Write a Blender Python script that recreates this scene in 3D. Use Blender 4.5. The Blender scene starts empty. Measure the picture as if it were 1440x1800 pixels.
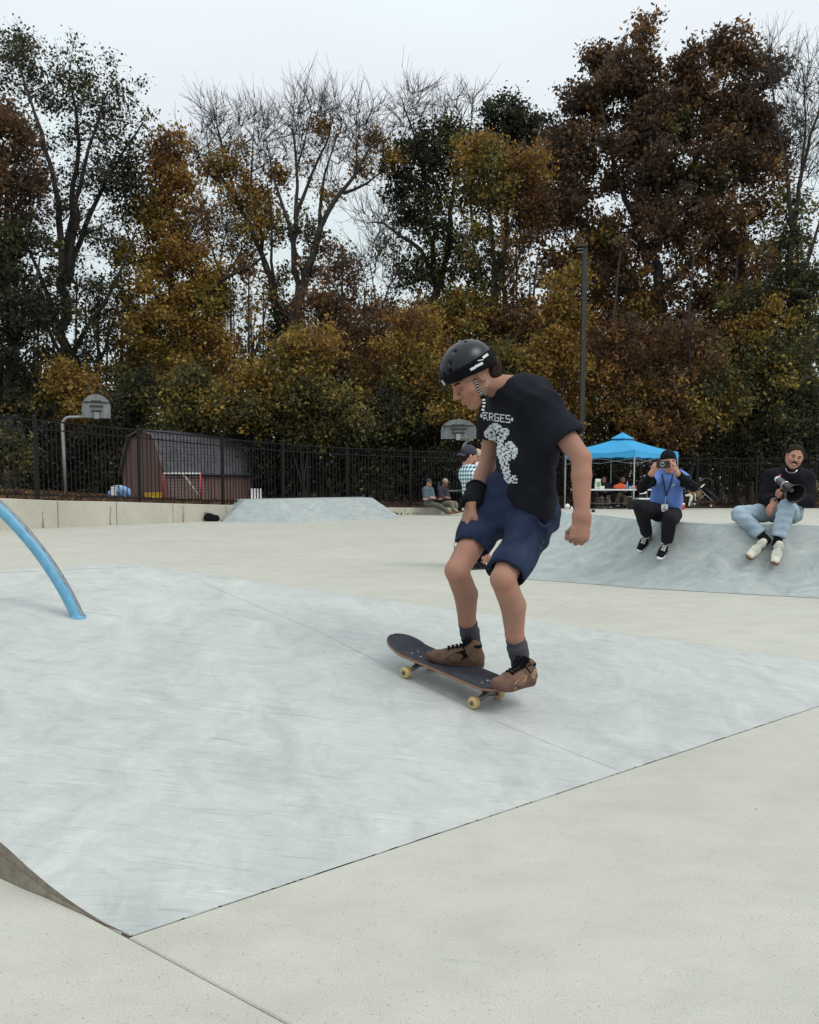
import bpy, bmesh, math, random, time
import numpy as np
from mathutils import Vector, Matrix, noise
from mathutils.bvhtree import BVHTree
T0 = time.time()
R = math.radians
sc = bpy.context.scene
COL = sc.collection
rng = np.random.default_rng(7)
random.seed(7)

# ------------------------------------------------------------------ camera
CAM_Z, PITCH, FPX, PPX, PPY = 1.12, R(4.5), 1440.0, 720.0, 958.0
cd = bpy.data.cameras.new('camera'); cam = bpy.data.objects.new('camera', cd); COL.objects.link(cam)
cd.sensor_fit = 'AUTO'; cd.sensor_width = 36.0; cd.lens = 36.0 * FPX / 1800.0
cd.shift_y = (PPY - 900.0) / 1800.0
cd.clip_start = 0.05; cd.clip_end = 2000
cam.location = (0, 0, CAM_Z); cam.rotation_euler = (math.pi / 2 - PITCH, 0, 0)
sc.camera = cam

# ------------------------------------------------------------------ sky, sun, exposure
SUN_EL, SUN_AZ = R(52), R(125)          # azimuth clockwise from +Y
w = bpy.data.worlds.new('World'); sc.world = w; w.use_nodes = True
nt = w.node_tree; nt.nodes.clear()
out = nt.nodes.new('ShaderNodeOutputWorld'); bg = nt.nodes.new('ShaderNodeBackground')
sky = nt.nodes.new('ShaderNodeTexSky'); sky.sky_type = 'NISHITA'; sky.sun_disc = False
sky.sun_elevation = SUN_EL; sky.sun_rotation = SUN_AZ
tc = nt.nodes.new('ShaderNodeTexCoord'); sep = nt.nodes.new('ShaderNodeSeparateXYZ')
nt.links.new(tc.outputs['Generated'], sep.inputs[0])
mp = nt.nodes.new('ShaderNodeMapping'); mp.inputs['Scale'].default_value = (1.0, 1.0, 3.2)
nt.links.new(tc.outputs['Generated'], mp.inputs['Vector'])
nz = nt.nodes.new('ShaderNodeTexNoise'); nz.inputs['Scale'].default_value = 1.7; nz.inputs['Detail'].default_value = 5; nz.inputs['Roughness'].default_value = .5
nt.links.new(mp.outputs[0], nz.inputs['Vector'])
rp = nt.nodes.new('ShaderNodeValToRGB')
rp.color_ramp.elements[0].position = .34; rp.color_ramp.elements[0].color = (.84, .872, .925, 1)
rp.color_ramp.elements[1].position = .64; rp.color_ramp.elements[1].color = (.85, .955, .965, 1)
nt.links.new(nz.outputs['Fac'], rp.inputs[0])
mx = nt.nodes.new('ShaderNodeMath'); mx.operation = 'MAXIMUM'; mx.inputs[1].default_value = 0
nt.links.new(sep.outputs['Z'], mx.inputs[0])
ma = nt.nodes.new('ShaderNodeMath'); ma.operation = 'MULTIPLY_ADD'; ma.inputs[1].default_value = 7.6; ma.inputs[2].default_value = 7.5   # overcast: brighter towards the zenith
nt.links.new(mx.outputs[0], ma.inputs[0])
vm = nt.nodes.new('ShaderNodeVectorMath'); vm.operation = 'SCALE'
nt.links.new(rp.outputs[0], vm.inputs[0]); nt.links.new(ma.outputs[0], vm.inputs['Scale'])
mixn = nt.nodes.new('ShaderNodeMix'); mixn.data_type = 'RGBA'; mixn.inputs['Factor'].default_value = .9
nt.links.new(sky.outputs[0], mixn.inputs['A']); nt.links.new(vm.outputs[0], mixn.inputs['B'])
nt.links.new(mixn.outputs['Result'], bg.inputs['Color']); bg.inputs['Strength'].default_value = .1
nt.links.new(bg.outputs[0], out.inputs[0])
sl = bpy.data.lights.new('sun', 'SUN'); sl.energy = 1.3; sl.angle = R(26); sl.color = (1.0, .96, .9)
so = bpy.data.objects.new('sun', sl); COL.objects.link(so)
sd = Vector((math.sin(SUN_AZ) * math.cos(SUN_EL), math.cos(SUN_AZ) * math.cos(SUN_EL), math.sin(SUN_EL)))
so.rotation_euler = sd.to_track_quat('Z', 'Y').to_euler()
sc.view_settings.view_transform = 'Standard'; sc.view_settings.look = 'None'
sc.view_settings.exposure = 0.0; sc.view_settings.gamma = 1.0; sc.view_settings.use_curve_mapping = False
sc.render.engine = 'CYCLES'
sc.cycles.max_bounces = 6; sc.cycles.diffuse_bounces = 4; sc.cycles.transparent_max_bounces = 8
sc.cycles.use_denoising = True

# ------------------------------------------------------------------ measuring: photograph pixel -> place
CAM = Vector((0, 0, CAM_Z)); UPV = Vector((0, math.sin(PITCH), math.cos(PITCH))); FWD = Vector((0, math.cos(PITCH), -math.sin(PITCH)))
def ray(u, v): return Vector(((u - PPX) / FPX, 0, 0)) + UPV * (-(v - PPY) / FPX) + FWD
def at(u, v, Y):
    d = ray(u, v); return CAM + d * (Y / d.y)
def on(u, v, z=0.0):
    d = ray(u, v); return CAM + d * ((z - CAM_Z) / d.z)
def hit(u, v, p, n):
    d = ray(u, v); return CAM + d * ((p - CAM).dot(n) / d.dot(n))
def pxm(Y): return Y / FPX           # metres per photograph pixel at depth Y

# ------------------------------------------------------------------ object helpers
def link(name, me, parent=None, mat=None):
    o = bpy.data.objects.new(name, me); COL.objects.link(o)
    if mat is not None and me is not None: me.materials.append(mat)
    if parent is not None:
        o.parent = parent; o.matrix_parent_inverse = Matrix.Translation(-world_off(parent))
    return o
def world_off(o):
    return o.location.copy() if o.parent is None else world_off(o.parent) + o.matrix_parent_inverse.translation + o.location
def tag(o, label=None, cat=None, group=None, kind=None):
    if label: o['label'] = label
    if cat: o['category'] = cat
    if group: o['group'] = group
    if kind: o['kind'] = kind
    return o
def empty(name, loc, label, cat, group=None):
    o = bpy.data.objects.new(name, None); o.empty_display_size = .1; COL.objects.link(o); o.location = loc
    return tag(o, label, cat, group)
def np_mesh(name, V, F, smooth=False, tone=None):
    V = np.asarray(V, np.float32).reshape(-1, 3); F = np.asarray(F, np.int32)
    me = bpy.data.meshes.new(name); k = F.shape[1]
    me.vertices.add(len(V)); me.vertices.foreach_set('co', V.ravel())
    me.loops.add(F.size); me.loops.foreach_set('vertex_index', F.ravel())
    me.polygons.add(len(F)); me.polygons.foreach_set('loop_start', np.arange(0, F.size, k, dtype=np.int32))
    me.polygons.foreach_set('loop_total', np.full(len(F), k, np.int32))
    me.polygons.foreach_set('use_smooth', np.full(len(F), smooth, bool))
    if tone is not None:
        a = me.attributes.new('tone', 'FLOAT', 'FACE'); a.data.foreach_set('value', np.asarray(tone, np.float32))
    me.update(calc_edges=True); return me

class MB:
    """collects polygons, then links them as one mesh object"""
    def __init__(s): s.v = []; s.f = []
    def add(s, vs, fs):
        n = len(s.v); s.v += [tuple(x) for x in vs]; s.f += [tuple(n + i for i in f) for f in fs]; return s
    def box(s, c, size, rot=None, taper=1.0):
        c = Vector(c); x, y, z = [q / 2 for q in size]; vs = []
        for sz in (-1, 1):
            t = taper if sz > 0 else 1.0
            for sx, sy in ((-1, -1), (1, -1), (1, 1), (-1, 1)):
                p = Vector((sx * x * t, sy * y * t, sz * z))
                vs.append(c + (rot @ p if rot is not None else p))
        return s.add(vs, [(3, 2, 1, 0), (4, 5, 6, 7), (0, 1, 5, 4), (1, 2, 6, 5), (2, 3, 7, 6), (3, 0, 4, 7)])
    def tube(s, path, r, n=8, cap=True, close=False):
        path = [Vector(p) for p in path]; m = len(path)
        rr = r if isinstance(r, (list, tuple)) else [r] * m
        rings = []; prev = None
        for i, p in enumerate(path):
            t = (path[min(i + 1, m - 1)] - path[max(i - 1, 0)])
            t = t.normalized() if t.length > 1e-9 else Vector((0, 0, 1))
            if prev is None:
                a = Vector((0, 0, 1)) if abs(t.z) < .9 else Vector((1, 0, 0)); nx = t.cross(a).normalized()
            else: nx = (prev - t * prev.dot(t)); nx = nx.normalized() if nx.length > 1e-6 else t.orthogonal().normalized()
            prev = nx; ny = t.cross(nx)
            rings.append([p + (nx * math.cos(2 * math.pi * k / n) + ny * math.sin(2 * math.pi * k / n)) * rr[i] for k in range(n)])
        vs = [q for ring in rings for q in ring]; fs = []
        for i in range(m - 1):
            for k in range(n):
                fs.append((i * n + k, i * n + (k + 1) % n, (i + 1) * n + (k + 1) % n, (i + 1) * n + k))
        if cap: fs.append(tuple(range(n - 1, -1, -1))); fs.append(tuple((m - 1) * n + k for k in range(n)))
        return s.add(vs, fs)
    def bar(s, a, b, wd, ht, up=Vector((0, 0, 1))):
        a = Vector(a); b = Vector(b); t = (b - a).normalized(); sd_ = t.cross(up)
        sd_ = sd_.normalized() if sd_.length > 1e-5 else Vector((1, 0, 0)); u2 = sd_.cross(t)
        vs = []
        for p in (a, b):
            for q, r_ in ((-1, -1), (1, -1), (1, 1), (-1, 1)): vs.append(p + sd_ * q * wd / 2 + u2 * r_ * ht / 2)
        return s.add(vs, [(0, 1, 2, 3), (7, 6, 5, 4), (0, 4, 5, 1), (1, 5, 6, 2), (2, 6, 7, 3), (3, 7, 4, 0)])
    def prism(s, poly, d):
        """extrude polygon (list of Vector) by vector d"""
        n = len(poly); d = Vector(d); poly = [Vector(p) for p in poly]
        return s.add(poly + [p + d for p in poly], [tuple(range(n - 1, -1, -1)), tuple(range(n, 2 * n))] + [(i, (i + 1) % n, n + (i + 1) % n, n + i) for i in range(n)])
    def ball(s, c, r, nu=12, nv=8, M=None):
        c = Vector(c); r = r if isinstance(r, (list, tuple)) else (r, r, r); vs = []
        for j in range(nv + 1):
            th = math.pi * j / nv
            for i in range(nu):
                ph = 2 * math.pi * i / nu
                p = Vector((r[0] * math.sin(th) * math.cos(ph), r[1] * math.sin(th) * math.sin(ph), r[2] * math.cos(th)))
                vs.append(c + (M @ p if M is not None else p))
        fs = [(j * nu + i, (j + 1) * nu + i, (j + 1) * nu + (i + 1) % nu, j * nu + (i + 1) % nu) for j in range(nv) for i in range(nu)]
        return s.add(vs, fs)
    def lathe(s, c, axis, prof, n=16):
        """prof: (distance along axis, radius)"""
        c = Vector(c); ax = Vector(axis).normalized(); nx = ax.orthogonal().normalized(); ny = ax.cross(nx); vs = []
        for h, r in prof:
            for k in range(n):
                a = 2 * math.pi * k / n; vs.append(c + ax * h + (nx * math.cos(a) + ny * math.sin(a)) * r)
        m = len(prof)
        fs = [(i * n + k, i * n + (k + 1) % n, (i + 1) * n + (k + 1) % n, (i + 1) * n + k) for i in range(m - 1) for k in range(n)]
        fs += [tuple(range(n - 1, -1, -1)), tuple((m - 1) * n + k for k in range(n))]
        return s.add(vs, fs)
    def build(s, name, mat, parent=None, smooth=False, bevel=0, fixn=False):
        me = bpy.data.meshes.new(name); me.from_pydata([tuple(v) for v in s.v], [], s.f)
        if fixn:
            bm = bmesh.new(); bm.from_mesh(me); bmesh.ops.recalc_face_normals(bm, faces=bm.faces); bm.to_mesh(me); bm.free()
        if smooth: me.polygons.foreach_set('use_smooth', [True] * len(me.polygons))
        me.update(); o = link(name, me, parent, mat)
        if bevel:
            b = o.modifiers.new('edge', 'BEVEL'); b.width = bevel; b.segments = 2; b.limit_method = 'ANGLE'
        return o

# ------------------------------------------------------------------ signed-distance sculpting
V3 = lambda p: np.array(p, np.float32)
class Sculpt:
    def __init__(s): s.pr = []
    def cone(s, a, b, ra, rb, k=.02, side=None, ratio=1.0, flat='', op='u'):
        s.pr.append(('c', V3(a), V3(b), ra, rb, k, None if side is None else V3(Vector(side).normalized()), ratio, flat, op)); return s
    def chain(s, pts, rs, k=.02, **kw):
        for i in range(len(pts) - 1): s.cone(pts[i], pts[i + 1], rs[i], rs[i + 1], k, **kw)
        return s
    def ell(s, c, r, M=None, k=.02, op='u'):
        r = r if isinstance(r, (tuple, list)) else (r, r, r)
        s.pr.append(('e', V3(c), V3(r), np.eye(3, dtype=np.float32) if M is None else np.array(M.to_3x3(), np.float32), k, op)); return s
    def bounds(s, q):
        if q[0] == 'c':
            r = max(q[3], q[4]) * max(1, q[7]); lo = np.minimum(q[1], q[2]) - r; hi = np.maximum(q[1], q[2]) + r; k = q[5]
        else:
            r = q[2].max(); lo = q[1] - r; hi = q[1] + r; k = q[4]
        return lo, hi, k
    def mesh(s, name, h, mat, parent=None, disp=None, cut=None, pad=.012):
        los, his = [], []
        for q in s.pr:
            if q[-1] == 'u':
                a, b, k = s.bounds(q); los.append(a); his.append(b)
        lo = np.min(los, 0) - pad - 2 * h; hi = np.max(his, 0) + pad + 2 * h
        n = np.ceil((hi - lo) / h).astype(int) + 1
        f = np.full(n, .5, np.float32)
        ax = [lo[i] + h * np.arange(n[i], dtype=np.float32) for i in range(3)]
        for q in s.pr:
            a, b, k = s.bounds(q); m = k + pad + 2 * h
            i0 = np.clip(np.floor((a - m - lo) / h).astype(int), 0, n - 1); i1 = np.clip(np.ceil((b + m - lo) / h).astype(int) + 1, 1, n)
            if np.any(i1 <= i0): continue
            X = ax[0][i0[0]:i1[0], None, None]; Y = ax[1][None, i0[1]:i1[1], None]; Z = ax[2][None, None, i0[2]:i1[2]]
            if q[0] == 'c':
                _, A, B, ra, rb, k, side, ratio, flat, op = q
                ba = B - A; L2 = float(ba @ ba) + 1e-12; L = math.sqrt(L2)
                px, py, pz = X - A[0], Y - A[1], Z - A[2]
                t0 = (px * ba[0] + py * ba[1] + pz * ba[2]) / L2
                t = np.clip(t0, 0 if 'a' not in flat else -1e3, 1 if 'b' not in flat else 1e3)
                tr = np.clip(t0, 0, 1)
                qx, qy, qz = px - t * ba[0], py - t * ba[1], pz - t * ba[2]
                if side is not None:
                    cmpn = (qx * side[0] + qy * side[1] + qz * side[2]) * (1 - 1 / ratio)
                    qx, qy, qz = qx - cmpn * side[0], qy - cmpn * side[1], qz - cmpn * side[2]
                d = np.sqrt(qx * qx + qy * qy + qz * qz) - (ra + (rb - ra) * tr)
                if 'a' in flat: d = np.maximum(d, -t0 * L)
                if 'b' in flat: d = np.maximum(d, (t0 - 1) * L)
            else:
                _, c, r, M, k, op = q
                px, py, pz = X - c[0], Y - c[1], Z - c[2]
                l = [(px * M[0, i] + py * M[1, i] + pz * M[2, i]) for i in range(3)]
                k0 = np.sqrt(sum((l[i] / r[i]) ** 2 for i in range(3))); k1 = np.sqrt(sum((l[i] / r[i] ** 2) ** 2 for i in range(3)))
                d = k0 * (k0 - 1) / np.maximum(k1, 1e-6)
            g = f[i0[0]:i1[0], i0[1]:i1[1], i0[2]:i1[2]]
            if op == 'u':
                hh = np.maximum(k - np.abs(g - d), 0) / max(k, 1e-6); g[...] = np.minimum(g, d) - hh * hh * k / 4
            else:
                d = -d; hh = np.maximum(k - np.abs(g - d), 0) / max(k, 1e-6); g[...] = np.maximum(g, d) + hh * hh * k / 4
        XX, YY, ZZ = ax[0][:, None, None], ax[1][None, :, None], ax[2][None, None, :]
        if disp is not None: f += disp(XX, YY, ZZ)
        if cut is not None:
            for p, nn in cut:
                f = np.maximum(f, (XX - p[0]) * nn[0] + (YY - p[1]) * nn[1] + (ZZ - p[2]) * nn[2])
        Vv, Q = nets(f, lo, h)
        me = np_mesh(name, Vv, Q, True)
        return link(name, me, parent, mat)
def nets(f, org, h):
    s = f < 0; n = np.array(f.shape)
    cnt = np.zeros(n - 1, np.int8)
    for a in (0, 1):
        for b in (0, 1):
            for c in (0, 1): cnt += s[a:n[0] - 1 + a, b:n[1] - 1 + b, c:n[2] - 1 + c]
    act = (cnt > 0) & (cnt < 8); I = np.argwhere(act)
    idx = np.full(n - 1, -1, np.int32); idx[act] = np.arange(len(I))
    acc = np.zeros((len(I), 3)); num = np.zeros(len(I))
    cs = [(a, b, c) for a in (0, 1) for b in (0, 1) for c in (0, 1)]
    for p in cs:
        for ax_ in range(3):
            if p[ax_] == 0:
                q = list(p); q[ax_] = 1
                fa = f[I[:, 0] + p[0], I[:, 1] + p[1], I[:, 2] + p[2]]; fb = f[I[:, 0] + q[0], I[:, 1] + q[1], I[:, 2] + q[2]]
                m = (fa < 0) != (fb < 0); t = np.where(m, fa / np.where(m, fa - fb, 1), 0)
                pos = np.array(p, float)[None, :] + t[:, None] * (np.array(q) - np.array(p))[None, :]
                acc += pos * m[:, None]; num += m
    Vv = org + h * (I + acc / num[:, None])
    Qs = []
    for ax_ in range(3):
        sa = np.moveaxis(s, ax_, 0); ia = np.moveaxis(idx, ax_, 0)
        e = sa[:-1] != sa[1:]; e = e[:, 1:-1, 1:-1]
        J = np.argwhere(e); i, j, k = J[:, 0], J[:, 1] + 1, J[:, 2] + 1
        quad = np.stack([ia[i, j - 1, k - 1], ia[i, j, k - 1], ia[i, j, k], ia[i, j - 1, k]], 1)
        flip = ~sa[i, j, k]
        if ax_ == 1: flip = ~flip
        quad[flip] = quad[flip][:, ::-1]; Qs.append(quad)
    return Vv, np.concatenate(Qs)
def folds(amp, d1, f1, d2, f2, seed=0):
    d1 = Vector(d1).normalized(); d2 = Vector(d2).normalized()
    def fn(X, Y, Z):
        a = (X * d1.x + Y * d1.y + Z * d1.z) * f1 + seed; b = (X * d2.x + Y * d2.y + Z * d2.z) * f2 + seed * 1.7
        return (amp * np.sin(a + 1.6 * np.sin(b)) * (.6 + .4 * np.sin(b * .7 + 2 + seed)) + amp * .5 * np.sin(2.3 * a - 1.3 * b + 1)).astype(np.float32)
    return fn

# ------------------------------------------------------------------ materials
def newmat(name):
    m = bpy.data.materials.new(name); m.use_nodes = True; nt = m.node_tree
    return m, nt, nt.nodes['Principled BSDF']
def N(nt, t, **kw):
    n = nt.nodes.new(t)
    for k, v in kw.items():
        if k in n.inputs: n.inputs[k].default_value = v
        else: setattr(n, k, v)
    return n
def mat(name, col, rough=.7, var=.15, scale=6, bump=0, bscale=60, metal=0, spec=.5, stretch=None, col2=None, sheen=0, sss=0):
    """plain surface with mottled colour and fine relief"""
    m, nt, b = newmat(name); L = nt.links.new
    tc = N(nt, 'ShaderNodeTexCoord'); vec = tc.outputs['Object']
    if stretch:
        mpn = N(nt, 'ShaderNodeMapping'); mpn.inputs['Scale'].default_value = stretch; L(vec, mpn.inputs[0]); vec = mpn.outputs[0]
    nz = N(nt, 'ShaderNodeTexNoise', Scale=scale, Detail=5.0, Roughness=.6); L(vec, nz.inputs['Vector'])
    rp = N(nt, 'ShaderNodeValToRGB'); c = Vector(col[:3]); e = rp.color_ramp.elements
    c2 = Vector(col2[:3]) if col2 else c * (1 + var)
    e[0].position = .3; e[0].color = (*(c * (1 - var)), 1); e[1].position = .72; e[1].color = (*c2, 1)
    L(nz.outputs['Fac'], rp.inputs[0]); L(rp.outputs[0], b.inputs['Base Color'])
    b.inputs['Roughness'].default_value = rough; b.inputs['Metallic'].default_value = metal; b.inputs['Specular IOR Level'].default_value = spec
    if sheen: b.inputs['Sheen Weight'].default_value = sheen
    if sss: b.inputs['Subsurface Weight'].default_value = sss; b.inputs['Subsurface Scale'].default_value = .01; b.inputs['Subsurface Radius'].default_value = (1, .35, .2)
    if bump:
        n2 = N(nt, 'ShaderNodeTexNoise', Scale=bscale, Detail=3.0); L(vec, n2.inputs['Vector'])
        bp = N(nt, 'ShaderNodeBump', Strength=bump, Distance=.01); L(n2.outputs['Fac'], bp.inputs['Height']); L(bp.outputs[0], b.inputs['Normal'])
    return m
def concrete(name, dark, mid, light, streak=(1, 1, 1), rot=0, sscale=3.0, dist=1.5, pits=.0, broom=0, rough=.75, bump=.15, warm=None, trowel=.9):
    m, nt, b = newmat(name); L = nt.links.new
    tc = N(nt, 'ShaderNodeTexCoord')
    mpn = N(nt, 'ShaderNodeMapping'); mpn.inputs['Scale'].default_value = streak; mpn.inputs['Rotation'].default_value = (0, 0, rot); L(tc.outputs['Object'], mpn.inputs[0])
    a = N(nt, 'ShaderNodeTexNoise', Scale=sscale, Detail=12.0, Roughness=.7, Distortion=dist); L(mpn.outputs[0], a.inputs['Vector'])
    rp = N(nt, 'ShaderNodeValToRGB'); e = rp.color_ramp.elements
    e[0].position = .28; e[0].color = (*dark, 1); e[1].position = .72; e[1].color = (*light, 1)
    x = rp.color_ramp.elements.new(.5); x.color = (*mid, 1)
    L(a.outputs['Fac'], rp.inputs[0]); colr = rp.outputs[0]
    # broad stains
    s2 = N(nt, 'ShaderNodeTexNoise', Scale=.55, Detail=4.0, Roughness=.55); L(tc.outputs['Object'], s2.inputs['Vector'])
    r2 = N(nt, 'ShaderNodeValToRGB'); r2.color_ramp.elements[0].position = .35; r2.color_ramp.elements[1].position = .68
    wc = warm or (.93, .92, .9)
    r2.color_ramp.elements[0].color = (*wc, 1); r2.color_ramp.elements[1].color = (1.03, 1.03, 1.02, 1); L(s2.outputs['Fac'], r2.inputs[0])
    m1 = N(nt, 'ShaderNodeMix', data_type='RGBA', blend_type='MULTIPLY'); m1.inputs['Factor'].default_value = 1
    L(colr, m1.inputs['A']); L(r2.outputs[0], m1.inputs['B']); colr = m1.outputs['Result']
    hgt = a.outputs['Fac']
    # short trowel arcs
    tv = N(nt, 'ShaderNodeMapping'); tv.inputs['Scale'].default_value = (3.6, 7, 4); tv.inputs['Rotation'].default_value = (0, 0, rot - .35); L(tc.outputs['Object'], tv.inputs[0])
    tn = N(nt, 'ShaderNodeTexNoise', Scale=2.6, Detail=8.0, Roughness=.72, Distortion=.7); L(tv.outputs[0], tn.inputs['Vector'])
    rt = N(nt, 'ShaderNodeValToRGB'); rt.color_ramp.elements[0].position = .32; rt.color_ramp.elements[1].position = .66
    rt.color_ramp.elements[0].color = (.88, .89, .9, 1); rt.color_ramp.elements[1].color = (1.06, 1.06, 1.05, 1); L(tn.outputs['Fac'], rt.inputs[0])
    mt_ = N(nt, 'ShaderNodeMix', data_type='RGBA', blend_type='MULTIPLY'); mt_.inputs['Factor'].default_value = trowel * .6
    L(colr, mt_.inputs['A']); L(rt.outputs[0], mt_.inputs['B']); colr = mt_.outputs['Result']
    # sand grain
    g = N(nt, 'ShaderNodeTexNoise', Scale=330.0, Detail=2.0, Roughness=.7); L(tc.outputs['Object'], g.inputs['Vector'])
    rg = N(nt, 'ShaderNodeValToRGB'); rg.color_ramp.elements[0].position = .32; rg.color_ramp.elements[1].position = .54
    gl = 1 - .38 * pits - .05
    rg.color_ramp.elements[0].color = (gl, gl, gl, 1); rg.color_ramp.elements[1].color = (1.02, 1.02, 1.02, 1); L(g.outputs['Fac'], rg.inputs[0])
    m2 = N(nt, 'ShaderNodeMix', data_type='RGBA', blend_type='MULTIPLY'); m2.inputs['Factor'].default_value = 1
    L(colr, m2.inputs['A']); L(rg.outputs[0], m2.inputs['B']); colr = m2.outputs['Result']
    if pits:
        vo = N(nt, 'ShaderNodeTexVoronoi', Scale=95.0); L(tc.outputs['Object'], vo.inputs['Vector'])
        sel = N(nt, 'ShaderNodeTexNoise', Scale=26.0, Detail=2.0); L(tc.outputs['Object'], sel.inputs['Vector'])
        ad = N(nt, 'ShaderNodeMath', operation='MULTIPLY_ADD'); ad.inputs[1].default_value = -.55; L(sel.outputs['Fac'], ad.inputs[0]); L(vo.outputs['Distance'], ad.inputs[2])
        rv = N(nt, 'ShaderNodeValToRGB'); rv.color_ramp.elements[0].position = -.0; rv.color_ramp.elements[1].position = .035
        rv.color_ramp.elements[0].color = (.55, .54, .52, 1); rv.color_ramp.elements[1].color = (1, 1, 1, 1)
        a3 = N(nt, 'ShaderNodeMath', operation='ADD'); a3.inputs[1].default_value = .17; L(ad.outputs[0], a3.inputs[0]); L(a3.outputs[0], rv.inputs[0])
        m3 = N(nt, 'ShaderNodeMix', data_type='RGBA', blend_type='MULTIPLY'); m3.inputs['Factor'].default_value = pits
        L(colr, m3.inputs['A']); L(rv.outputs[0], m3.inputs['B']); colr = m3.outputs['Result']
    # hairline scuffs
    sv = N(nt, 'ShaderNodeMapping'); sv.inputs['Scale'].default_value = (1.2, 14, 14); sv.inputs['Rotation'].default_value = (0, 0, rot + .5); L(tc.outputs['Object'], sv.inputs[0])
    sn = N(nt, 'ShaderNodeTexNoise', Scale=2.2, Detail=6.0, Roughness=.75, Distortion=.9); L(sv.outputs[0], sn.inputs['Vector'])
    rs = N(nt, 'ShaderNodeValToRGB'); rs.color_ramp.elements[0].position = .27; rs.color_ramp.elements[1].position = .4
    rs.color_ramp.elements[0].color = (.8, .82, .84, 1); rs.color_ramp.elements[1].color = (1, 1, 1, 1); L(sn.outputs['Fac'], rs.inputs[0])
    m4 = N(nt, 'ShaderNodeMix', data_type='RGBA', blend_type='MULTIPLY'); m4.inputs['Factor'].default_value = .7
    L(colr, m4.inputs['A']); L(rs.outputs[0], m4.inputs['B']); colr = m4.outputs['Result']
    # fine pale and dark scratches left by boards and trowels, in crossing directions
    if trowel > .5:
        for ang, sc3, lo, hi, cc in ((.35, (1.6, 34, 10), .33, .40, (.84, .86, .88)), (-.95, (2.2, 40, 10), .33, .39, (.84, .86, .88)), (1.15, (2.6, 46, 10), .66, .60, (1.1, 1.1, 1.09)), (-.2, (1.8, 38, 10), .67, .61, (1.12, 1.12, 1.1))):
            mv = N(nt, 'ShaderNodeMapping'); mv.inputs['Scale'].default_value = sc3; mv.inputs['Rotation'].default_value = (0, 0, ang); L(tc.outputs['Object'], mv.inputs[0])
            n5 = N(nt, 'ShaderNodeTexNoise', Scale=1.5, Detail=4.0, Roughness=.6, Distortion=1.2); L(mv.outputs[0], n5.inputs['Vector'])
            mr5 = N(nt, 'ShaderNodeMapRange'); mr5.inputs['From Min'].default_value = lo; mr5.inputs['From Max'].default_value = hi; mr5.inputs['To Min'].default_value = 1; mr5.inputs['To Max'].default_value = 0; L(n5.outputs['Fac'], mr5.inputs['Value'])
            m6 = N(nt, 'ShaderNodeMix', data_type='RGBA', blend_type='MULTIPLY'); L(mr5.outputs[0], m6.inputs['Factor']); L(colr, m6.inputs['A']); m6.inputs['B'].default_value = (*cc, 1); colr = m6.outputs['Result']
    L(colr, b.inputs['Base Color']); b.inputs['Roughness'].default_value = rough; b.inputs['Specular IOR Level'].default_value = .35
    bp = N(nt, 'ShaderNodeBump', Strength=bump, Distance=.006)
    mxh = N(nt, 'ShaderNodeMath', operation='MULTIPLY_ADD'); mxh.inputs[1].default_value = .35; L(g.outputs['Fac'], mxh.inputs[0]); L(hgt, mxh.inputs[2])
    L(mxh.outputs[0], bp.inputs['Height']); L(bp.outputs[0], b.inputs['Normal'])
    return m
def leafmat(name):
    """autumn leaves: the mesh's per-leaf tone picks the colour"""
    m, nt, b = newmat(name); L = nt.links.new
    at_ = N(nt, 'ShaderNodeAttribute', attribute_name='tone')
    rp = N(nt, 'ShaderNodeValToRGB'); cr = rp.color_ramp
    stops = [(0, (.024, .029, .021)), (.12, (.036, .04, .026)), (.25, (.072, .075, .037)), (.36, (.145, .134, .045)), (.48, (.35, .242, .052)), (.58, (.345, .195, .05)),
             (.68, (.235, .118, .046)), (.78, (.14, .08, .044)), (.88, (.105, .066, .042)), (1, (.075, .055, .042))]
    cr.elements[0].position = stops[0][0]; cr.elements[0].color = (*stops[0][1], 1); cr.elements[1].position = 1; cr.elements[1].color = (*stops[-1][1], 1)
    for p, c in stops[1:-1]: cr.elements.new(p).color = (*c, 1)
    L(at_.outputs['Fac'], rp.inputs[0])
    ge = N(nt, 'ShaderNodeNewGeometry'); mr = N(nt, 'ShaderNodeMapRange'); mr.inputs['To Min'].default_value = .45; mr.inputs['To Max'].default_value = 1.65; L(ge.outputs['Random Per Island'], mr.inputs['Value'])
    vs_ = N(nt, 'ShaderNodeVectorMath', operation='SCALE'); L(rp.outputs[0], vs_.inputs[0]); L(mr.outputs[0], vs_.inputs['Scale'])
    L(vs_.outputs[0], b.inputs['Base Color']); b.inputs['Roughness'].default_value = .6; b.inputs['Specular IOR Level'].default_value = .25
    tr = N(nt, 'ShaderNodeBsdfTranslucent'); L(vs_.outputs[0], tr.inputs['Color'])
    ms = N(nt, 'ShaderNodeMixShader'); ms.inputs[0].default_value = .42; o = nt.nodes['Material Output']
    L(b.outputs[0], ms.inputs[1]); L(tr.outputs[0], ms.inputs[2]); L(ms.outputs[0], o.inputs['Surface'])
    return m
M = {}
M['plaza'] = concrete('plaza_concrete', (.452, .446, .388), (.508, .5, .438), (.552, .542, .478), (1, 1.7, 1), .1, 2.6, .3, pits=.8, warm=(.95, .945, .92), trowel=.35)
M['bank'] = concrete('trowelled_concrete', (.375, .397, .388), (.468, .48, .458), (.548, .553, .52), (1.4, 1.0, 1.2), -.45, 2.6, 1.1, pits=.2, rough=.66, bump=.1, warm=(.93, .95, .955))
M['quarter'] = concrete('trowelled_concrete_grey', (.275, .308, .308), (.37, .40, .392), (.475, .498, .48), (1.0, 1.2, 1.3), .9, 3.0, 1.2, pits=.1, rough=.66, bump=.1, warm=(.9, .93, .94))
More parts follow.
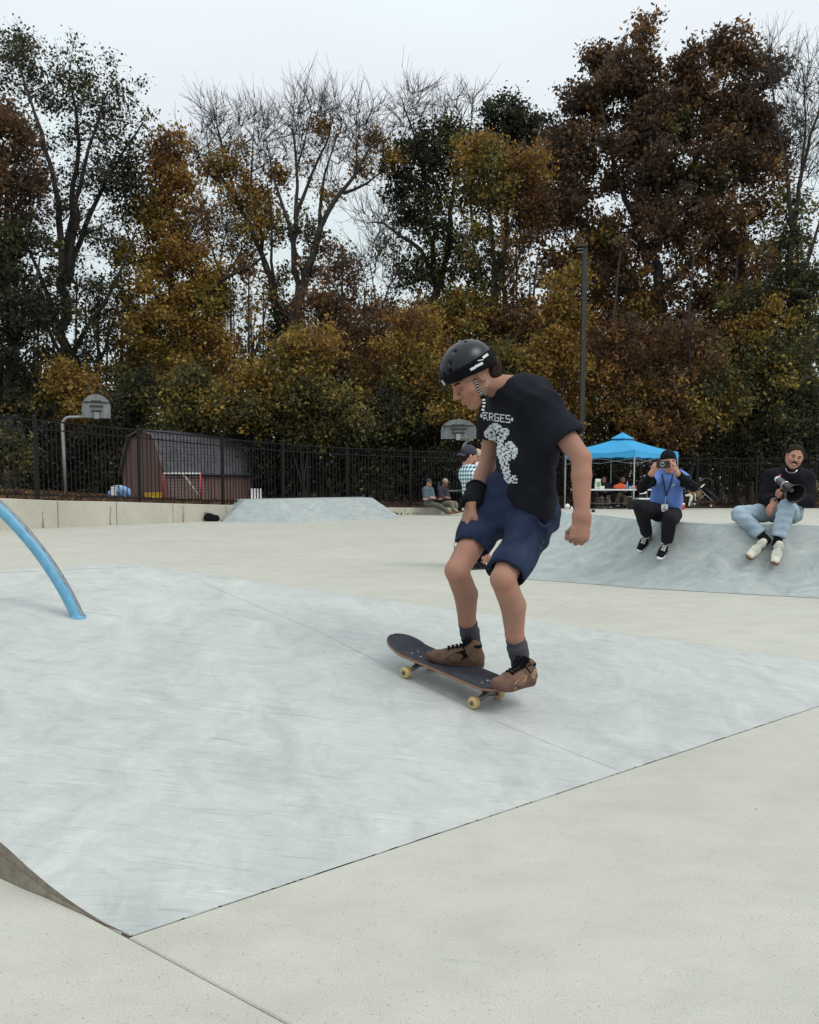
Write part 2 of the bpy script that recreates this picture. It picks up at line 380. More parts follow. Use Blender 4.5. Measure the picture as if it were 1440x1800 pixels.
M['wall'] = concrete('formed_concrete', (.46, .44, .37), (.53, .51, .435), (.57, .55, .475), (1, 1, .5), 0, 2.0, .3, pits=.2, warm=(.9, .885, .85))
M['groove'] = mat('joint_dirt', (.13, .126, .112), .95, .3)
M['dirt'] = mat('dry_dirt', (.22, .185, .145), .95, .3, 20, .4, 90)
M['soil'] = mat('leaf_litter_soil', (.10, .075, .05), .95, .45, 2.0, .4, 12, col2=(.17, .12, .075))
M['leaf'] = leafmat('autumn_leaves')
M['bark'] = mat('bark', (.045, .038, .034), .9, .4, 9, .5, 24, stretch=(1, 1, .2))
M['fence'] = mat('black_powder_coat', (.006, .006, .007), .6, .15, 20, .02, spec=.25)
M['galv'] = mat('galvanised_steel', (.34, .35, .35), .45, .15, 14, .05, 40, metal=.3)
M['board'] = mat('weathered_backboard', (.2, .212, .215), .7, .3, 7, .1, 30, stretch=(1, 1, .25))
M['siding'] = mat('brown_siding', (.155, .09, .076), .75, .2, 3, .15, 60, stretch=(3, 3, .4))
M['shingle'] = mat('grey_shingles', (.08, .08, .088), .9, .35, 5, .3, 120)
M['trimw'] = mat('white_paint', (.72, .72, .70), .5, .08, 9)
M['red'] = mat('red_paint', (.52, .045, .05), .45, .15, 9)
M['yellow'] = mat('yellow_plastic', (.55, .36, .03), .5, .1)
M['navyplastic'] = mat('navy_plastic', (.015, .018, .03), .4, .1)
M['net'] = mat('white_net', (.55, .55, .54), .8, .1)
M['pole'] = mat('bronze_pole', (.036, .033, .032), .5, .12, 8, metal=.2)
M['canopy'] = mat('cyan_canopy', (.035, .36, .68), .6, .06, 3, .12, 14, sheen=.1)
M['alu'] = mat('pale_aluminium', (.55, .56, .57), .4, .06, metal=.3)
M['white'] = mat('white_plastic', (.72, .73, .72), .4, .05)
M['orange'] = mat('orange_cloth', (.75, .11, .03), .8, .15)
M['black'] = mat('black_cloth', (.009, .009, .012), .9, .3, 12, .25, 180, spec=.15)
M['blackp'] = mat('black_plastic', (.012, .012, .013), .35, .1)
M['greyp'] = mat('grey_plastic', (.2, .2, .205), .5, .15)
M['silver'] = mat('silver_metal', (.6, .6, .6), .25, .1, metal=.8)
def railmat():
    m, nt, b = newmat('blue_rail_paint'); L = nt.links.new
    tc = N(nt, 'ShaderNodeTexCoord'); nz = N(nt, 'ShaderNodeTexNoise', Scale=30.0, Detail=6.0, Roughness=.7); L(tc.outputs['Object'], nz.inputs['Vector'])
    rp = N(nt, 'ShaderNodeValToRGB'); rp.color_ramp.elements[0].position = .3; rp.color_ramp.elements[1].position = .7
    rp.color_ramp.elements[0].color = (.1, .3, .47, 1); rp.color_ramp.elements[1].color = (.16, .41, .6, 1)
    L(nz.outputs['Fac'], rp.inputs[0]); L(rp.outputs[0], b.inputs['Base Color']); b.inputs['Roughness'].default_value = .38
    return m
M['rail'] = railmat()
def wornmat():
    m, nt, b = newmat('scraped_steel'); L = nt.links.new
    tc = N(nt, 'ShaderNodeTexCoord'); mpn = N(nt, 'ShaderNodeMapping'); mpn.inputs['Scale'].default_value = (20, 90, 20); L(tc.outputs['Object'], mpn.inputs[0])
    nz = N(nt, 'ShaderNodeTexNoise', Scale=1.2, Detail=7.0, Roughness=.75); L(mpn.outputs[0], nz.inputs['Vector'])
    rp = N(nt, 'ShaderNodeValToRGB'); e = rp.color_ramp.elements
    e[0].position = .36; e[0].color = (.05, .05, .06, 1); e[1].position = .66; e[1].color = (.2, .38, .52, 1); x = e.new(.5); x.color = (.24, .24, .25, 1)
    L(nz.outputs['Fac'], rp.inputs[0]); L(rp.outputs[0], b.inputs['Base Color']); b.inputs['Roughness'].default_value = .45; b.inputs['Metallic'].default_value = .2
    return m
M['worn'] = wornmat()
def plaidmat():
    m, nt, b = newmat('blue_check_cloth'); L = nt.links.new
    tc = N(nt, 'ShaderNodeTexCoord'); sp = N(nt, 'ShaderNodeSeparateXYZ'); L(tc.outputs['Object'], sp.inputs[0])
    ad = N(nt, 'ShaderNodeMath', operation='MULTIPLY_ADD'); ad.inputs[1].default_value = -.45; L(sp.outputs['Y'], ad.inputs[0]); L(sp.outputs['X'], ad.inputs[2])
    prev = None
    for src, ph in ((ad.outputs[0], 0.0), (sp.outputs['Z'], .3)):
        mu = N(nt, 'ShaderNodeMath', operation='MULTIPLY_ADD'); mu.inputs[1].default_value = 2 * math.pi / .05; mu.inputs[2].default_value = ph; L(src, mu.inputs[0])
        sn = N(nt, 'ShaderNodeMath', operation='SINE'); L(mu.outputs[0], sn.inputs[0])
        g = N(nt, 'ShaderNodeMath', operation='GREATER_THAN'); g.inputs[1].default_value = .1; L(sn.outputs[0], g.inputs[0])
        if prev is None: prev = g
        else:
            s = N(nt, 'ShaderNodeMath', operation='ADD'); L(prev.outputs[0], s.inputs[0]); L(g.outputs[0], s.inputs[1])
            h = N(nt, 'ShaderNodeMath', operation='MULTIPLY'); h.inputs[1].default_value = .5; L(s.outputs[0], h.inputs[0])
    rp = N(nt, 'ShaderNodeValToRGB'); rp.color_ramp.interpolation = 'CONSTANT'; e = rp.color_ramp.elements
    e[0].position = 0; e[0].color = (.03, .075, .12, 1); e[1].position = .4; e[1].color = (.32, .45, .52, 1); e.new(.8).color = (.72, .8, .82, 1)
    L(h.outputs[0], rp.inputs[0]); L(rp.outputs[0], b.inputs['Base Color']); b.inputs['Roughness'].default_value = .85
    return m
M['plaid'] = plaidmat()
def skin(name, c, red=(1.15, .78, .7)):
    c = Vector(c); return mat(name, c, .62, .14, 7, .12, 160, spec=.22, col2=(c.x * red[0], c.y * .94, c.z * .92))
M['skin'] = skin('skin_tan', (.35, .203, .147))
M['skin_face'] = M['skin']
M['skin2'] = skin('skin_light', (.46, .27, .2))
M['skin3'] = skin('skin_olive', (.44, .255, .18))
M['skin4'] = skin('skin_brown', (.24, .13, .095))
M['hair'] = mat('dark_brown_hair', (.024, .013, .009), .75, .4, 40, .6, 60, stretch=(1, 1, .2), spec=.12)
M['lips'] = mat('lips', (.36, .13, .11), .5, .1)
M['eye'] = mat('eye_dark', (.03, .02, .015), .3, .1)
M['eyewhite'] = mat('eye_white', (.2, .165, .14), .4, .05)
M['lash'] = mat('lash_brown', (.09, .05, .035), .7, .1)
M['tee'] = mat('black_cotton', (.0115, .0128, .0185), .95, .3, 7, .3, 260, spec=.14)
M['denim'] = mat('navy_denim', (.013, .022, .058), .85, .35, 9, .35, 240, col2=(.029, .043, .086), spec=.15)
M['jeans'] = mat('pale_blue_jeans', (.27, .37, .47), .85, .2, 6, .3, 200, col2=(.42, .52, .6))
M['bluetee'] = mat('blue_cotton', (.105, .21, .56), .85, .12, 6, .2, 200, sheen=.2)
M['blackpants'] = mat('black_twill', (.0125, .0125, .0155), .9, .25, 8, .3, 160, spec=.15)
M['sock'] = mat('charcoal_sock', (.06, .058, .068), .9, .2, 60, .5, 160, stretch=(4, 4, .5))
M['suede'] = mat('brown_suede', (.115, .058, .037), .9, .25, 14, .3, 160, col2=(.19, .105, .066), sheen=.05)
M['tan'] = mat('tan_suede', (.3, .18, .115), .9, .2, 14, .3, 160, sheen=.05)
M['solebrown'] = mat('brown_rubber', (.1, .046, .032), .7, .15, 20)
M['gum'] = mat('gum_rubber', (.15, .075, .045), .6, .15)
M['cream'] = mat('cream_leather', (.6, .57, .47), .55, .1)
M['grip'] = mat('grip_tape', (.032, .034, .045), .85, .35, 18, .5, 500, stretch=(1, 1, 1))
M['ply'] = mat('maple_ply', (.25, .13, .085), .6, .25, 30, stretch=(1, 1, 6))
M['urethane'] = mat('cream_urethane', (.5, .37, .15), .45, .12, 30)
M['steel'] = mat('truck_metal', (.16, .15, .15), .4, .2, 20, metal=.7)
M['helmet'] = mat('helmet_shell', (.007, .009, .014), .3, .2, 5, .02, 40, spec=.36)
M['liner'] = mat('helmet_matte', (.0045, .0045, .006), .85, .2, spec=.12)
M['olive'] = mat('olive_trousers', (.085, .085, .06), .85, .2)
M['teal'] = mat('slate_sweater', (.075, .11, .135), .9, .2, 20)
M['dusk'] = mat('dark_jacket', (.018, .018, .028), .8, .2)
M['khaki'] = mat('khaki_cloth', (.16, .145, .1), .85, .2)
M['knit'] = mat('beige_knit', (.5, .4, .29), .95, .15, 60, .5, 150)
M['capnavy'] = mat('navy_cap', (.03, .03, .055), .85, .2)
M['capbeige'] = mat('beige_cap', (.33, .25, .19), .9, .2)
M['babywhite'] = mat('white_fleece', (.66, .63, .58), .95, .08, 30, .4, 90)
M['tanpants'] = mat('tan_trousers', (.16, .12, .095), .85, .2)
M['paper'] = mat('paper', (.75, .76, .73), .8, .03)
M['bottle'] = mat('blue_plastic', (.12, .32, .6), .2, .1)
M['green'] = mat('green_label', (.2, .4, .1), .6, .2)
M['pink'] = mat('pink_sticker', (.7, .12, .3), .5, .1)
M['blanket'] = mat('brown_white_blanket', (.16, .085, .03), .9, .3, 9, .3, col2=(.3, .2, .12))
M['watch'] = mat('steel_watch', (.12, .13, .14), .3, .1, metal=.5)
M['ink'] = mat('white_ink', (.62, .66, .68), .85, .08, 60)

# ================================================================== GROUND AND CONCRETE
A = on(225, 1647); B = on(1440, 1241)
e1 = (B - A); e1.z = 0; e1.normalize(); n1 = Vector((-e1.y, e1.x, 0))            # along the bank's front edge; up the bank
J0 = on(512, 1802); e2 = (A - J0); e2.z = 0; e2.normalize(); n2 = Vector((e2.y, -e2.x, 0))   # joint line towards far left; n2 points to the bank side
if n2.dot(B - A) < 0: n2 = -n2
Eb = on(0, 1541)
e3 = (Eb - A); e3.z = 0; e3.normalize()
SLOPE = .19
def front_z(p): return SLOPE * (p - A).dot(n1)
BN = (Vector((0, 0, 1)) - n1 * SLOPE).normalized()
def onbank(u, v, lift=0): return hit(u, v, A + BN * lift, BN)

g = MB(); g.add([(-900, -900, -.06), (900, -900, -.06), (900, 900, -.06), (-900, 900, -.06)], [(0, 1, 2, 3)])
tag(g.build('ground', M['soil']), kind='structure')
sub = MB(); sub.add([(-24, -6, -.007), (24, -6, -.007), (24, 40, -.007), (-24, 40, -.007)], [(0, 1, 2, 3)])
floor = tag(sub.build('plaza_floor', M['groove']), kind='structure')
def clip(poly, p, n):
    res = []
    for i in range(len(poly)):
        a, b = poly[i], poly[(i + 1) % len(poly)]; da, db = (a - p).dot(n), (b - p).dot(n)
        if da >= 0: res.append(a)
        if (da < 0) != (db < 0): res.append(a + (b - a) * (da / (da - db)))
    return res
def inset(poly, d):
    m = len(poly); res = []
    for i in range(m):
        p0, p1, p2 = poly[i - 1], poly[i], poly[(i + 1) % m]
        t1, t2 = (p1 - p0).normalized(), (p2 - p1).normalized()
        a1, a2 = Vector((-t1.y, t1.x, 0)), Vector((-t2.y, t2.x, 0))
        bis = a1 + a2
        if bis.length < 1e-4: res.append(p1 + a1 * d); continue
        bis.normalize(); res.append(p1 + bis * d / max(.3, bis.dot(a1)))
    return res
def slab(poly):
    clean = []
    for p in poly:
        if not clean or (p - clean[-1]).length > .02: clean.append(p)
    if len(clean) > 2 and (clean[0] - clean[-1]).length < .02: clean.pop()
    if len(clean) < 3: return
    area = sum(clean[i].x * clean[(i + 1) % len(clean)].y - clean[(i + 1) % len(clean)].x * clean[i].y for i in range(len(clean))) / 2
    if abs(area) < .05: return
    if area < 0: clean.reverse()
    o1 = inset(clean, .0015); o2 = inset(clean, .005); m = len(clean); Z = Vector((0, 0, 1))
    vs = [p - Z * .04 for p in o1] + [p - Z * .004 for p in o1] + o2
    fs = [(i, (i + 1) % m, m + (i + 1) % m, m + i) for i in range(m)] + [(m + i, m + (i + 1) % m, 2 * m + (i + 1) % m, 2 * m + i) for i in range(m)] + [tuple(range(2 * m, 3 * m))]
    mb = MB(); mb.add(vs, fs); mb.build('concrete_slab', M['plaza'], floor)
def V2(x, y): return Vector((x, y, 0))
far = A + e1 * 26
slab([A, J0 - e2 * 4, V2(6, -5), V2(22, -5), far])                                       # camera side, right of the joint
slab([A, A + e2 * 16, V2(-20, -5), J0 - e2 * 4])                                          # camera side, left of the joint
q0 = on(1122, 1032); q1 = on(1440, 1049); eq = (q1 - q0); eq.z = 0; eq.normalize(); nq = Vector((-eq.y, eq.x, 0))
for i in range(-6, 7):
    for j in range(-3, 10):
        o = on(1000, 1057) + eq * (4.6 * (i)) + nq * (4.6 * j)
        poly = [o, o + eq * 4.6, o + eq * 4.6 + nq * 4.6, o + nq * 4.6]
        poly = clip(poly, A + n1 * .03, n1); poly = clip(poly, A, n2) if len(poly) > 2 else poly
        if len(poly) > 2: slab(poly)

# the low pyramid bank in front
Lb = on(2, 1542) - A
cx_apex = onbank(252, 991)
top_l = onbank(-120, 1013)
eb = (cx_apex - top_l); eb.z = 0; eb.normalize(); nb = Vector((-eb.y, eb.x, 0))
ridge_end = B + e1 * 1.15
er = ridge_end - cx_apex; er.z = 0; er.normalize(); nr = Vector((-er.y, er.x, 0))
zt = cx_apex.z
def bank_z(p):
    f = front_z(p)
    b1 = zt - max(0, (p - cx_apex).dot(nb)) * .34 if (p - cx_apex).dot(nb) > 0 else zt + .02
    # beyond the diagonal ridge the surface falls to the plaza behind
    s = (p - cx_apex).dot(nr); along = (p - cx_apex).dot(er); zr = zt * (1 - along / (ridge_end - A).length) if along > 0 else zt
    plane_r = f + .04 - max(0, s + .08) * .5
    b1 += .04
    h = f
    for q in (b1, plane_r):
        k = .035; hh = max(k - abs(h - q), 0) / k; h = min(h, q) - hh * hh * k / 4
    return h
left_dir = e3
vs = []; nu, nv = 110, 80
rows = np.concatenate([np.linspace(0, .12, 5), np.linspace(.16, 6.2, nv - 5)])
for j, t in enumerate(rows):
    # left edge follows the joint line, bending a little as in the photograph
    k = t / max(1e-6, left_dir.dot(n1)); pl = A + left_dir * k + e1 * .0
    w_ = 5.6 + t * .4
    for i in range(nu):
        fr = (i / (nu - 1)) ** 1.15
        p = pl + e1 * (.006 + w_ * fr) + n1 * .0015
        z = bank_z(p)
        ds = .006 + w_ * fr
        if t < .52: z -= SLOPE * t * (1 - t / .52) * math.exp(-(ds / .13) ** 2)      # the open side starts thin and deepens
        vs.append((p.x, p.y, max(z, -.03)))
fs = [(j * nu + i, j * nu + i + 1, (j + 1) * nu + i + 1, (j + 1) * nu + i) for j in range(nv - 1) for i in range(nu - 1)]
n0 = len(vs)
bk = MB(); bk.add(vs, fs)
bank = tag(bk.build('concrete_bank', M['bank'], None, True), 'low pale concrete bank with a hip ridge that the skater is riding over', 'skate bank')
sidev = []
for j in range(nv):
    v = Vector(vs[j * nu]); sidev += [v + Vector((0, 0, .0)), Vector((v.x, v.y, -.03))]
sd_ = MB(); sd_.add(sidev, [(2 * j, 2 * j + 1, 2 * j + 3, 2 * j + 2) for j in range(nv - 1)])
sd_.build('side_face', M['dirt'], bank)
# drifted dirt against the side face
dm = []
for j in range(26):
    v = Vector(vs[j * nu]); wd = min(.03, .12 * max(0, v.z)) + .002; o = -e1
    dm += [Vector((v.x, v.y, max(.004, v.z * (.45 + .25 * random.random())))) + o * .001, Vector((v.x, v.y, .003)) + o * wd * (.8 + .4 * random.random())]
d_ = MB(); d_.add(dm, [(2 * j, 2 * j + 2, 2 * j + 3, 2 * j + 1) for j in range(25)])
tag(d_.build('drifted_dirt', M['dirt']), kind='stuff')
# construction joint across the bank: a tooled groove drawn as a thin grey strip following the surface
def surf_strip(name, pts, wd, mat_, parent, lift=.0012):
    m = MB(); vv = []
    for i, p in enumerate(pts):
        t = (pts[min(i + 1, len(pts) - 1)] - pts[max(i - 1, 0)]).normalized(); s_ = Vector((-t.y, t.x, 0)) * wd * (.6 + .8 * random.random())
        for q in (p - s_, p + s_): vv.append((q.x, q.y, bank_z(q) + lift))
    m.add(vv, [(2 * i, 2 * i + 1, 2 * i + 3, 2 * i + 2) for i in range(len(pts) - 1)]); return m.build(name, mat_, parent)
cj = [onbank(u, v) for u, v in ((255, 996), (330, 1012), (420, 1052), (560, 1110), (700, 1181), (868, 1266), (980, 1313), (1092, 1356))]
pts = []
for i in range(len(cj) - 1):
    for k in range(6): pts.append(cj[i].lerp(cj[i + 1], k / 6))
pts.append(cj[-1])
surf_strip('joint', pts, .0007, mat('joint_grey', (.2, .205, .2), .95, .3), bank)
# left back top joint
pts = [onbank(0, 1007).lerp(onbank(247, 996), k / 14) for k in range(15)]
surf_strip('joint', pts, .0014, bpy.data.materials['joint_grey'], bank)

# worn pale mortar and chips along the front joint
mj = MB(); L_ = 5.2; k = 0.0
while k < L_:
    l_ = random.uniform(.02, .14)
    if random.random() < .9:
        wv = random.uniform(.0015, .0045); p = A + e1 * (k + .01) - n1 * .0015; q = A + e1 * (k + l_) - n1 * .0015; z = Vector((0, 0, .0012))
        mj.add([p + z - n1 * wv, q + z - n1 * wv * random.uniform(.3, 1.3), q + z + n1 * .001, p + z + n1 * .001], [(0, 1, 2, 3)])
    k += l_
tag(mj.build('mortar', mat('grey_mortar', (.33, .325, .3), .95, .4, 24), bank), kind='stuff')
# small debris on the concrete: leaf bits and chips
deb = MB()
for u, v in ((126, 996), (1140, 1045), (1143, 1052), (516, 1003), (570, 1146), (1330, 1424), (376, 1475), (950, 1352), (1040, 1062), (1180, 1089)):
    p = on(u, v) if v < 1020 or v > 1400 or u > 900 else onbank(u, v)
    s = .012 if v < 1100 else .005
    a = random.random() * 6; q = Vector((math.cos(a), math.sin(a), 0)) * s; r_ = Vector((-q.y, q.x, 0)) * .5
    z = Vector((0, 0, .004)); deb.add([p - q + z, p + r_ + z * 1.8, p + q + z, p - r_ + z * 1.4], [(0, 3, 2, 1)])
tag(deb.build('leaf_litter', M['blanket']), kind='stuff')

# quarter bank with its deck, on the right
DECK = .66
base_px = [(900, 1009), (962, 1015), (1030, 1022), (1122, 1032), (1200, 1036.5), (1280, 1041), (1440, 1049), (1600, 1058), (1900, 1076)]
top_px = [(985, 900.5), (1010, 901.5), (1050, 904), (1110, 912), (1160, 916), (1200, 918.5), (1290, 921), (1440, 922.5), (1600, 924), (1900, 927)]
def resample(P, n):
    d = [0]
    for i in range(len(P) - 1): d.append(d[-1] + (P[i + 1] - P[i]).length)
    res = []
    for k in range(n):
        t = d[-1] * k / (n - 1); i = max(j for j in range(len(P) - 1) if d[j] <= t + 1e-9); f = (t - d[i]) / max(1e-9, d[i + 1] - d[i]); res.append(P[i].lerp(P[i + 1], min(1, f)))
    return res
def u_sample(pxs, n, z):
    res = []
    for k in range(n):
        u = pxs[0][0] + (pxs[-1][0] - pxs[0][0]) * (k / (n - 1))
        i = max(j for j in range(len(pxs) - 1) if pxs[j][0] <= u + 1e-9); f = (u - pxs[i][0]) / (pxs[i + 1][0] - pxs[i][0])
        res.append(on(u, pxs[i][1] + (pxs[i + 1][1] - pxs[i][1]) * f, z))
    return res
NB = 60
base_l = u_sample(base_px, NB, 0); top_l_ = u_sample(top_px, NB, DECK)
for _ in range(4):
    base_l = [base_l[0]] + [(base_l[i - 1] + base_l[i] * 2 + base_l[i + 1]) / 4 for i in range(1, NB - 1)] + [base_l[-1]]
    top_l_ = [top_l_[0]] + [(top_l_[i - 1] + top_l_[i] * 2 + top_l_[i + 1]) / 4 for i in range(1, NB - 1)] + [top_l_[-1]]
prof = [(-.16, .006), (-.02, .012), (.12, .04), (.28, .13), (.45, .28), (.62, .48), (.8, .73), (.93, .93), (.985, .992), (1.0, 1.0)]
vs = []
for bpt, tpt in zip(base_l, top_l_):
    for a, z in prof:
        p = bpt.lerp(tpt, a); vs.append((p.x, p.y, z * DECK))
np_ = len(prof)
qb = MB(); qb.add(vs, [(i * np_ + j, (i + 1) * np_ + j, (i + 1) * np_ + j + 1, i * np_ + j + 1) for i in range(NB - 1) for j in range(np_ - 1)])
# rounded left end closing down to the plaza
endv = [Vector(vs[j]) for j in range(np_)]; foot = base_l[0] + Vector((-.5, 1.6, 0))
fan = endv + [Vector((p.x, p.y, 0)).lerp(foot, .75 if p.z > .2 else .3) * 1.0 for p in endv]
for k in range(np_): fan[np_ + k].z = -.01
qb.add(fan, [(j, j + 1, np_ + j + 1, np_ + j) for j in range(np_ - 1)])
quarter = tag(qb.build('quarter_bank', M['quarter'], None, True), 'long curved blue grey concrete bank the two men sit on', 'skate bank')
cop = MB(); cop.tube([p + Vector((0, 0, -.012)) for p in top_l_], .022, 8); cop.build('coping_edge', mat('pale_coping', (.52, .55, .53), .6, .12, 8), quarter, True)
# deck: falls gently from the edge to the fence
def fence_base_right(u): return 894.5
dk = []; nd = 12
ZF = .10
for i in range(NB):
    t = top_l_[i]; u = top_px[0][0] + (top_px[-1][0] - top_px[0][0]) * i / (NB - 1)
    f = on(u * .94 + 60, 893.5, ZF)
    t = t + Vector((0, .012, .002))
    for k in range(nd):
        s = (k / (nd - 1)); p = t.lerp(f, s); z = DECK + (ZF - DECK) * (s ** .8); dk.append((p.x, p.y, z if k else DECK + .002))
db = MB(); db.add(dk, [(i * nd + k, i * nd + k + 1, (i + 1) * nd + k + 1, (i + 1) * nd + k)[::-1] for i in range(NB - 1) for k in range(nd - 1)])
le = [Vector(dk[k]) for k in range(nd)]
db.add(le + [Vector((p.x - .6 * k / nd - .1, p.y, -.01)) for k, p in enumerate(le)], [(k, k + 1, nd + k + 1, nd + k) for k in range(nd - 1)])
deck = tag(db.build('deck_floor', M['plaza'], None, True), kind='structure')
def deck_pt(u, v):
    """where the pixel's line of sight meets the deck"""
    d = ray(u, v); lo, hi = 6.0, 40.0; 
    for k in range(400):
        Y = 7 + k * .06; p = CAM + d * (Y / d.y)
        i = min(range(NB), key=lambda q: abs(top_l_[q].x / top_l_[q].y - p.x / p.y)); t = top_l_[i]
        f = on(min(1900, 720 + FPX * p.x / p.y), 893.5, ZF); s = (p.y - t.y) / (f.y - t.y)
        if 0 <= s <= 1.05:
            z = DECK + (ZF - DECK) * (max(0, s) ** .8)
            if p.z <= z: return Vector((p.x, p.y, z))
    return on(u, v, ZF)

# the small box at the back of the plaza
FL, FR = on(392, 917.5), on(707, 910.5); dp = Vector((-.34, .94, 0)) * 3.2
tfl, tfr = on(430, 879, .58), on(655, 875, .59)
inn = Vector((-.3, .94, 0)).normalized()
fb = MB()
FM, TM = on(505, 919), on(497, 877.5, .6)
bot = [FL, FM, FR, FR + dp, FL + dp]; top = [tfl, TM, tfr, tfr + inn * 1.6, tfl + inn * 1.6]
for q in bot: q.z = -.004
fb.add(bot + top, [(5, 6, 7, 8, 9), (0, 1, 6, 5), (1, 2, 7, 6), (2, 3, 8, 7), (3, 4, 9, 8), (4, 0, 5, 9)])
tag(fb.build('concrete_box', M['quarter'], None, False, .02), 'small flat topped grey concrete box with sloping sides before the fence', 'skate box')

# retaining wall along the left and far edge
def seg(u, vb, vt): 
    p = on(u, vb); zt_ = CAM_Z + ray(u, vt).z * (p.y / ray(u, vt).y); return p, zt_
W_px = [(-420, 951, 862), (0, 932, 875.5), (103, 927.5, 880), (206, 923, 882), (305, 919, 885), (398, 914.5, 887.5), (470, 911.5, 889), (560, 908.6, 890.5), (640, 906.8, 892), (712, 905.4, 892.6), (770, 904.4, 892.8), (836, 903.4, 893)]
WP = [seg(*q) for q in W_px]
TH = .24
def wall_panel(i, name, wall_obj):
    (a, za), (b, zb) = WP[i], WP[i + 1]
    t = (b - a); t.z = 0; t.normalize(); nrm = Vector((-t.y, t.x, 0))
    g_ = .006; a = a + t * g_; b = b - t * g_
    vv = [a, b, b + nrm * TH, a + nrm * TH]
    vs = [Vector((p.x, p.y, -.03)) for p in vv] + [Vector((a.x, a.y, za)), Vector((b.x, b.y, zb)), Vector((b.x, b.y, zb)) + nrm * TH, Vector((a.x, a.y, za)) + nrm * TH]
    m = MB(); m.add(vs, [(3, 2, 1, 0), (4, 5, 6, 7), (0, 1, 5, 4), (1, 2, 6, 5), (2, 3, 7, 6), (3, 0, 4, 7)]); return m.build(name, M['wall'], wall_obj, False, .012)
rw = empty('retaining_wall', WP[1][0], 'long pale concrete retaining wall sloping down along the left fence', 'wall')
for i in range(0, 5): wall_panel(i, 'wall_panel', rw)
lw = empty('seat_wall', WP[9][0], 'low pale concrete wall the two far men sit on', 'wall')
for i in range(5, 11): wall_panel(i, 'wall_panel', lw)
# rust and damp streaks at the foot of the wall, thin flat stains
for u, v0, v1, wd in ((76, 899, 927, 7), (194, 890, 922, 6), (322, 889, 919, 8)):
    m = MB(); i = max(k for k in range(len(W_px) - 1) if W_px[k][0] <= u)
    a, b = WP[i][0], WP[i + 1][0]; t = (b - a); t.z = 0; t.normalize(); nrm = Vector((-t.y, t.x, 0))
    p = hit(u, v0, a - nrm * .002, nrm); q = hit(u, v1 + 1, a - nrm * .002, nrm); s = pxm(p.y); vv = []
    for k in range(9):
        f = k / 8; c = p.lerp(q, f); wv = wd * s * (.12 + .55 * f * f + .25 * random.random()) * .5; off = t * s * random.uniform(-1.2, 1.2)
        vv += [c - t * wv + off, c + t * wv + off]
    m.add(vv, [(2 * k, 2 * k + 1, 2 * k + 3, 2 * k + 2)[::-1] for k in range(8)]); m.build('damp_stain', mat('damp_stain', (.27, .25, .205), .9, .3, 30), rw)

# wooded land beyond: behind the wall, rising a little into the trees
land_edge = [(p, z) for p, z in WP] + [(on(900, 899, .08), .06), (on(1000, 896, .06), .06), (on(1440, 893.4, .06), .06), (on(1900, 893.4, .06), .06)]
lv = []; ts = [0, .5, 2, 5, 9, 14, 22, 40, 90, 300]
pe = [p for p, z in land_edge]
for i, (p, z) in enumerate(land_edge):
    t = pe[min(i + 1, len(pe) - 1)] - pe[max(i - 1, 0)]; t.z = 0; t.normalize(); nrm = Vector((-t.y, t.x, 0)); nrm = (nrm + Vector((-.0, .5, 0))).normalized()
    if i < 12: p = p + Vector((-t.y, t.x, 0)) * (TH - .02)
    for k, q in enumerate(ts):
        c = p + nrm * q
        lv.append((c.x, c.y, z - .05 + q * .012 + (0 if k < 2 else .12 * noise.noise(c * .25))))
lb = MB(); nl = len(ts); lb.add(lv, [(i * nl + k, (i + 1) * nl + k, (i + 1) * nl + k + 1, i * nl + k + 1) for i in range(len(land_edge) - 1) for k in range(nl - 1)])
land = tag(lb.build('terrain', M['soil'], None, True), kind='structure')
bpy.context.view_layer.update()
LBV = BVHTree.FromPolygons([Vector(v) for v in lv], [f for f in lb.f])
def land_z(x, y):
    h = LBV.ray_cast(Vector((x, y, 60)), Vector((0, 0, -1)))
    return h[0].z if h[0] else 0.0

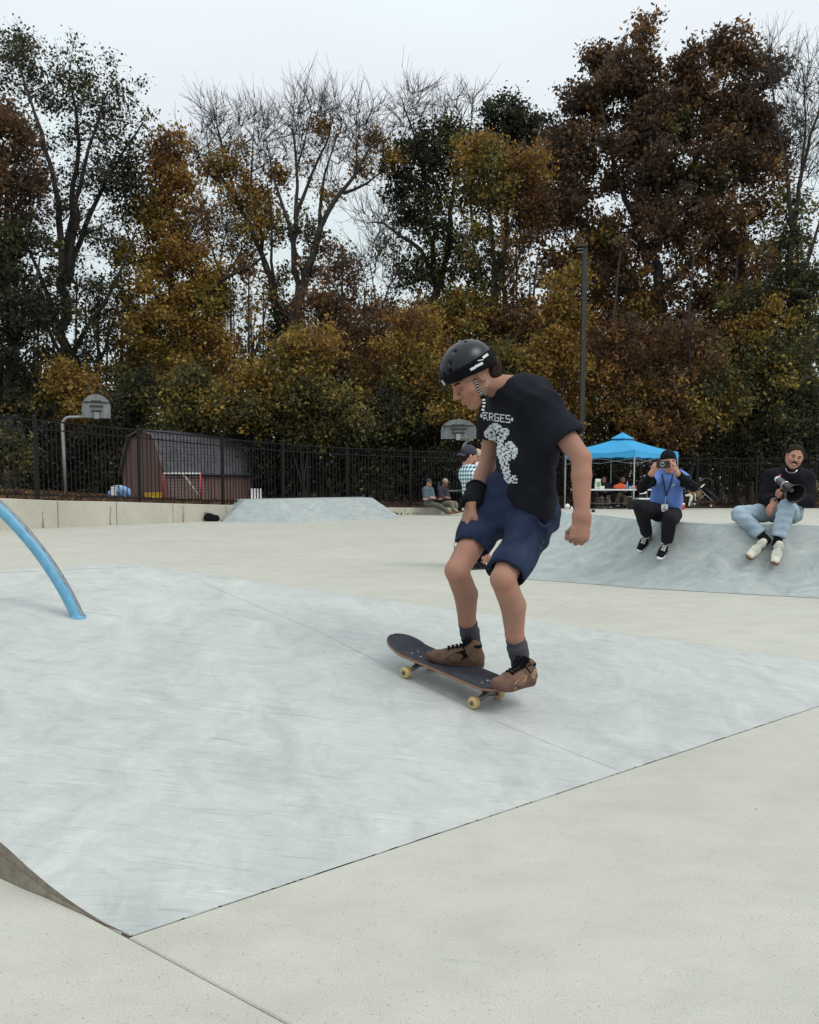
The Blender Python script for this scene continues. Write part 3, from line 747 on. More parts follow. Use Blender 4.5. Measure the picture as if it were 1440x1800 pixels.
# ------------------------------------------------------------------ fence of black pickets
FH = 1.86
def fence(path, label, spacing=.112, first_n=10**6, skip=0):
    """path: list of (point, base height); posts about every 2.4 m"""
    root = empty('picket_fence', path[0][0] + Vector((0, 0, path[0][1])), label, 'fence')
    base = root.location
    d = [0]
    for i in range(len(path) - 1): d.append(d[-1] + (path[i + 1][0] - path[i][0]).length)
    def P(s):
        i = max(j for j in range(len(path) - 1) if d[j] <= s + 1e-9); f = (s - d[i]) / (d[i + 1] - d[i]); a, b = path[i], path[i + 1]
        p = a[0].lerp(b[0], f); return Vector((p.x, p.y, a[1] + (b[1] - a[1]) * f)), math.atan2(b[0].y - a[0].y, b[0].x - a[0].x)
    npost = max(1, round(d[-1] / 2.42)); step = d[-1] / npost
    pm = MB(); pm.box((0, 0, (FH + .09) / 2), (.066, .066, FH + .09)); pme = None
    cm = MB(); cm.box((0, 0, FH + .105), (.078, .078, .03), None, .6)
    pk = MB(); pk.box((0, 0, FH / 2 + .03), (.017, .017, FH - .07)); pkm = None
    for i in range(skip, npost + 1):
        p, a = P(min(d[-1], i * step))
        for mb_, nm in ((pm, 'fence_post'), (cm, 'post_cap')):
            if i == skip: o = mb_.build(nm, M['fence'], root); mb_.me = o.data
            else: o = bpy.data.objects.new(nm, mb_.me); COL.objects.link(o); o.parent = root
            o.matrix_parent_inverse = Matrix.Identity(4); o.location = p - base; o.rotation_euler = (0, 0, a)
    for i in range(npost):
        p, _ = P(i * step); q, _ = P(min(d[-1], (i + 1) * step))
        for zz, hh in ((FH, .035), (FH - .2, .03), (.11, .032)):
            m = MB(); m.bar(p + Vector((0, 0, zz)), q + Vector((0, 0, zz)), .03, hh); m.build('rail', M['fence'], root)
    n = 0; rest = MB(); s = spacing / 2
    while s < d[-1]:
        p, a = P(s); s += spacing
        if abs((s / step) - round(s / step)) * step < .06: continue
        n += 1
        if n <= first_n:
            if pkm is None: o = pk.build('picket', M['fence'], root); pkm = o.data
            else: o = bpy.data.objects.new('picket', pkm); COL.objects.link(o); o.parent = root
            o.matrix_parent_inverse = Matrix.Identity(4); o.location = p - base; o.rotation_euler = (0, 0, a)
        else: rest.box((p.x, p.y, p.z + FH / 2 + .03), (.017, .017, FH - .07))
    if rest.v: tag(rest.build('picket', M['fence'], root), kind='stuff')
    return root
def wall_back(i, back=.14):
    p, z = WP[i]; a = WP[max(0, i - 1)][0]; b = WP[min(len(WP) - 1, i + 1)][0]; t = b - a; t.z = 0; t.normalize(); return (p + Vector((-t.y, t.x, 0)) * back, z)
# start the left run so a post falls at the photograph's first post
fence([wall_back(i) for i in range(0, 6)], 'black metal picket fence standing on the sloping retaining wall at left')
fence([wall_back(i, .14 if i == 5 else .34) for i in range(5, 12)], 'black metal picket fence behind the box and the low seat wall', skip=1)
fence([wall_back(11, .34), (on(900, 897.5, .08), .08), (on(985, 895.5, .08), .08), (on(1190, 893.8, .08), .08), (on(1440, 893.2, .08), .08), (on(1640, 893, .08), .08)], 'black metal picket fence running behind the blue canopy at right', first_n=290, skip=1)

# the blue rainbow rail that lands on the bank
rb = onbank(146, 1086); rend = at(-4, 893, rb.y - .02)
cen = Vector((rb.x - 1.62, rb.y - .10, rb.z - .62)); path = []
# circular arc through the landing point, the point at the left frame edge and an equal far foot
p2 = rend; xa, za = rb.x, rb.z - .06; xb, zb = p2.x, p2.z; xc = rb.x - 3.05; zc = za
def circ(x1, y1, x2, y2, x3, y3):
    a = x1 * (y2 - y3) - y1 * (x2 - x3) + x2 * y3 - x3 * y2
    bx = (x1 * x1 + y1 * y1) * (y3 - y2) + (x2 * x2 + y2 * y2) * (y1 - y3) + (x3 * x3 + y3 * y3) * (y2 - y1)
    by = (x1 * x1 + y1 * y1) * (x2 - x3) + (x2 * x2 + y2 * y2) * (x3 - x1) + (x3 * x3 + y3 * y3) * (x1 - x2)
    return -bx / (2 * a), -by / (2 * a)
ccx, ccz = circ(xa, za, xb, zb, xc, zc); rr_ = math.hypot(xa - ccx, za - ccz)
a0 = math.atan2(za - ccz, xa - ccx); a1 = math.atan2(zc - ccz, xc - ccx)
if a1 < a0: a1 += 2 * math.pi
arc = [Vector((ccx + rr_ * math.cos(a0 + (a1 - a0) * k / 60), rb.y, ccz + rr_ * math.sin(a0 + (a1 - a0) * k / 60))) for k in range(61)]
rl = empty('rainbow_rail', (rb.x, rb.y, rb.z), 'sky blue arched steel grind rail with scraped top on the bank', 'grind rail')
m = MB(); m.tube(arc, .0315, 16); m.build('pipe', M['rail'], rl, True)
wm = MB(); wv = []
for k, p in enumerate(arc):
    rad = (p - Vector((ccx, rb.y, ccz))).normalized()
    for j in range(7):
        a = R(-26 + 62 * j / 6 + 6 * math.sin(k * 1.7)); wv.append(p + (rad * math.cos(a) + Vector((0, -1, 0)) * math.sin(a)) * .0321)
wm.add(wv, [(k * 7 + j, (k + 1) * 7 + j, (k + 1) * 7 + j + 1, k * 7 + j + 1) for k in range(60) for j in range(6)]); wm.build('worn_strip', M['worn'], rl, True)
for q in (arc[1], arc[-2]):
    m = MB(); z = max(bank_z(Vector((q.x, q.y, 0))), 0); m.tube([Vector((q.x - .003, q.y, z - .03)), Vector((q.x + .004, q.y, z + .012))], .036, 16); m.build('foot_collar', M['rail'], rl, True)

# ================================================================== BUILT THINGS BEHIND THE FENCE
# barn shaped shed
SY = 27.5; near = at(292, 885, SY); near.z = 0; LD = Vector((.6, .8, 0)).normalized(); GD = Vector((-.8, .6, 0)).normalized()
gz = land_z(near.x + 1, near.y + 1) - .05
SL, SW = 3.75, 2.4
EAVE = at(292, 828, SY).z; TOPZ = at(255, 757.5, SY + .9).z
shed = empty('barn_shed', Vector((near.x, near.y, gz)), 'brown barn style garden shed with curved grey shingle roof', 'shed')
def SP(l, g, z): return Vector((near.x, near.y, 0)) + LD * l + GD * g + Vector((0, 0, z))
# gambrel profile across the gable (g from 0 to SW)
gp = [(0, EAVE), (.1, EAVE + .34), (.24, EAVE + .68), (.5, TOPZ - .2), (SW / 2, TOPZ), (SW - .5, TOPZ - .2), (SW - .24, EAVE + .68), (SW - .1, EAVE + .34), (SW, EAVE)]
def gtop(gq):
    for (a, za), (b, zb) in zip(gp, gp[1:]):
        if a <= gq <= b + 1e-6: return za + (zb - za) * (gq - a) / (b - a)
    return EAVE
body = MB(); body.prism([SP(.03, .03, gz - .2), SP(.03, SW - .03, gz - .2)] + [SP(.03, max(.03, min(SW - .03, q)), z - .04) for q, z in reversed(gp)], LD * (SL - .06)); body.build('wall', M['siding'], shed, fixn=True)
npl = 20
for i in range(npl):                                    # long wall boards
    l0 = SL * i / npl; m = MB(); m.prism([SP(l0 + .007, 0, gz - .15), SP(l0 + SL / npl - .007, 0, gz - .15), SP(l0 + SL / npl - .007, 0, EAVE), SP(l0 + .007, 0, EAVE)], GD * .025); m.build('siding_board', M['siding'], shed, fixn=True)
ng = 13
for i in range(ng):                                     # gable boards follow the roof curve
    g0, g1 = SW * i / ng + .007, SW * (i + 1) / ng - .007; m = MB()
    m.prism([SP(0, g0, gz - .15), SP(0, g1, gz - .15), SP(0, g1, gtop(g1) - .03), SP(0, g0, gtop(g0) - .03)], LD * .025); m.build('siding_board', M['siding'], shed, fixn=True)
roof = MB()
for i in range(len(gp) - 1):
    (a, za), (b, zb) = gp[i], gp[i + 1]; nn = Vector((0, 0, 0)) + GD * -(zb - za) + Vector((0, 0, (b - a))); nn.normalize()
    roof.prism([SP(-.1, a - (.1 if i == 0 else 0), za - (.12 if i == 0 else 0)), SP(SL + .1, a - (.1 if i == 0 else 0), za - (.12 if i == 0 else 0)), SP(SL + .1, b + (.1 if i == 7 else 0), zb - (.12 if i == 7 else 0)), SP(-.1, b + (.1 if i == 7 else 0), zb - (.12 if i == 7 else 0))], nn * .035)
ro = roof.build('roof', M['shingle'], shed, fixn=True)
sh = MB()                                               # shingle courses, each tab proud of the last
for i in range(4):
    (a, za), (b, zb) = gp[i], gp[i + 1]; nn = GD * -(zb - za) + Vector((0, 0, (b - a))); ln = nn.length; nn.normalize(); dn = (GD * (b - a) + Vector((0, 0, zb - za))).normalized()
    rws = max(1, round(ln / .13))
    for r_ in range(rws):
        for c in range(22):
            l0 = -.1 + (SL + .2) * (c + (.5 if r_ % 2 else 0)) / 22; l1 = min(SL + .1, l0 + (SL + .2) / 22 - .008)
            if l0 > SL: continue
            p = SP(l0, a, za) + dn * (ln * r_ / rws) + nn * (.048 + random.uniform(0, .006)); q = SP(l1, a, za) + dn * (ln * r_ / rws) + nn * .05
            e = dn * (ln / rws + .02); sh.add([p, q, q + e - nn * .012, p + e - nn * .012, p - nn * .02, q - nn * .02], [(0, 1, 2, 3), (4, 5, 1, 0)])
tag(sh.build('shingle', M['shingle'], shed), kind='stuff')
trm = MB(); trm.tube([SP(-.11, q, z + .02) for q, z in gp], .035, 6); trm.build('roof_trim', M['siding'], shed, True)
trm = MB(); trm.bar(SP(-.1, -.1, EAVE - .1), SP(SL + .1, -.1, EAVE - .1), .04, .07); trm.build('eave_trim', M['fence'], shed)

# hockey goal in front of it
HY = 24.6; gl, gr = at(288, 885, HY), at(352, 885, HY); gzz = land_z(gl.x, gl.y); ztop = at(300, 832.5, HY).z
goal = empty('hockey_goal', (gl.x, gl.y, gzz), 'red and white street hockey goal standing against the brown shed', 'goal')
gx = Vector((gr.x - gl.x, .12, 0)); bkd = Vector((.1, .75, 0)); L0 = Vector((gl.x, gl.y, 0)); zv = lambda z: Vector((0, 0, z))
for p in (L0, L0 + gx):
    m = MB(); m.tube([p + zv(gzz - .05), p + zv(ztop)], .03, 8); m.build('post', M['red'], goal, True)
m = MB(); m.tube([L0 + zv(ztop), L0 + gx + zv(ztop)], .026, 8); m.build('crossbar', M['trimw'], goal, True)
m = MB(); m.tube([L0 + gx * .52 + zv(ztop), L0 + gx * .6 + bkd * .6 + zv(ztop * .55 + gzz * .45), L0 + gx * .78 + bkd + zv(gzz)], .026, 8); m.build('back_brace', M['trimw'], goal, True)
m = MB(); m.tube([L0 + zv(gzz + .02), L0 + bkd + zv(gzz + .02), L0 + gx + bkd + zv(gzz + .02), L0 + gx + zv(gzz + .02)], .022, 6); m.build('base_frame', M['red'], goal, True)
m = MB()
for i in range(15):
    a = L0 + gx * (i / 14); m.tube([a + zv(ztop), a + bkd + zv(gzz)], .0035, 3, False)
for j in range(9):
    f = j / 9; a = L0 + bkd * f + zv(ztop + (gzz - ztop) * f); m.tube([a, a + gx], .0035, 3, False)
tag(m.build('net', M['net'], goal), kind='stuff')
p = at(270, 879, 25.6); zb_ = land_z(p.x, p.y)
yb = empty('crate', (p.x, p.y, zb_), 'small yellow crate lying beside the hockey goal', 'crate')
m = MB(); m.box((p.x, p.y, zb_ + .1), (.42, .3, .2), None, 1.06); m.build('tub', M['yellow'], yb, False, .01)
m = MB(); m.box((p.x, p.y, zb_ + .215), (.47, .34, .03)); m.build('rim', M['yellow'], yb)
# blue and white bundle left of the shed
p = at(209, 875, 25.5); zb_ = land_z(p.x, p.y)
bd = empty('sports_bag', (p.x, p.y, zb_), 'blue and white sports bag lying left of the brown shed', 'bag')
S_ = Sculpt(); S_.cone(p + Vector((-.18, 0, zb_ - p.z + .16)), p + Vector((.16, .1, zb_ - p.z + .2)), .15, .19, .05).ell(p + Vector((.05, 0, zb_ - p.z + .3)), (.2, .15, .14), None, .06)
S_.mesh('body', .03, mat('blue_nylon', (.2, .36, .62), .6, .3, 4), bd, folds(.012, (1, 0, .4), 22, (0, 1, 1), 17))
m = MB(); m.box(p + Vector((-.1, -.17, zb_ - p.z + .22)), (.16, .03, .2)); m.box(p + Vector((-.12, -.08, zb_ - p.z + .36)), (.2, .1, .06)); m.build('panel', M['trimw'], bd, False, .01)
m = MB(); m.tube([p + Vector((-.25, -.1, zb_ - p.z + .1)), p + Vector((-.1, -.12, zb_ - p.z + .42)), p + Vector((.1, -.12, zb_ - p.z + .42)), p + Vector((.2, -.1, zb_ - p.z + .2))], .016, 6); m.build('strap', M['trimw'], bd, True)

# basketball hoops
def hoop(px, Y, label, lean, back, s=1.0):
    """px: pole foot, pole bend, arm end, board box"""
    f = at(*px['foot'], Y); zf = land_z(f.x, f.y)
    t = at(*px['bend'], Y); e = at(*px['arm'], Y - .1)
    root = empty('basketball_hoop', (f.x, f.y, zf), label, 'basketball hoop')
    path = [Vector((f.x, f.y, zf - .1)), Vector((f.x + (t.x - f.x) * .6, f.y, zf + (t.z - zf) * .6)), Vector((t.x, t.y, t.z - .1))]
    for k in range(7):
        a = math.pi / 2 * k / 6; rad = e.z - t.z if e.z > t.z else .4
        path.append(Vector((t.x + rad * (1 - math.cos(a)), t.y, t.z + rad * math.sin(a))))
    path.append(Vector((e.x, e.y, e.z)))
    m = MB(); m.tube(path, .057 * s, 10); m.build('pole', M['galv'], root, True)
    x0, y0, x1, y1 = px['board']; c = at((x0 + x1) / 2, (y0 + y1) / 2, Y - .15); wd = pxm(Y) * (x1 - x0); ht = pxm(Y) * (y1 - y0)
    ax = Vector((math.cos(back), math.sin(back), 0)); wd /= max(.3, abs(math.cos(back))); nrm = Vector((-ax.y, ax.x, 0))
    poly = [c - ax * wd / 2 - zv(ht / 2), c + ax * wd / 2 - zv(ht / 2), c + ax * wd / 2 + zv(-ht * .05)]
    for k in range(1, 10):
        a = math.pi * k / 10; poly.append(c + ax * wd / 2 * math.cos(a) + zv(-ht * .05 + ht * .55 * math.sin(a)))
    poly.append(c - ax * wd / 2 + zv(-ht * .05))
    m = MB(); m.prism(poly, nrm * .05); bo = m.build('backboard', M['board'], root, False, 0, True)
    m = MB(); m.bar(c - ax * wd * .44 + zv(ht * .16) - nrm * .02, c + ax * wd * .44 + zv(ht * .16) - nrm * .02, .03, .03)
    for q in (-.2, 0.0, .2): m.bar(c - ax * wd * (.24 - abs(q) * .3) + zv(ht * q) - nrm * .03, c + ax * wd * (.24 - abs(q) * .3) + zv(ht * q) - nrm * .03, .025, .04)
    m.build('board_brace', M['pole'], bo)
    m = MB(); m.box(c - zv(ht * .42) - nrm * .05, (.16, .1, .22)); m.build('bracket', M['galv'], root, False, .01)
    rc = c - zv(ht * .46) + ax * 0 + nrm * .32 * (1 if back >= 0 else -1) * (-1 if lean else 1)
    m = MB(); m.tube([rc + Vector((math.cos(k / 20 * 2 * math.pi), math.sin(k / 20 * 2 * math.pi), 0)) * .225 for k in range(21)], .011, 6, False); m.build('rim', mat('rusted_rim', (.15, .05, .03), .7, .2), root, True)
hoop(dict(foot=(117, 884), bend=(110, 748), arm=(172, 733), board=(149, 693, 190, 734)), 29, 'basketball hoop with bent grey pole and fan shaped board behind the left fence', 0, R(28))
hoop(dict(foot=(815, 890), bend=(814, 790), arm=(806, 772), board=(776, 737, 836, 771)), 29.9, 'dim basketball board half hidden in the trees above the seated men', 1, R(-12))

# tall light pole
LY = 31.0; f = at(1020, 892, LY); tpt = at(1028.5, 434, LY); zf = .06
lp = empty('light_pole', (f.x, f.y, zf), 'tall square bronze light pole rising left of the blue canopy', 'light pole')
m = MB(); m.bar(Vector((f.x, f.y, zf - .1)), Vector((tpt.x, tpt.y, tpt.z)), .17, .17, Vector((0, 1, 0))); m.build('shaft', M['pole'], lp)
m = MB(); m.box((tpt.x - .13, tpt.y, tpt.z + .03), (.42, .3, .1)); hd = m.build('lamp_head', M['pole'], lp, False, .01)
for dz in (-.08, -.2):
    m = MB(); m.bar(Vector((tpt.x - .3, tpt.y - .05, tpt.z + dz - .02)), Vector((tpt.x - .06, tpt.y - .05, tpt.z + dz + .01)), .03, .022); m.build('bracket_arm', M['galv'], lp)
m = MB(); m.box((f.x, f.y, zf + .02), (.34, .34, .06)); m.build('base_plate', M['pole'], lp, False, .01)

# pale bench of slats behind the fence, between the seated men
by = 30.5; b0, b1 = at(772, 862, by), at(835, 861, by); zf = land_z((b0.x + b1.x) / 2, by)
bn = empty('park_bench', (b0.x, b0.y, zf), 'weathered pale slatted bench behind the fence beyond the seated men', 'bench')
for k in range(11):
    x = b0.x + (b1.x - b0.x) * k / 10; m = MB(); m.box((x, by + .2, at(0, 856.5, by).z), (.07, .03, .42)); m.build('back_slat', M['board'], bn)
m = MB(); m.box(((b0.x + b1.x) / 2, by - .05, at(0, 862.5, by).z), (b1.x - b0.x + .1, .46, .05)); m.build('seat', M['trimw'], bn)
for x in (b0.x + .1, b1.x - .1):
    m = MB(); m.box((x, by, (zf + at(0, 862.5, by).z) / 2), (.06, .4, at(0, 862.5, by).z - zf)); m.build('leg', M['pole'], bn)
# white chair right of the shed
p = at(449, 872, 27); zf = land_z(p.x, p.y)
ch = empty('garden_chair', (p.x, p.y, zf), 'white garden chair beside the right end of the shed', 'chair')
m = MB(); m.box((p.x, p.y, at(0, 878, 27).z), (.42, .4, .04)); m.build('seat', M['trimw'], ch)
for k in range(4): m = MB(); m.box((p.x - .15 + .1 * k, p.y + .2, at(0, 868, 27).z), (.06, .03, .34)); m.build('back_slat', M['trimw'], ch)
for x, y in ((-.18, -.17), (.18, -.17), (-.18, .17), (.18, .17)): m = MB(); m.box((p.x + x, p.y + y, (zf + at(0, 878, 27).z) / 2), (.04, .04, at(0, 878, 27).z - zf)); m.build('leg', M['trimw'], ch)

# backpack dropped at the wall
p = on(374, 916.5, 0); Y = p.y; s = pxm(Y)
bp_ = empty('backpack', (p.x, p.y, 0), 'black backpack dropped on the concrete against the wall', 'backpack')
S_ = Sculpt(); S_.cone(p + Vector((-.13, 0, .1)), p + Vector((.1, .02, .085)), .105, .095, .05, Vector((0, 1, 0)), .9).ell(p + Vector((-.1, .02, .15)), (.1, .1, .08), None, .05)
S_.mesh('body', .02, M['black'], bp_, folds(.006, (1, 0, .4), 40, (0, 1, 1), 27), [((0, 0, .002), (0, 0, -1))])
m = MB(); m.tube([p + Vector((-.2, -.06, .1)), p + Vector((-.19, -.08, .25)), p + Vector((-.08, -.1, .22)), p + Vector((.03, -.1, .16))], .012, 6); m.build('strap', M['black'], bp_, True)
m = MB(); m.tube([p + Vector((.16, -.05, .08)), p + Vector((.25, -.1, .03)), p + Vector((.33, -.1, .01))], .006, 5); m.build('cord', M['black'], bp_, True)

# ================================================================== CANOPY AND WHAT STANDS UNDER IT
TY = 27.2
cF = at(1116, 796, TY); cL = at(993.5, 796, TY + 1.25); cR = at(1192.5, 797, TY + 1.9); cB = cL + cR - cF
zval = at(1116, 791, TY).z; zb = at(1116, 804, TY).z; ap = at(1096, 768, TY + 1.6); 
for q in (cF, cL, cR, cB): q.z = 0
tent = empty('canopy_tent', Vector((cF.x, cF.y, .1)), 'bright blue pop up canopy tent on white legs', 'canopy')
cn = MB(); cs = [cF, cR, cB, cL]; apx = Vector(((cF.x + cB.x) / 2, (cF.y + cB.y) / 2, ap.z))
n_ = 8; gv = []; 
for a, b in zip(cs, cs[1:] + cs[:1]):
    for i in range(n_ + 1):
        ed = a.lerp(b, i / n_)
        for j in range(n_ + 1):
            t = j / n_ * .86; sag = -.09 * math.sin(math.pi * i / n_) * (1 - t) - .05 * math.sin(math.pi * t)
            gv.append(Vector((ed.x, ed.y, zval)).lerp(apx, t) + zv(sag))
for q in range(4):
    o = q * (n_ + 1) ** 2; cn.add([gv[o + k] for k in range((n_ + 1) ** 2)], [(i * (n_ + 1) + j, (i + 1) * (n_ + 1) + j, (i + 1) * (n_ + 1) + j + 1, i * (n_ + 1) + j + 1) for i in range(n_) for j in range(n_)])
can = cn.build('canopy_top', M['canopy'], tent, True)
vc = MB()
for a, b in zip(cs, cs[1:] + cs[:1]):
    pa = lambda q, f: Vector((q.x, q.y, 0)).lerp(Vector((apx.x, apx.y, 0)), f)
    p0, p1 = pa(a, .8), pa(b, .8); z0 = zval + (apx.z - zval) * .8 + .05
    vc.add([p0 + zv(z0), p1 + zv(z0), apx + zv(.16)], [(0, 1, 2)]); 
    vc.add([p0 + zv(z0 - .03), p1 + zv(z0 - .03), p1 + zv(z0), p0 + zv(z0)], [(0, 1, 2, 3)])
vc.build('vent_cap', M['canopy'], can)
for a, b in zip(cs, cs[1:] + cs[:1]):
    v = MB(); vv = []
    out_ = Vector((b.y - a.y, -(b.x - a.x), 0)).normalized()
    for i in range(13):
        p = a.lerp(b, i / 12); sag = -.085 * math.sin(math.pi * i / 12)
        vv += [p + zv(zval + sag * 1.0 + .004) + out_ * .004, p + zv(zb + .02 * math.sin(i * 2.2)) + out_ * (.012 + .012 * math.sin(i * 2.6))]
    v.add(vv, [(2 * i, 2 * i + 1, 2 * i + 3, 2 * i + 2) for i in range(12)]); v.build('valance', M['canopy'], tent, True)
for q in cs:
    m = MB(); gq = .10; m.tube([q.lerp(apx, .01).xy.to_3d() + zv(gq), q.lerp(apx, .01).xy.to_3d() + zv(zb + .1)], .02, 4); m.build('leg', M['alu'], tent)
    m = MB(); m.box(q.xy.to_3d() + zv(gq + .01), (.13, .13, .02)); m.build('foot_plate', M['alu'], tent)
    m = MB(); m.tube([q.xy.to_3d() + zv(zb - .02), Vector((apx.x, apx.y, apx.z - .12))], .014, 4); m.build('roof_bar', M['greyp'], tent)
for a, b in zip(cs, cs[1:] + cs[:1]):
    m = MB(); c = a.lerp(b, .5)
    m.tube([a + zv(zb - .02), c + zv(zb - .2), b + zv(zb - .02)], .008, 4); m.tube([a + zv(zb - .22), c + zv(zb - .02), b + zv(zb - .22)], .008, 4); m.build('truss', M['greyp'], tent)

# folding table with its clutter
ty = 27.6; t0, t1 = at(1010, 861, ty), at(1152, 860, ty); zt_ = t0.z
tb = empty('folding_table', (t0.x, t0.y, .12), 'long white folding table with bags and bottles on top under the canopy', 'table')
m = MB(); m.box(((t0.x + t1.x) / 2, ty + .36, zt_), (t1.x - t0.x, .74, .05)); m.build('table_top', M['white'], tb, False, .01)
for x in (t0.x + .25, t1.x - .25):
    for yy in (ty + .08, ty + .64): m = MB(); m.tube([Vector((x, yy, .08)), Vector((x, yy, zt_))], .014, 6); m.build('leg', M['greyp'], tb, True)
m = MB(); m.tube([Vector((t0.x + .25, ty + .36, .35)), Vector((t1.x - .25, ty + .36, .35))], .012, 6); m.build('stretcher', M['greyp'], tb, True)
ttop = zt_ + .026
def on_table(u, dy=.25): q = at(u, 860, ty + dy); return Vector((q.x, ty + dy, ttop))
q = on_table(1051); gb = empty('grocery_bag', q, 'white and green paper bag standing on the folding table', 'bag')
m = MB(); m.box(q + zv(.17), (.2, .14, .34), None, .85); m.build('sack', M['paper'], gb, False, .02)
m = MB(); m.box(q + Vector((.01, -.075, .16)), (.12, .012, .16)); m.build('print', M['green'], gb)
q = on_table(1058, .15); m = MB(); m.box(q + zv(.05), (.16, .12, .1)); tag(m.build('carton', M['white'], None, False, .01), 'small white carton beside the green printed bag on the table', 'box')
q = on_table(1102.5, .2); bo = empty('water_bottle', q, 'tall pale blue water bottle standing on the folding table', 'bottle')
m = MB(); m.lathe(q, (0, 0, 1), [(0, .03), (.01, .036), (.16, .036), (.19, .02), (.215, .014)], 12); m.build('bottle_body', M['bottle'], bo, True)
m = MB(); m.lathe(q + zv(.216), (0, 0, 1), [(0, .016), (.022, .016)], 10); m.build('cap', M['white'], bo, True)
for k, (u, h_) in enumerate(((1108, .07), (1112.5, .09), (1117, .06))):
    q = on_table(u, .18 + .1 * (k % 2)); m = MB(); m.lathe(q, (0, 0, 1), [(0, .026), (h_ * 1.2, .036), (h_ * 1.2 + .004, .032), (.01, .02)], 10)
    tag(m.build('paper_cup', M['white'], None, True), ['small white paper cup standing closest to the blue water bottle', 'tallest white paper cup, in the middle of the three on the table', 'lowest white paper cup, next to the red box on the table'][k], 'cup', 'paper cups on the folding table')
# paper hanging off the front of the table
pa = [at(1121, 858.5, ty - .05), at(1134, 858, ty - .05), at(1137.5, 867, ty - .12), at(1125, 868.8, ty - .12)]
m = MB(); m.add(pa + [p + Vector((0, .004, 0)) for p in pa], [(0, 3, 2, 1), (4, 5, 6, 7), (0, 1, 5, 4), (2, 3, 7, 6), (1, 2, 6, 5), (3, 0, 4, 7)]); tag(m.build('paper_sheet', M['paper']), 'white paper sheet hanging over the front edge of the folding table', 'paper')
q = on_table(1120.5, .2); m = MB(); m.box(q + zv(.05), (.22, .16, .1)); tag(m.build('snack_box', M['red'], None, False, .012), 'small red box at the right end of the folding table', 'box')
# low white bench at the right
q0, q1 = at(1123, 877, 26.8), at(1152, 875, 26.8); m = MB()
lb_ = empty('low_table', (q0.x, q0.y, .12), 'low white side table in front of the right canopy leg', 'table')
m.box(((q0.x + q1.x) / 2 + .1, 27.0, q0.z), (q1.x - q0.x + .2, .5, .045)); m.build('table_top', M['white'], lb_, False, .008)
for x in (q0.x + .06, q1.x + .1):
    for yy in (26.82, 27.2): m = MB(); m.tube([Vector((x, yy, .08)), Vector((x, yy, q0.z))], .014, 6); m.build('leg', M['greyp'], lb_, True)
# folding chairs
def chair(u, v, Y, label, ang=0.0, mt='alu'):
    p = at(u, v, Y); z = .11; sz = z + .44; Mx = Matrix.Rotation(ang, 3, 'Z')
    c = empty('folding_chair', (p.x, p.y, z), label, 'chair', 'folding chairs under the canopy')
    W = lambda x, y, zz: Vector((p.x, p.y, 0)) + Mx @ Vector((x, y, 0)) + zv(zz)
    m = MB(); m.box(W(0, 0, sz), (.42, .4, .03), Mx); m.build('seat', M['white'] if mt == 'white' else M['blackp'], c, False, .01)
    m = MB(); m.box(W(0, .22, sz + .36), (.42, .03, .2), Mx); m.build('backrest', M['blackp'], c, False, .01)
    for s in (-1, 1):
        m = MB(); m.tube([W(.21 * s, -.22, z), W(.21 * s, .22, sz + .46)], .012, 6); m.build('leg', M['greyp'], c, True)
        m = MB(); m.tube([W(.21 * s, .24, z), W(.21 * s, -.12, sz)], .012, 6); m.build('leg', M['greyp'], c, True)
chair(1060, 880, 28.7, 'black folding chair under the woman at the left of the table', .3)
chair(1100, 879, 28.7, 'white folding chair under the person in tan trousers', -.2, 'white')
# dark crate / bin at front canopy leg
q = at(1110.5, 896, 27.0); m = MB(); m.lathe((q.x, q.y, .1), (0, 0, 1), [(0, .13), (.36, .16), (.37, .17), (.4, .17)], 14)
tag(m.build('bin', M['blackp'], None, True), 'small black bin at the foot of the front canopy leg', 'bin')
m = MB(); q = at(1058, 889, 28.2); rc = empty('equipment_trolley', (q.x, q.y, .1), 'dark wire trolley on wheels beneath the folding table', 'trolley')
for k in range(4): m = MB(); m.box((q.x, q.y, .22 + .1 * k), (.42, .3, .018)); m.build('shelf', M['greyp'], rc)
for sx in (-.2, .2):
    for sy in (-.14, .14): m = MB(); m.tube([Vector((q.x + sx, q.y + sy, .12)), Vector((q.x + sx, q.y + sy, .6))], .01, 6); m.build('post', M['blackp'], rc)
# white ball and cone by the bank edge
q = at(997.5, 890, 24); zq = q.z; m = MB(); m.ball((q.x, q.y, zq), .075, 16, 10); tag(m.build('ball', M['white'], None, True), 'white ball lying on the deck left of the canopy', 'ball')
zq -= .075
q = at(1005, 892, 24); m = MB(); m.lathe((q.x, q.y, zq), (0, 0, 1), [(0, .045), (.01, .04), (.075, .008)], 10); tag(m.build('marker_cone', M['white'], None, True), 'tiny white marker cone beside the white ball', 'cone')
q = at(1043, 898, 19); m = MB(); m.lathe((q.x - .04, q.y, q.z), (1, 0, 0), [(0, .03), (.01, .035), (.07, .035), (.08, .03)], 12); tag(m.build('tape_roll', M['blackp'], None, True), 'dark roll of tape lying on the bank edge', 'tape')
q = at(1199, 890, 26.5); m = MB(); m.lathe((q.x, q.y, q.z - .12), (0, 0, 1), [(0, .07), (.17, .09)], 14); cup = empty('cooler_jug', (q.x, q.y, q.z - .12), 'small red jug with white lid on the deck beside the stroller', 'jug'); m.build('jug_body', M['red'], cup, True)
m = MB(); m.lathe((q.x, q.y, q.z + .05), (0, 0, 1), [(0, .092), (.05, .09), (.06, .05)], 14); m.build('lid', M['white'], cup, True)

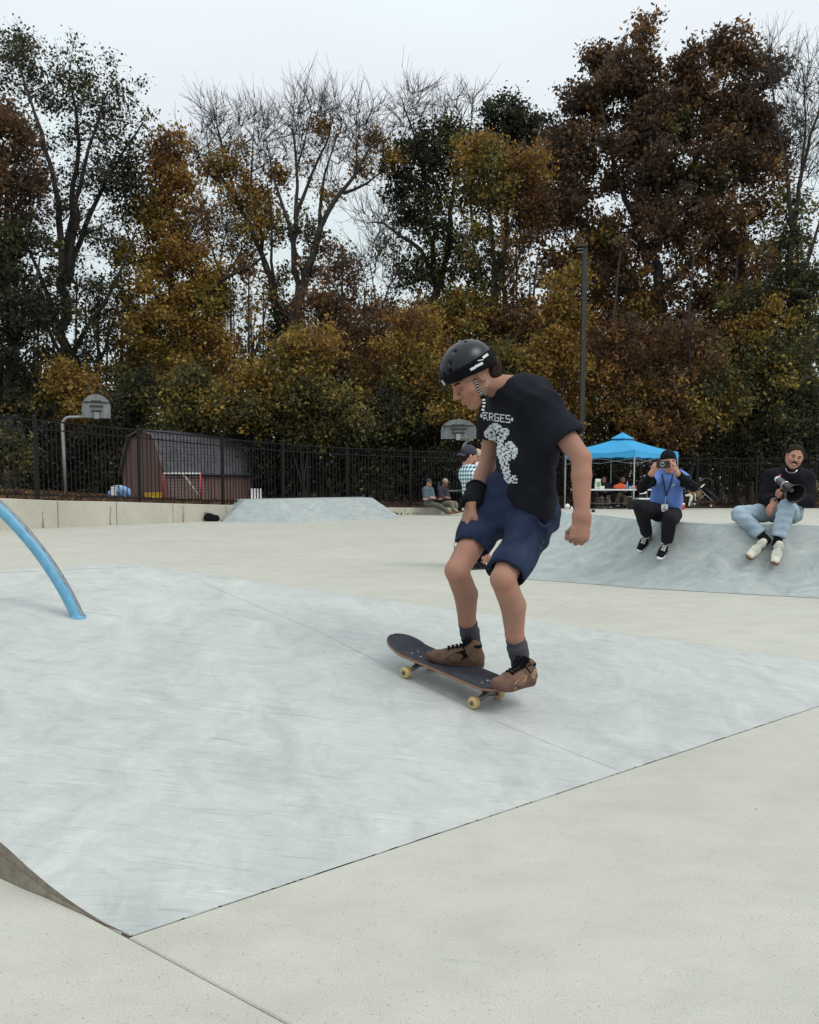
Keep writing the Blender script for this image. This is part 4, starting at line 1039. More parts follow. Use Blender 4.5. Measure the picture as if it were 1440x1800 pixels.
# stroller
sY = 27.2; Sx = lambda u, v, dy=0: at(u, v, sY + dy)
st = empty('stroller', Sx(1240, 893), 'dark grey folding baby stroller parked before the right fence', 'stroller')
for dy in (0, .5):
    m = MB(); m.tube([Sx(1222, 853, dy), Sx(1240, 869, dy), Sx(1254, 882, dy)], .014, 6); m.build('frame_tube', M['greyp'], st, True)
    m = MB(); m.tube([Sx(1226, 881, dy), Sx(1240, 869, dy)], .013, 6); m.build('frame_tube', M['greyp'], st, True)
    m = MB(); m.tube([Sx(1240, 859, dy), Sx(1265, 879, dy)], .02, 6); m.build('frame_tube', M['blackp'], st, True)
    for u, v, r_ in ((1221, 886, .15), (1250, 889, .085)):
        c = Sx(u, v, dy); m = MB(); m.tube([c + Vector((math.cos(k / 16 * 6.2832), 0, math.sin(k / 16 * 6.2832))) * (r_ - .02) for k in range(17)], .022, 6, False)
        wh = m.build('wheel', M['blackp'], st, True); m = MB(); m.lathe(c - Vector((0, .02, 0)), (0, 1, 0), [(0, .025), (.04, .025)], 8); m.build('hub', M['white'], wh, True)
        m = MB()
        for k in range(5): a = k * 1.2566; m.tube([c, c + Vector((math.cos(a), 0, math.sin(a))) * (r_ - .03)], .008, 4)
        m.build('spoke', M['greyp'], wh)
m = MB(); m.tube([Sx(1222, 853), Sx(1219, 850), Sx(1219, 850, .5), Sx(1222, 853, .5)], .017, 6); m.build('handlebar', M['blackp'], st, True)
cnp = MB(); pv = []
for k in range(9):
    a = R(20 + 140 * k / 8); 
    for dy in (-.02, .52): q = Sx(1238, 856, dy); pv.append(q + Vector((-math.cos(a) * .28, 0, math.sin(a) * .26)) + Vector((.06, 0, .02)))
cnp.add(pv, [(2 * k, 2 * k + 1, 2 * k + 3, 2 * k + 2) for k in range(8)]); o = cnp.build('hood', mat('grey_hood', (.05, .052, .055), .8, .15), st, True); o.modifiers.new('t', 'SOLIDIFY').thickness = .02
m = MB(); q = Sx(1240, 863, .25); m.prism([Sx(1228, 858, .04), Sx(1246, 856, .04), Sx(1256, 872, .04), Sx(1246, 876, .04)], Vector((0, .42, 0))); m.build('seat', M['black'], st, False, .02, True)
m = MB(); m.prism([Sx(1231, 856, -.03), Sx(1238, 850.5, -.03), Sx(1239.5, 851.5, -.03), Sx(1233, 857.5, -.03)], Vector((0, .02, 0))); m.build('white_strap', M['white'], st, False, 0, True)
m = MB(); m.prism([Sx(1219, 850, -.04), Sx(1224, 850.5, -.04), Sx(1224, 856, -.04), Sx(1221, 857, -.04)], Vector((0, .05, 0))); m.build('tag', M['bottle'], st, False, 0, True)
bl = empty('blanket', Sx(1222, 870), 'brown and white blankets draped over the back of the stroller', 'blanket')
S_ = Sculpt(); c = Sx(1222, 869, .2); S_.cone(Sx(1213, 864, .2), Sx(1231, 871, .2), .09, .1, .05).ell(Sx(1224, 868, .15), (.2, .16, .13), None, .05)
S_.mesh('brown_part', .02, M['blanket'], bl, folds(.02, (1, 0, .5), 30, (0, 1, 1), 22))
S_ = Sculpt(); S_.cone(Sx(1216, 873, .05), Sx(1213, 887, .05), .05, .06, .03).cone(Sx(1206, 871, .1), Sx(1213, 870, .1), .03, .05, .03).cone(Sx(1222, 868, -.02), Sx(1223, 880, -.02), .018, .014, .01)
S_.mesh('white_part', .014, M['babywhite'], bl, folds(.008, (1, 0, .5), 50, (0, 1, 1), 32))

# ================================================================== TREES
def seg_mesh(Aa, Bb, ra, rb, n=3):
    Aa, Bb = np.asarray(Aa, np.float32), np.asarray(Bb, np.float32); t = Bb - Aa; t /= np.linalg.norm(t, axis=1, keepdims=True) + 1e-9
    h = np.where(np.abs(t[:, 2:3]) < .9, np.array([[0, 0, 1.]]), np.array([[1., 0, 0]])); nx = np.cross(t, h); nx /= np.linalg.norm(nx, axis=1, keepdims=True) + 1e-9; ny = np.cross(t, nx)
    vs = []
    for P, r in ((Aa, ra), (Bb, rb)):
        for k in range(n): a = 2 * math.pi * k / n; vs.append(P + (nx * math.cos(a) + ny * math.sin(a)) * np.asarray(r)[:, None])
    V = np.stack(vs, 1).reshape(-1, 3); m = len(Aa); base = (np.arange(m) * 2 * n)[:, None]
    F = np.concatenate([base + np.array([[k, (k + 1) % n, n + (k + 1) % n, n + k]]) for k in range(n)])
    return V, F
def leaf_cards(Cn, size, tone, droop=.3):
    m = len(Cn); a = rng.normal(size=(m, 3)); a[:, 2] -= droop; a /= np.linalg.norm(a, axis=1, keepdims=True)
    b = rng.normal(size=(m, 3)); b -= (b * a).sum(1, keepdims=True) * a; b /= np.linalg.norm(b, axis=1, keepdims=True); c = np.cross(a, b)
    L = (size * rng.uniform(.4, 1.45, m))[:, None]; W = L * rng.uniform(.45, .75, m)[:, None]
    v0 = Cn - a * L * .5; v2 = Cn + a * L * .5; v1 = Cn + b * W * .5 - a * L * .06 + c * L * .1; v3 = Cn - b * W * .5 - a * L * .06 + c * L * .1
    V = np.stack([v0, v1, v2, v3], 1).reshape(-1, 3); F = np.arange(m * 4).reshape(m, 4)
    return V, F, tone
def vec_rand_dir(m, up=.35):
    d = rng.normal(size=(m, 3)); d /= np.linalg.norm(d, axis=1, keepdims=True); d[:, 2] += up; d /= np.linalg.norm(d, axis=1, keepdims=True); return d
class Tree:
    def __init__(s, name, label, cat, Y, base_u, group=None):
        s.Y = Y; f = at(base_u, 885, Y); s.z0 = land_z(f.x, f.y); s.root = empty(name, (f.x, f.y, s.z0), label, cat, group)
        s.nodes = []; s.nr = []; s.mb = MB(); s.SA, s.SB, s.Ra, s.Rb = [], [], [], []; s.leaf = []; s.tone = []; s.size = []
    def px(s, u, v, dy=0):
        return at(u, v, s.Y + dy)
    def limb(s, pts, r0, r1, dy=(0, 0), ground=False, n=7):
        P = [s.px(u, v, dy[0] + (dy[1] - dy[0]) * i / max(1, len(pts) - 1)) for i, (u, v) in enumerate(pts)]
        if ground: P[0] = Vector((P[0].x, P[0].y, s.z0 - .1))
        # smooth and jitter
        Q = []
        for i in range(len(P) - 1):
            p0, p1, p2, p3 = P[max(0, i - 1)], P[i], P[i + 1], P[min(len(P) - 1, i + 2)]
            m = max(2, int((p2 - p1).length / .55))
            for k in range(m):
                t = k / m; Q.append(.5 * ((2 * p1) + (p2 - p0) * t + (2 * p0 - 5 * p1 + 4 * p2 - p3) * t * t + (3 * p1 - p0 - 3 * p2 + p3) * t ** 3))
        Q.append(P[-1]); m = len(Q); rs = []
        for i, q in enumerate(Q):
            r = r0 + (r1 - r0) * (i / max(1, m - 1)); rs.append(r)
            if 0 < i: Q[i] = q + Vector((random.gauss(0, 1), random.gauss(0, 1), 0)) * r * .5
        if ground: rs[0] *= 1.35
        s.mb.tube(Q, rs, n)
        for q, r in zip(Q, rs): s.nodes.append(tuple(q)); s.nr.append(r)
        return s
    def blob(s, u, v, ru, rv, n, leaves, tone, size=.2, spread=.34, tw=5, twl=.8, tsd=.07, up=.35, tj=.07, depth=1.0, dy=0):
        """foliage or bare twigs about a pixel; n clumps of so many leaves"""
        m = pxm(s.Y); c = s.px(u, v, dy); rad = np.array([ru * m, max(ru, rv) * m * depth, rv * m])
        d = rng.normal(size=(n, 3)); d /= np.linalg.norm(d, axis=1, keepdims=True); P = np.array(c) + d * rad * (rng.uniform(.12, 1.0, n) ** .6 * rng.choice([.8, 1, 1, 1.25], n))[:, None]
        nodes = np.array(s.nodes); 
        order = np.argsort([np.min(np.linalg.norm(nodes - p, axis=1)) for p in P])
        for i in order:
            p = P[i]; nd = np.array(s.nodes); df = p - nd; dist = np.linalg.norm(df, axis=1); cost = dist + .9 * np.maximum(0, -df[:, 2] + .25 * dist)
            j = int(np.argmin(cost)); a = nd[j]; L = dist[j]
            r0 = min(s.nr[j] * .7, .012 + .013 * L); 
            mid1 = a + df[j] * .33 + np.array([0, 0, -.05 * L]) + rng.normal(size=3) * .06 * L; mid2 = a + df[j] * .68 + np.array([0, 0, .02 * L]) + rng.normal(size=3) * .06 * L
            if not leaves: r0 = min(s.nr[j] * .8, r0 * 1.35)
            pts = [a, mid1, mid2, p]; rr = [r0, r0 * .8, r0 * .6, max(.006, r0 * .4)]
            for k in range(3):
                s.SA.append(pts[k]); s.SB.append(pts[k + 1]); s.Ra.append(rr[k]); s.Rb.append(rr[k + 1])
            for k in (1, 2, 3): s.nodes.append(tuple(pts[k])); s.nr.append(rr[k])
            # twigs
            tk = .009 if leaves else .014
            td = vec_rand_dir(tw, up); td += .5 * (df[j] / (L + 1e-6)); td /= np.linalg.norm(td, axis=1, keepdims=True)
            tl = rng.uniform(.4, 1.0, tw) * twl; ends = p + td * tl[:, None]; mids = p + td * tl[:, None] * .5 + rng.normal(size=(tw, 3)) * .05 * twl
            for k in range(tw):
                s.SA += [p, mids[k]]; s.SB += [mids[k], ends[k]]; s.Ra += [tk, tk * .75]; s.Rb += [tk * .75, tk * .35]
                if twl > .9:      # long bare twigs fork again
                    for _ in range(3):
                        q = mids[k] + (ends[k] - mids[k]) * random.random(); e = q + (td[k] + rng.normal(size=3) * .45 + np.array([0, 0, .2])) * tl[k] * .42
                        s.SA.append(q); s.SB.append(e); s.Ra.append(.0075); s.Rb.append(.004)
            if leaves:
                leaves_ = leaves
                k = max(1, int(leaves * rng.uniform(.6, 1.4))); ti = rng.integers(0, tw, k); t = rng.uniform(.15, 1.05, k)[:, None]
                lp = p + td[ti] * tl[ti][:, None] * t + rng.normal(size=(k, 3)) * spread * np.array([.55, .55, .42])
                s.leaf.append(lp); ct = tone + rng.normal() * tsd; s.tone.append(np.clip(ct + rng.normal(size=k) * tj, 0, 1)); s.size.append(np.full(k, size * .82))
        return s
    def done(s):
        print(s.root.name, len(s.SA), sum(len(q) for q in s.leaf)) if False else None
        V, F = seg_mesh(s.SA, s.SB, s.Ra, s.Rb, 3) if s.SA else (np.zeros((0, 3)), np.zeros((0, 4), int))
        tv = np.array([tuple(v) for v in s.mb.v], np.float32); quads = np.array([f for f in s.mb.f if len(f) == 4], np.int32)
        if len(V): tv = np.concatenate([tv, V]); quads = np.concatenate([quads, F + len(s.mb.v)])
        link('trunk', np_mesh('trunk', tv, quads, True), s.root, M['bark'])
        if s.leaf:
            Cn = np.concatenate(s.leaf); V, F, t = leaf_cards(Cn, np.concatenate(s.size), np.concatenate(s.tone))
            link('crown', np_mesh('crown', V, F, False, t), s.root, M['leaf'])
        return s.root
D = 1.5        # leaf density
# --- far left group
t = Tree('tree', 'tall dark many stemmed tree with thin leaves against the sky at far left', 'tree', 34, 112)
t.limb([(112, 885), (112, 700), (114, 560), (116, 480)], .30, .2, ground=True)
t.limb([(114, 500), (98, 330), (62, 205), (32, 105)], .17, .03, (0, -1)).limb([(115, 490), (126, 350), (138, 250), (122, 130)], .16, .03, (0, 1)).limb([(118, 480), (142, 330), (165, 230), (190, 160)], .15, .03, (0, -1.5))
t.limb([(118, 500), (160, 370), (203, 290), (252, 215)], .14, .03, (0, 1)).limb([(112, 640), (165, 560), (215, 470), (240, 400)], .12, .03, (0, -1)).limb([(114, 600), (70, 480), (30, 400), (5, 330)], .12, .03).limb([(112, 660), (80, 560), (40, 500)], .1, .03, (0, -2))
for q in [(55, 125, 75, 60, 30, 46, .2), (140, 160, 70, 60, 26, 42, .22), (30, 80, 40, 40, 12, 40, .2), (205, 200, 55, 50, 20, 42, .2), (95, 260, 110, 70, 30, 42, .16), (200, 300, 65, 60, 24, 50, .16), (45, 350, 60, 80, 24, 55, .14), (150, 400, 70, 70, 22, 50, .14), (215, 330, 40, 50, 12, 85, .1), (90, 520, 80, 80, 26, 80, .14), (180, 560, 60, 80, 24, 70, .2), (60, 640, 70, 90, 26, 100, .12), (150, 680, 60, 70, 22, 90, .16)]:
    t.blob(*q[:4], int(q[4] * 1.2), int(q[5] * D), q[6] - .04, size=.165, tw=7)
t.done()
t = Tree('tree', 'dense rusty brown tree cut by the left edge of the photograph', 'tree', 31, 22)
t.limb([(22, 885), (20, 640), (14, 420), (4, 260)], .24, .05, ground=True).limb([(18, 560), (-40, 400), (-60, 300)], .12, .03).limb([(18, 620), (55, 520), (70, 450)], .1, .03)
for q in [(2, 240, 48, 48, 22, 100, .82), (-50, 330, 60, 80, 24, 90, .8), (22, 330, 50, 60, 22, 85, .84), (5, 440, 60, 70, 26, 110, .2), (35, 560, 55, 70, 22, 110, .12), (-10, 660, 70, 90, 26, 110, .12), (45, 740, 50, 60, 18, 100, .15)]: t.blob(*q[:5], int(q[5] * D), q[6])
t.done()
# --- vine covered column
t = Tree('tree', 'orange and gold vine covered tree standing like a column', 'tree', 35.5, 300)
t.limb([(300, 885), (302, 600), (300, 420), (300, 300), (298, 245)], .26, .06, ground=True).limb([(302, 520), (350, 520), (390, 492), (440, 468), (470, 445)], .14, .04, (0, -1)).limb([(300, 560), (255, 480), (220, 400)], .1, .03).limb([(300, 470), (340, 400), (365, 345)], .09, .025).limb([(302, 640), (370, 590), (395, 540)], .08, .03)
for q in [(300, 262, 38, 26, 12, 70, .67), (298, 310, 40, 42, 20, 85, .64), (302, 370, 50, 45, 22, 85, .6), (262, 385, 50, 34, 18, 75, .46), (300, 440, 62, 55, 28, 100, .55), (240, 450, 45, 50, 18, 60, .46), (340, 450, 40, 45, 14, 60, .7), (300, 520, 80, 55, 36, 105, .52), (372, 505, 34, 34, 14, 105, .58), (355, 540, 50, 40, 20, 105, .42), (290, 600, 95, 60, 44, 115, .5), (370, 610, 40, 50, 18, 90, .55), (240, 590, 50, 70, 20, 75, .45), (330, 670, 90, 50, 36, 110, .52), (245, 670, 60, 50, 22, 100, .4), (425, 475, 32, 16, 10, 40, .74), (360, 380, 35, 40, 10, 36, .76)]: t.blob(*q[:5], int(q[5] * D), q[6], size=.19, tsd=.05)
t.done()
t = Tree('tree', 'small purplish tree with thin crown beside the orange column', 'tree', 38, 386)
t.limb([(386, 885), (388, 560), (386, 460), (400, 400)], .1, .03, ground=True).limb([(387, 480), (360, 400), (350, 350)], .06, .02).limb([(387, 500), (420, 450), (440, 410)], .06, .02)
for q in [(385, 390, 50, 50, 24, 26, .84), (420, 430, 40, 40, 16, 22, .86), (350, 420, 40, 50, 14, 28, .8), (400, 540, 50, 50, 16, 20, .3)]: t.blob(*q[:5], q[5], q[6], size=.17, twl=1.0, tw=7)
t.done()
# --- bare trees in the middle
t = Tree('tree', 'nearly bare tree with leaning dark limbs and gold leaf tufts left of the fork', 'tree', 37, 500)
t.limb([(500, 885), (499, 620), (486, 540), (458, 440), (428, 375), (396, 322), (362, 272)], .3, .035, ground=True).limb([(470, 480), (448, 370), (442, 300), (447, 225)], .12, .02, (0, 1)).limb([(428, 378), (402, 300), (386, 240), (374, 185)], .09, .015).limb([(396, 325), (360, 300), (345, 250)], .05, .012).limb([(486, 540), (480, 460), (478, 390), (470, 320)], .1, .02, (0, -1))
for q in [(372, 215, 30, 30, 12), (398, 250, 34, 40, 14), (440, 235, 30, 40, 12), (355, 265, 26, 30, 10), (470, 300, 30, 40, 12), (420, 300, 40, 40, 10), (345, 300, 20, 30, 6)]: t.blob(*q, 0, .5, tw=5, twl=1.35, up=.8)
for q in [(402, 286, 44, 30, 18, 46, .57), (378, 310, 30, 25, 11, 42, .57), (455, 352, 42, 42, 22, 60, .54), (430, 330, 30, 25, 11, 50, .57), (468, 405, 36, 40, 16, 60, .5), (488, 310, 20, 20, 8, 46, .58), (440, 430, 30, 40, 10, 40, .45), (500, 575, 22, 45, 16, 80, .2), (488, 500, 22, 40, 10, 60, .42)]: t.blob(*q[:5], int(q[5] * D), q[6], size=.18)
t.done()
t = Tree('tree', 'bare forked tree with fanned limbs and a maroon vine on its right limb', 'tree', 36, 516)
t.limb([(514, 885), (513, 610), (522, 525), (519, 450), (519, 380), (521, 300), (514, 220)], .3, .03, ground=True).limb([(520, 450), (500, 360), (480, 310), (468, 245)], .11, .018).limb([(519, 385), (546, 310), (574, 250), (588, 200)], .1, .015).limb([(514, 600), (532, 510), (546, 455), (562, 400), (590, 350), (622, 310), (650, 262), (662, 225)], .22, .02, (0, -1)).limb([(562, 402), (566, 335), (580, 280), (602, 215)], .09, .015).limb([(603, 340), (645, 322), (688, 288)], .08, .015).limb([(521, 300), (535, 250), (548, 195)], .05, .012).limb([(622, 312), (628, 260), (632, 210)], .06, .012)
for q in [(515, 215, 34, 30, 12), (548, 200, 30, 30, 10), (590, 210, 30, 30, 12), (632, 215, 30, 30, 12), (655, 245, 26, 26, 10), (470, 240, 28, 34, 12), (500, 270, 34, 34, 12), (555, 265, 36, 36, 12), (605, 270, 36, 36, 12), (640, 290, 34, 26, 10), (680, 290, 22, 16, 7), (575, 330, 30, 30, 7)]: t.blob(*q, 0, .5, tw=5, twl=1.35, up=.75)
for q in [(571, 228, 26, 14, 9, 40, .58), (652, 250, 22, 16, 9, 44, .57), (686, 284, 18, 10, 8, 46, .57), (634, 298, 20, 14, 8, 40, .58), (580, 345, 14, 10, 6, 40, .56), (536, 300, 18, 14, 4, 20, .66), (540, 408, 32, 26, 12, 55, .26), (560, 440, 12, 26, 7, 55, .86), (545, 480, 14, 22, 9, 70, .84), (520, 560, 16, 50, 10, 60, .8)]: t.blob(*q[:5], int(q[5] * D), q[6], size=.17)
t.done()
t = Tree('tree', 'rounded reddish brown tree below the bare fork', 'tree', 33, 602)
t.limb([(602, 885), (600, 680), (604, 540), (600, 450)], .14, .03, ground=True).limb([(601, 640), (560, 560), (550, 500)], .07, .02).limb([(601, 620), (640, 550), (645, 490)], .07, .02)
for q in [(600, 478, 52, 34, 26, 44, .82), (580, 540, 56, 50, 36, 54, .8), (630, 560, 50, 50, 30, 54, .78), (600, 630, 84, 50, 40, 66, .76), (560, 650, 50, 50, 20, 70, .52), (650, 680, 60, 50, 24, 76, .66)]: t.blob(*q[:5], int(q[5] * D), q[6], size=.16, twl=.8, tw=7)
t.done()
t = Tree('tree', 'slim bare sapling left of the dark crowned tree', 'tree', 34.5, 665)
t.limb([(666, 885), (664, 620), (660, 530), (650, 460)], .08, .02, ground=True).limb([(663, 560), (690, 490), (692, 430)], .05, .015)
for q in [(645, 465, 28, 30, 10), (684, 470, 24, 40, 10), (665, 420, 26, 24, 8)]: t.blob(*q, 0, .5, tw=5, twl=1.25, up=.75)
for q in [(660, 590, 30, 50, 12, 60, .74), (700, 560, 26, 40, 10, 60, .2)]: t.blob(*q[:5], q[5], q[6])
t.done()
# --- dark tree right of centre
t = Tree('tree', 'dark leaved tree with bare top twigs and a crooked limb reaching left', 'tree', 37, 778)
t.limb([(780, 885), (776, 640), (768, 510), (752, 400), (746, 300), (736, 240)], .28, .05, ground=True).limb([(768, 515), (792, 400), (802, 300), (812, 200)], .17, .03, (0, 1)).limb([(770, 490), (740, 440), (705, 415), (672, 392), (645, 392)], .12, .02, (0, -1)).limb([(748, 345), (734, 260), (715, 200), (700, 160)], .08, .015).limb([(802, 310), (825, 240), (832, 160)], .06, .012)
for q in [(742, 262, 42, 34, 24, 95, .1), (798, 262, 34, 42, 22, 90, .12), (758, 330, 62, 46, 32, 90, .09), (702, 325, 24, 32, 12, 90, .09), (722, 378, 38, 30, 16, 80, .1), (785, 415, 70, 44, 32, 70, .16), (738, 478, 60, 40, 26, 70, .18), (810, 500, 50, 50, 24, 70, .22), (760, 560, 70, 50, 28, 70, .26), (690, 440, 34, 22, 8, 40, .16)]: t.blob(*q[:5], int(q[5] * 1.25), q[6] + .07, size=.19)
for q in [(728, 195, 36, 34, 16), (820, 185, 26, 34, 12), (704, 235, 28, 34, 10), (772, 205, 34, 26, 10), (655, 385, 26, 20, 8), (690, 390, 30, 24, 8)]: t.blob(*q, 0, .5, tw=5, twl=1.25, up=.7)
t.done()
t = Tree('tree', 'olive and gold tree with slim grey stems behind the helmet', 'tree', 35, 862)
t.limb([(862, 885), (860, 640), (868, 470), (860, 340), (852, 262)], .22, .04, ground=True).limb([(860, 540), (895, 410), (926, 310), (922, 240)], .13, .03).limb([(866, 520), (905, 470), (925, 410)], .09, .02).limb([(861, 560), (832, 430), (826, 330)], .09, .02).limb([(861, 600), (880, 480), (888, 360)], .09, .02)
for q in [(846, 268, 42, 34, 20, 85, .58), (872, 318, 58, 50, 30, 76, .36), (930, 300, 36, 46, 22, 80, .62), (848, 366, 50, 50, 22, 70, .4), (920, 380, 50, 50, 22, 66, .78), (850, 450, 60, 50, 20, 50, .3), (905, 480, 56, 60, 18, 40, .76), (832, 555, 66, 40, 28, 90, .46), (895, 575, 60, 50, 26, 80, .72), (780, 600, 60, 40, 22, 85, .5)]: t.blob(*q[:5], int(q[5] * D), q[6], size=.19)
t.done()
t = Tree('tree', 'dark green round topped tree rising behind the olive one', 'tree', 41, 885)
t.limb([(885, 885), (886, 500), (890, 300), (890, 210)], .26, .05, ground=True).limb([(888, 380), (930, 300), (945, 240)], .1, .03)
for q in [(890, 218, 48, 26, 26, 110, .14), (930, 240, 40, 36, 20, 100, .12), (870, 260, 50, 40, 22, 100, .13), (960, 280, 40, 40, 18, 100, .12), (900, 330, 60, 60, 24, 90, .12), (950, 380, 50, 60, 22, 90, .14)]: t.blob(*q[:5], int(q[5] * D), q[6])
t.done()
# --- the big oak
t = Tree('oak_tree', 'huge dark rust leaved oak filling the right of the sky', 'tree', 36, 1163)
t.limb([(1165, 885), (1160, 640), (1156, 470), (1152, 320), (1150, 170), (1142, 80)], .36, .03, ground=True).limb([(1158, 500), (1100, 350), (1066, 230), (1048, 120)], .17, .03, (0, -1)).limb([(1155, 440), (1215, 300), (1260, 200), (1284, 95)], .18, .03, (0, 1)).limb([(1157, 520), (1250, 420), (1310, 280), (1335, 160)], .16, .03, (0, -1)).limb([(1158, 540), (1060, 440), (1010, 360), (985, 280)], .14, .03, (0, 1)).limb([(1160, 600), (1245, 520), (1320, 450)], .12, .03).limb([(1160, 620), (1080, 540), (1020, 490)], .12, .03)
for q in [(1137, 62, 12, 22, 7, 60, .86), (1132, 100, 16, 18, 6, 50, .84), (1050, 112, 26, 22, 11, 100, .9), (1095, 140, 46, 36, 24, 110, .92), (1140, 150, 40, 30, 18, 90, .88), (1220, 140, 50, 40, 26, 105, .9), (1284, 96, 40, 32, 22, 105, .88), (1330, 160, 36, 44, 22, 95, .88), (1040, 185, 52, 40, 28, 115, .94), (1150, 215, 95, 44, 46, 115, .93), (1275, 210, 80, 50, 40, 110, .87), (1000, 260, 52, 44, 28, 110, .93), (1100, 300, 100, 56, 50, 110, .94), (1235, 310, 105, 60, 52, 105, .88), (1340, 280, 40, 56, 20, 90, .84), (1012, 370, 66, 60, 32, 100, .9), (1130, 410, 105, 60, 50, 100, .92), (1260, 410, 90, 60, 40, 95, .86), (1000, 470, 60, 60, 26, 90, .82), (1090, 520, 86, 60, 36, 80, .84), (1215, 530, 90, 60, 32, 76, .8), (1310, 480, 56, 60, 20, 70, .78), (1060, 600, 70, 50, 24, 70, .8), (1190, 610, 80, 50, 26, 70, .82), (1120, 560, 60, 40, 18, 70, .36), (1290, 560, 60, 50, 18, 70, .3), (1180, 250, 70, 50, 16, 90, .14), (1240, 360, 70, 60, 16, 90, .16), (1060, 420, 60, 50, 14, 80, .18)]: t.blob(*q[:5], int(q[5] * D), q[6] - .035 if q[6] > .5 else q[6] + .12, size=.21, tsd=.07, tj=.08)
t.done()
t = Tree('tree', 'thin twiggy tree with vine wrapped trunk at the right edge', 'tree', 34, 1392)
t.limb([(1392, 885), (1390, 560), (1393, 430), (1402, 330), (1425, 240), (1445, 180)], .26, .04, ground=True).limb([(1393, 420), (1385, 320), (1368, 230), (1355, 140), (1344, 82)], .1, .014, (0, -1)).limb([(1395, 400), (1412, 280), (1416, 180), (1410, 110)], .08, .015).limb([(1392, 520), (1430, 430), (1460, 330)], .1, .02)
for q in [(1362, 150, 18, 50, 8), (1412, 150, 36, 40, 18), (1440, 190, 36, 50, 16), (1400, 230, 36, 46, 16), (1430, 290, 40, 50, 16), (1385, 300, 34, 50, 14), (1350, 100, 8, 14, 3)]: t.blob(*q, 0, .5, tw=6, twl=1.25, up=.8)
for q in [(1392, 400, 30, 56, 22, 70, .22), (1386, 490, 40, 60, 28, 80, .24), (1420, 520, 50, 60, 26, 80, .26), (1400, 600, 50, 60, 24, 80, .3), (1370, 330, 26, 40, 10, 50, .7)]: t.blob(*q[:5], int(q[5] * D), q[6], size=.18)
t.done()
t = Tree('tree', 'slender yellow leaved young tree just left of the light pole', 'tree', 32, 992)
t.limb([(994, 885), (990, 700), (990, 560), (1000, 490)], .07, .02, ground=True)
for q in [(1000, 495, 22, 20, 11, 80, .52), (985, 545, 26, 26, 15, 85, .53), (1008, 560, 20, 22, 10, 80, .54), (975, 610, 36, 30, 20, 85, .53), (1004, 630, 24, 26, 11, 80, .56), (950, 660, 36, 30, 16, 85, .6)]: t.blob(*q[:5], int(q[5] * D), q[6], size=.18)
t.done()
t = Tree('tree', 'brown crowned tree deep behind the oak and light pole', 'tree', 41, 1040)
t.limb([(1040, 885), (1038, 640), (1046, 470), (1040, 360)], .2, .04, ground=True).limb([(1040, 600), (985, 500), (970, 420)], .1, .03).limb([(1042, 580), (1110, 480), (1130, 420)], .1, .03)
for q in [(1000, 560, 60, 60, 26, 90, .82), (1070, 560, 60, 60, 24, 80, .76), (980, 640, 60, 60, 24, 90, .7), (1040, 460, 60, 60, 20, 90, .86), (1110, 640, 60, 50, 20, 80, .4)]: t.blob(*q[:5], int(q[5] * D), q[6], size=.22)
t.done()
t = Tree('tree', 'olive and brown tree deep behind the slim right hand trunks', 'tree', 41, 1262)
t.limb([(1262, 885), (1260, 640), (1268, 470), (1262, 380)], .2, .04, ground=True).limb([(1262, 600), (1320, 500), (1340, 420)], .1, .03).limb([(1262, 580), (1210, 480), (1200, 430)], .1, .03)
for q in [(1240, 580, 60, 60, 24, 80, .76), (1310, 560, 60, 60, 24, 80, .34), (1350, 640, 60, 60, 24, 90, .26), (1260, 650, 60, 50, 20, 80, .36), (1330, 460, 50, 60, 16, 80, .8)]: t.blob(*q[:5], int(q[5] * D), q[6], size=.22)
t.done()
# --- brown lower trees behind the canopy
lows = [('brown leaved tree with low boughs hanging above the blue canopy', 33.5, 1085, [(1085, 620, 70, 50, 26, 70, .76), (1130, 700, 80, 44, 26, 85, .74), (1040, 690, 44, 60, 20, 80, .6), (1120, 757, 70, 28, 20, 100, .7), (1080, 740, 50, 30, 12, 80, .34)]),
        ('brown and olive tree behind the man holding up the phone', 33, 1215, [(1215, 620, 80, 56, 26, 70, .78), (1225, 720, 80, 46, 24, 85, .4), (1180, 762, 64, 26, 20, 100, .72), (1265, 690, 50, 60, 20, 75, .3), (1220, 680, 60, 40, 12, 70, .74)]),
        ('slim tree with olive leaves between the oak and the right edge', 34.5, 1292, [(1290, 560, 50, 60, 22, 60, .3), (1300, 660, 66, 60, 32, 80, .34), (1330, 730, 60, 50, 26, 90, .24), (1285, 610, 40, 50, 14, 60, .7)]),
        ('dark slim tree behind the man with the megaphone', 33.5, 1345, [(1350, 640, 60, 60, 26, 80, .28), (1360, 720, 66, 60, 30, 95, .2), (1400, 700, 60, 60, 26, 95, .24), (1345, 560, 40, 50, 16, 60, .5)]),
        ('brown thin stemmed tree behind the rider\'s near shoulder', 34, 940, [(945, 600, 56, 60, 30, 80, .76), (930, 690, 66, 50, 30, 95, .68), (900, 650, 50, 50, 20, 90, .3)])]
for lab, Y, bu, bl_ in lows:
    t = Tree('tree', lab, 'tree', Y, bu); t.limb([(bu, 885), (bu + 3, 700), (bu - 4, 560), (bu + 6, 440)], .12, .03, ground=True).limb([(bu, 720), (bu + 40, 640), (bu + 56, 580)], .06, .02).limb([(bu, 740), (bu - 40, 660), (bu - 50, 600)], .06, .02)
    for q in bl_: t.blob(*q[:5], int(q[5] * D), q[6], size=.19)
    t.done()
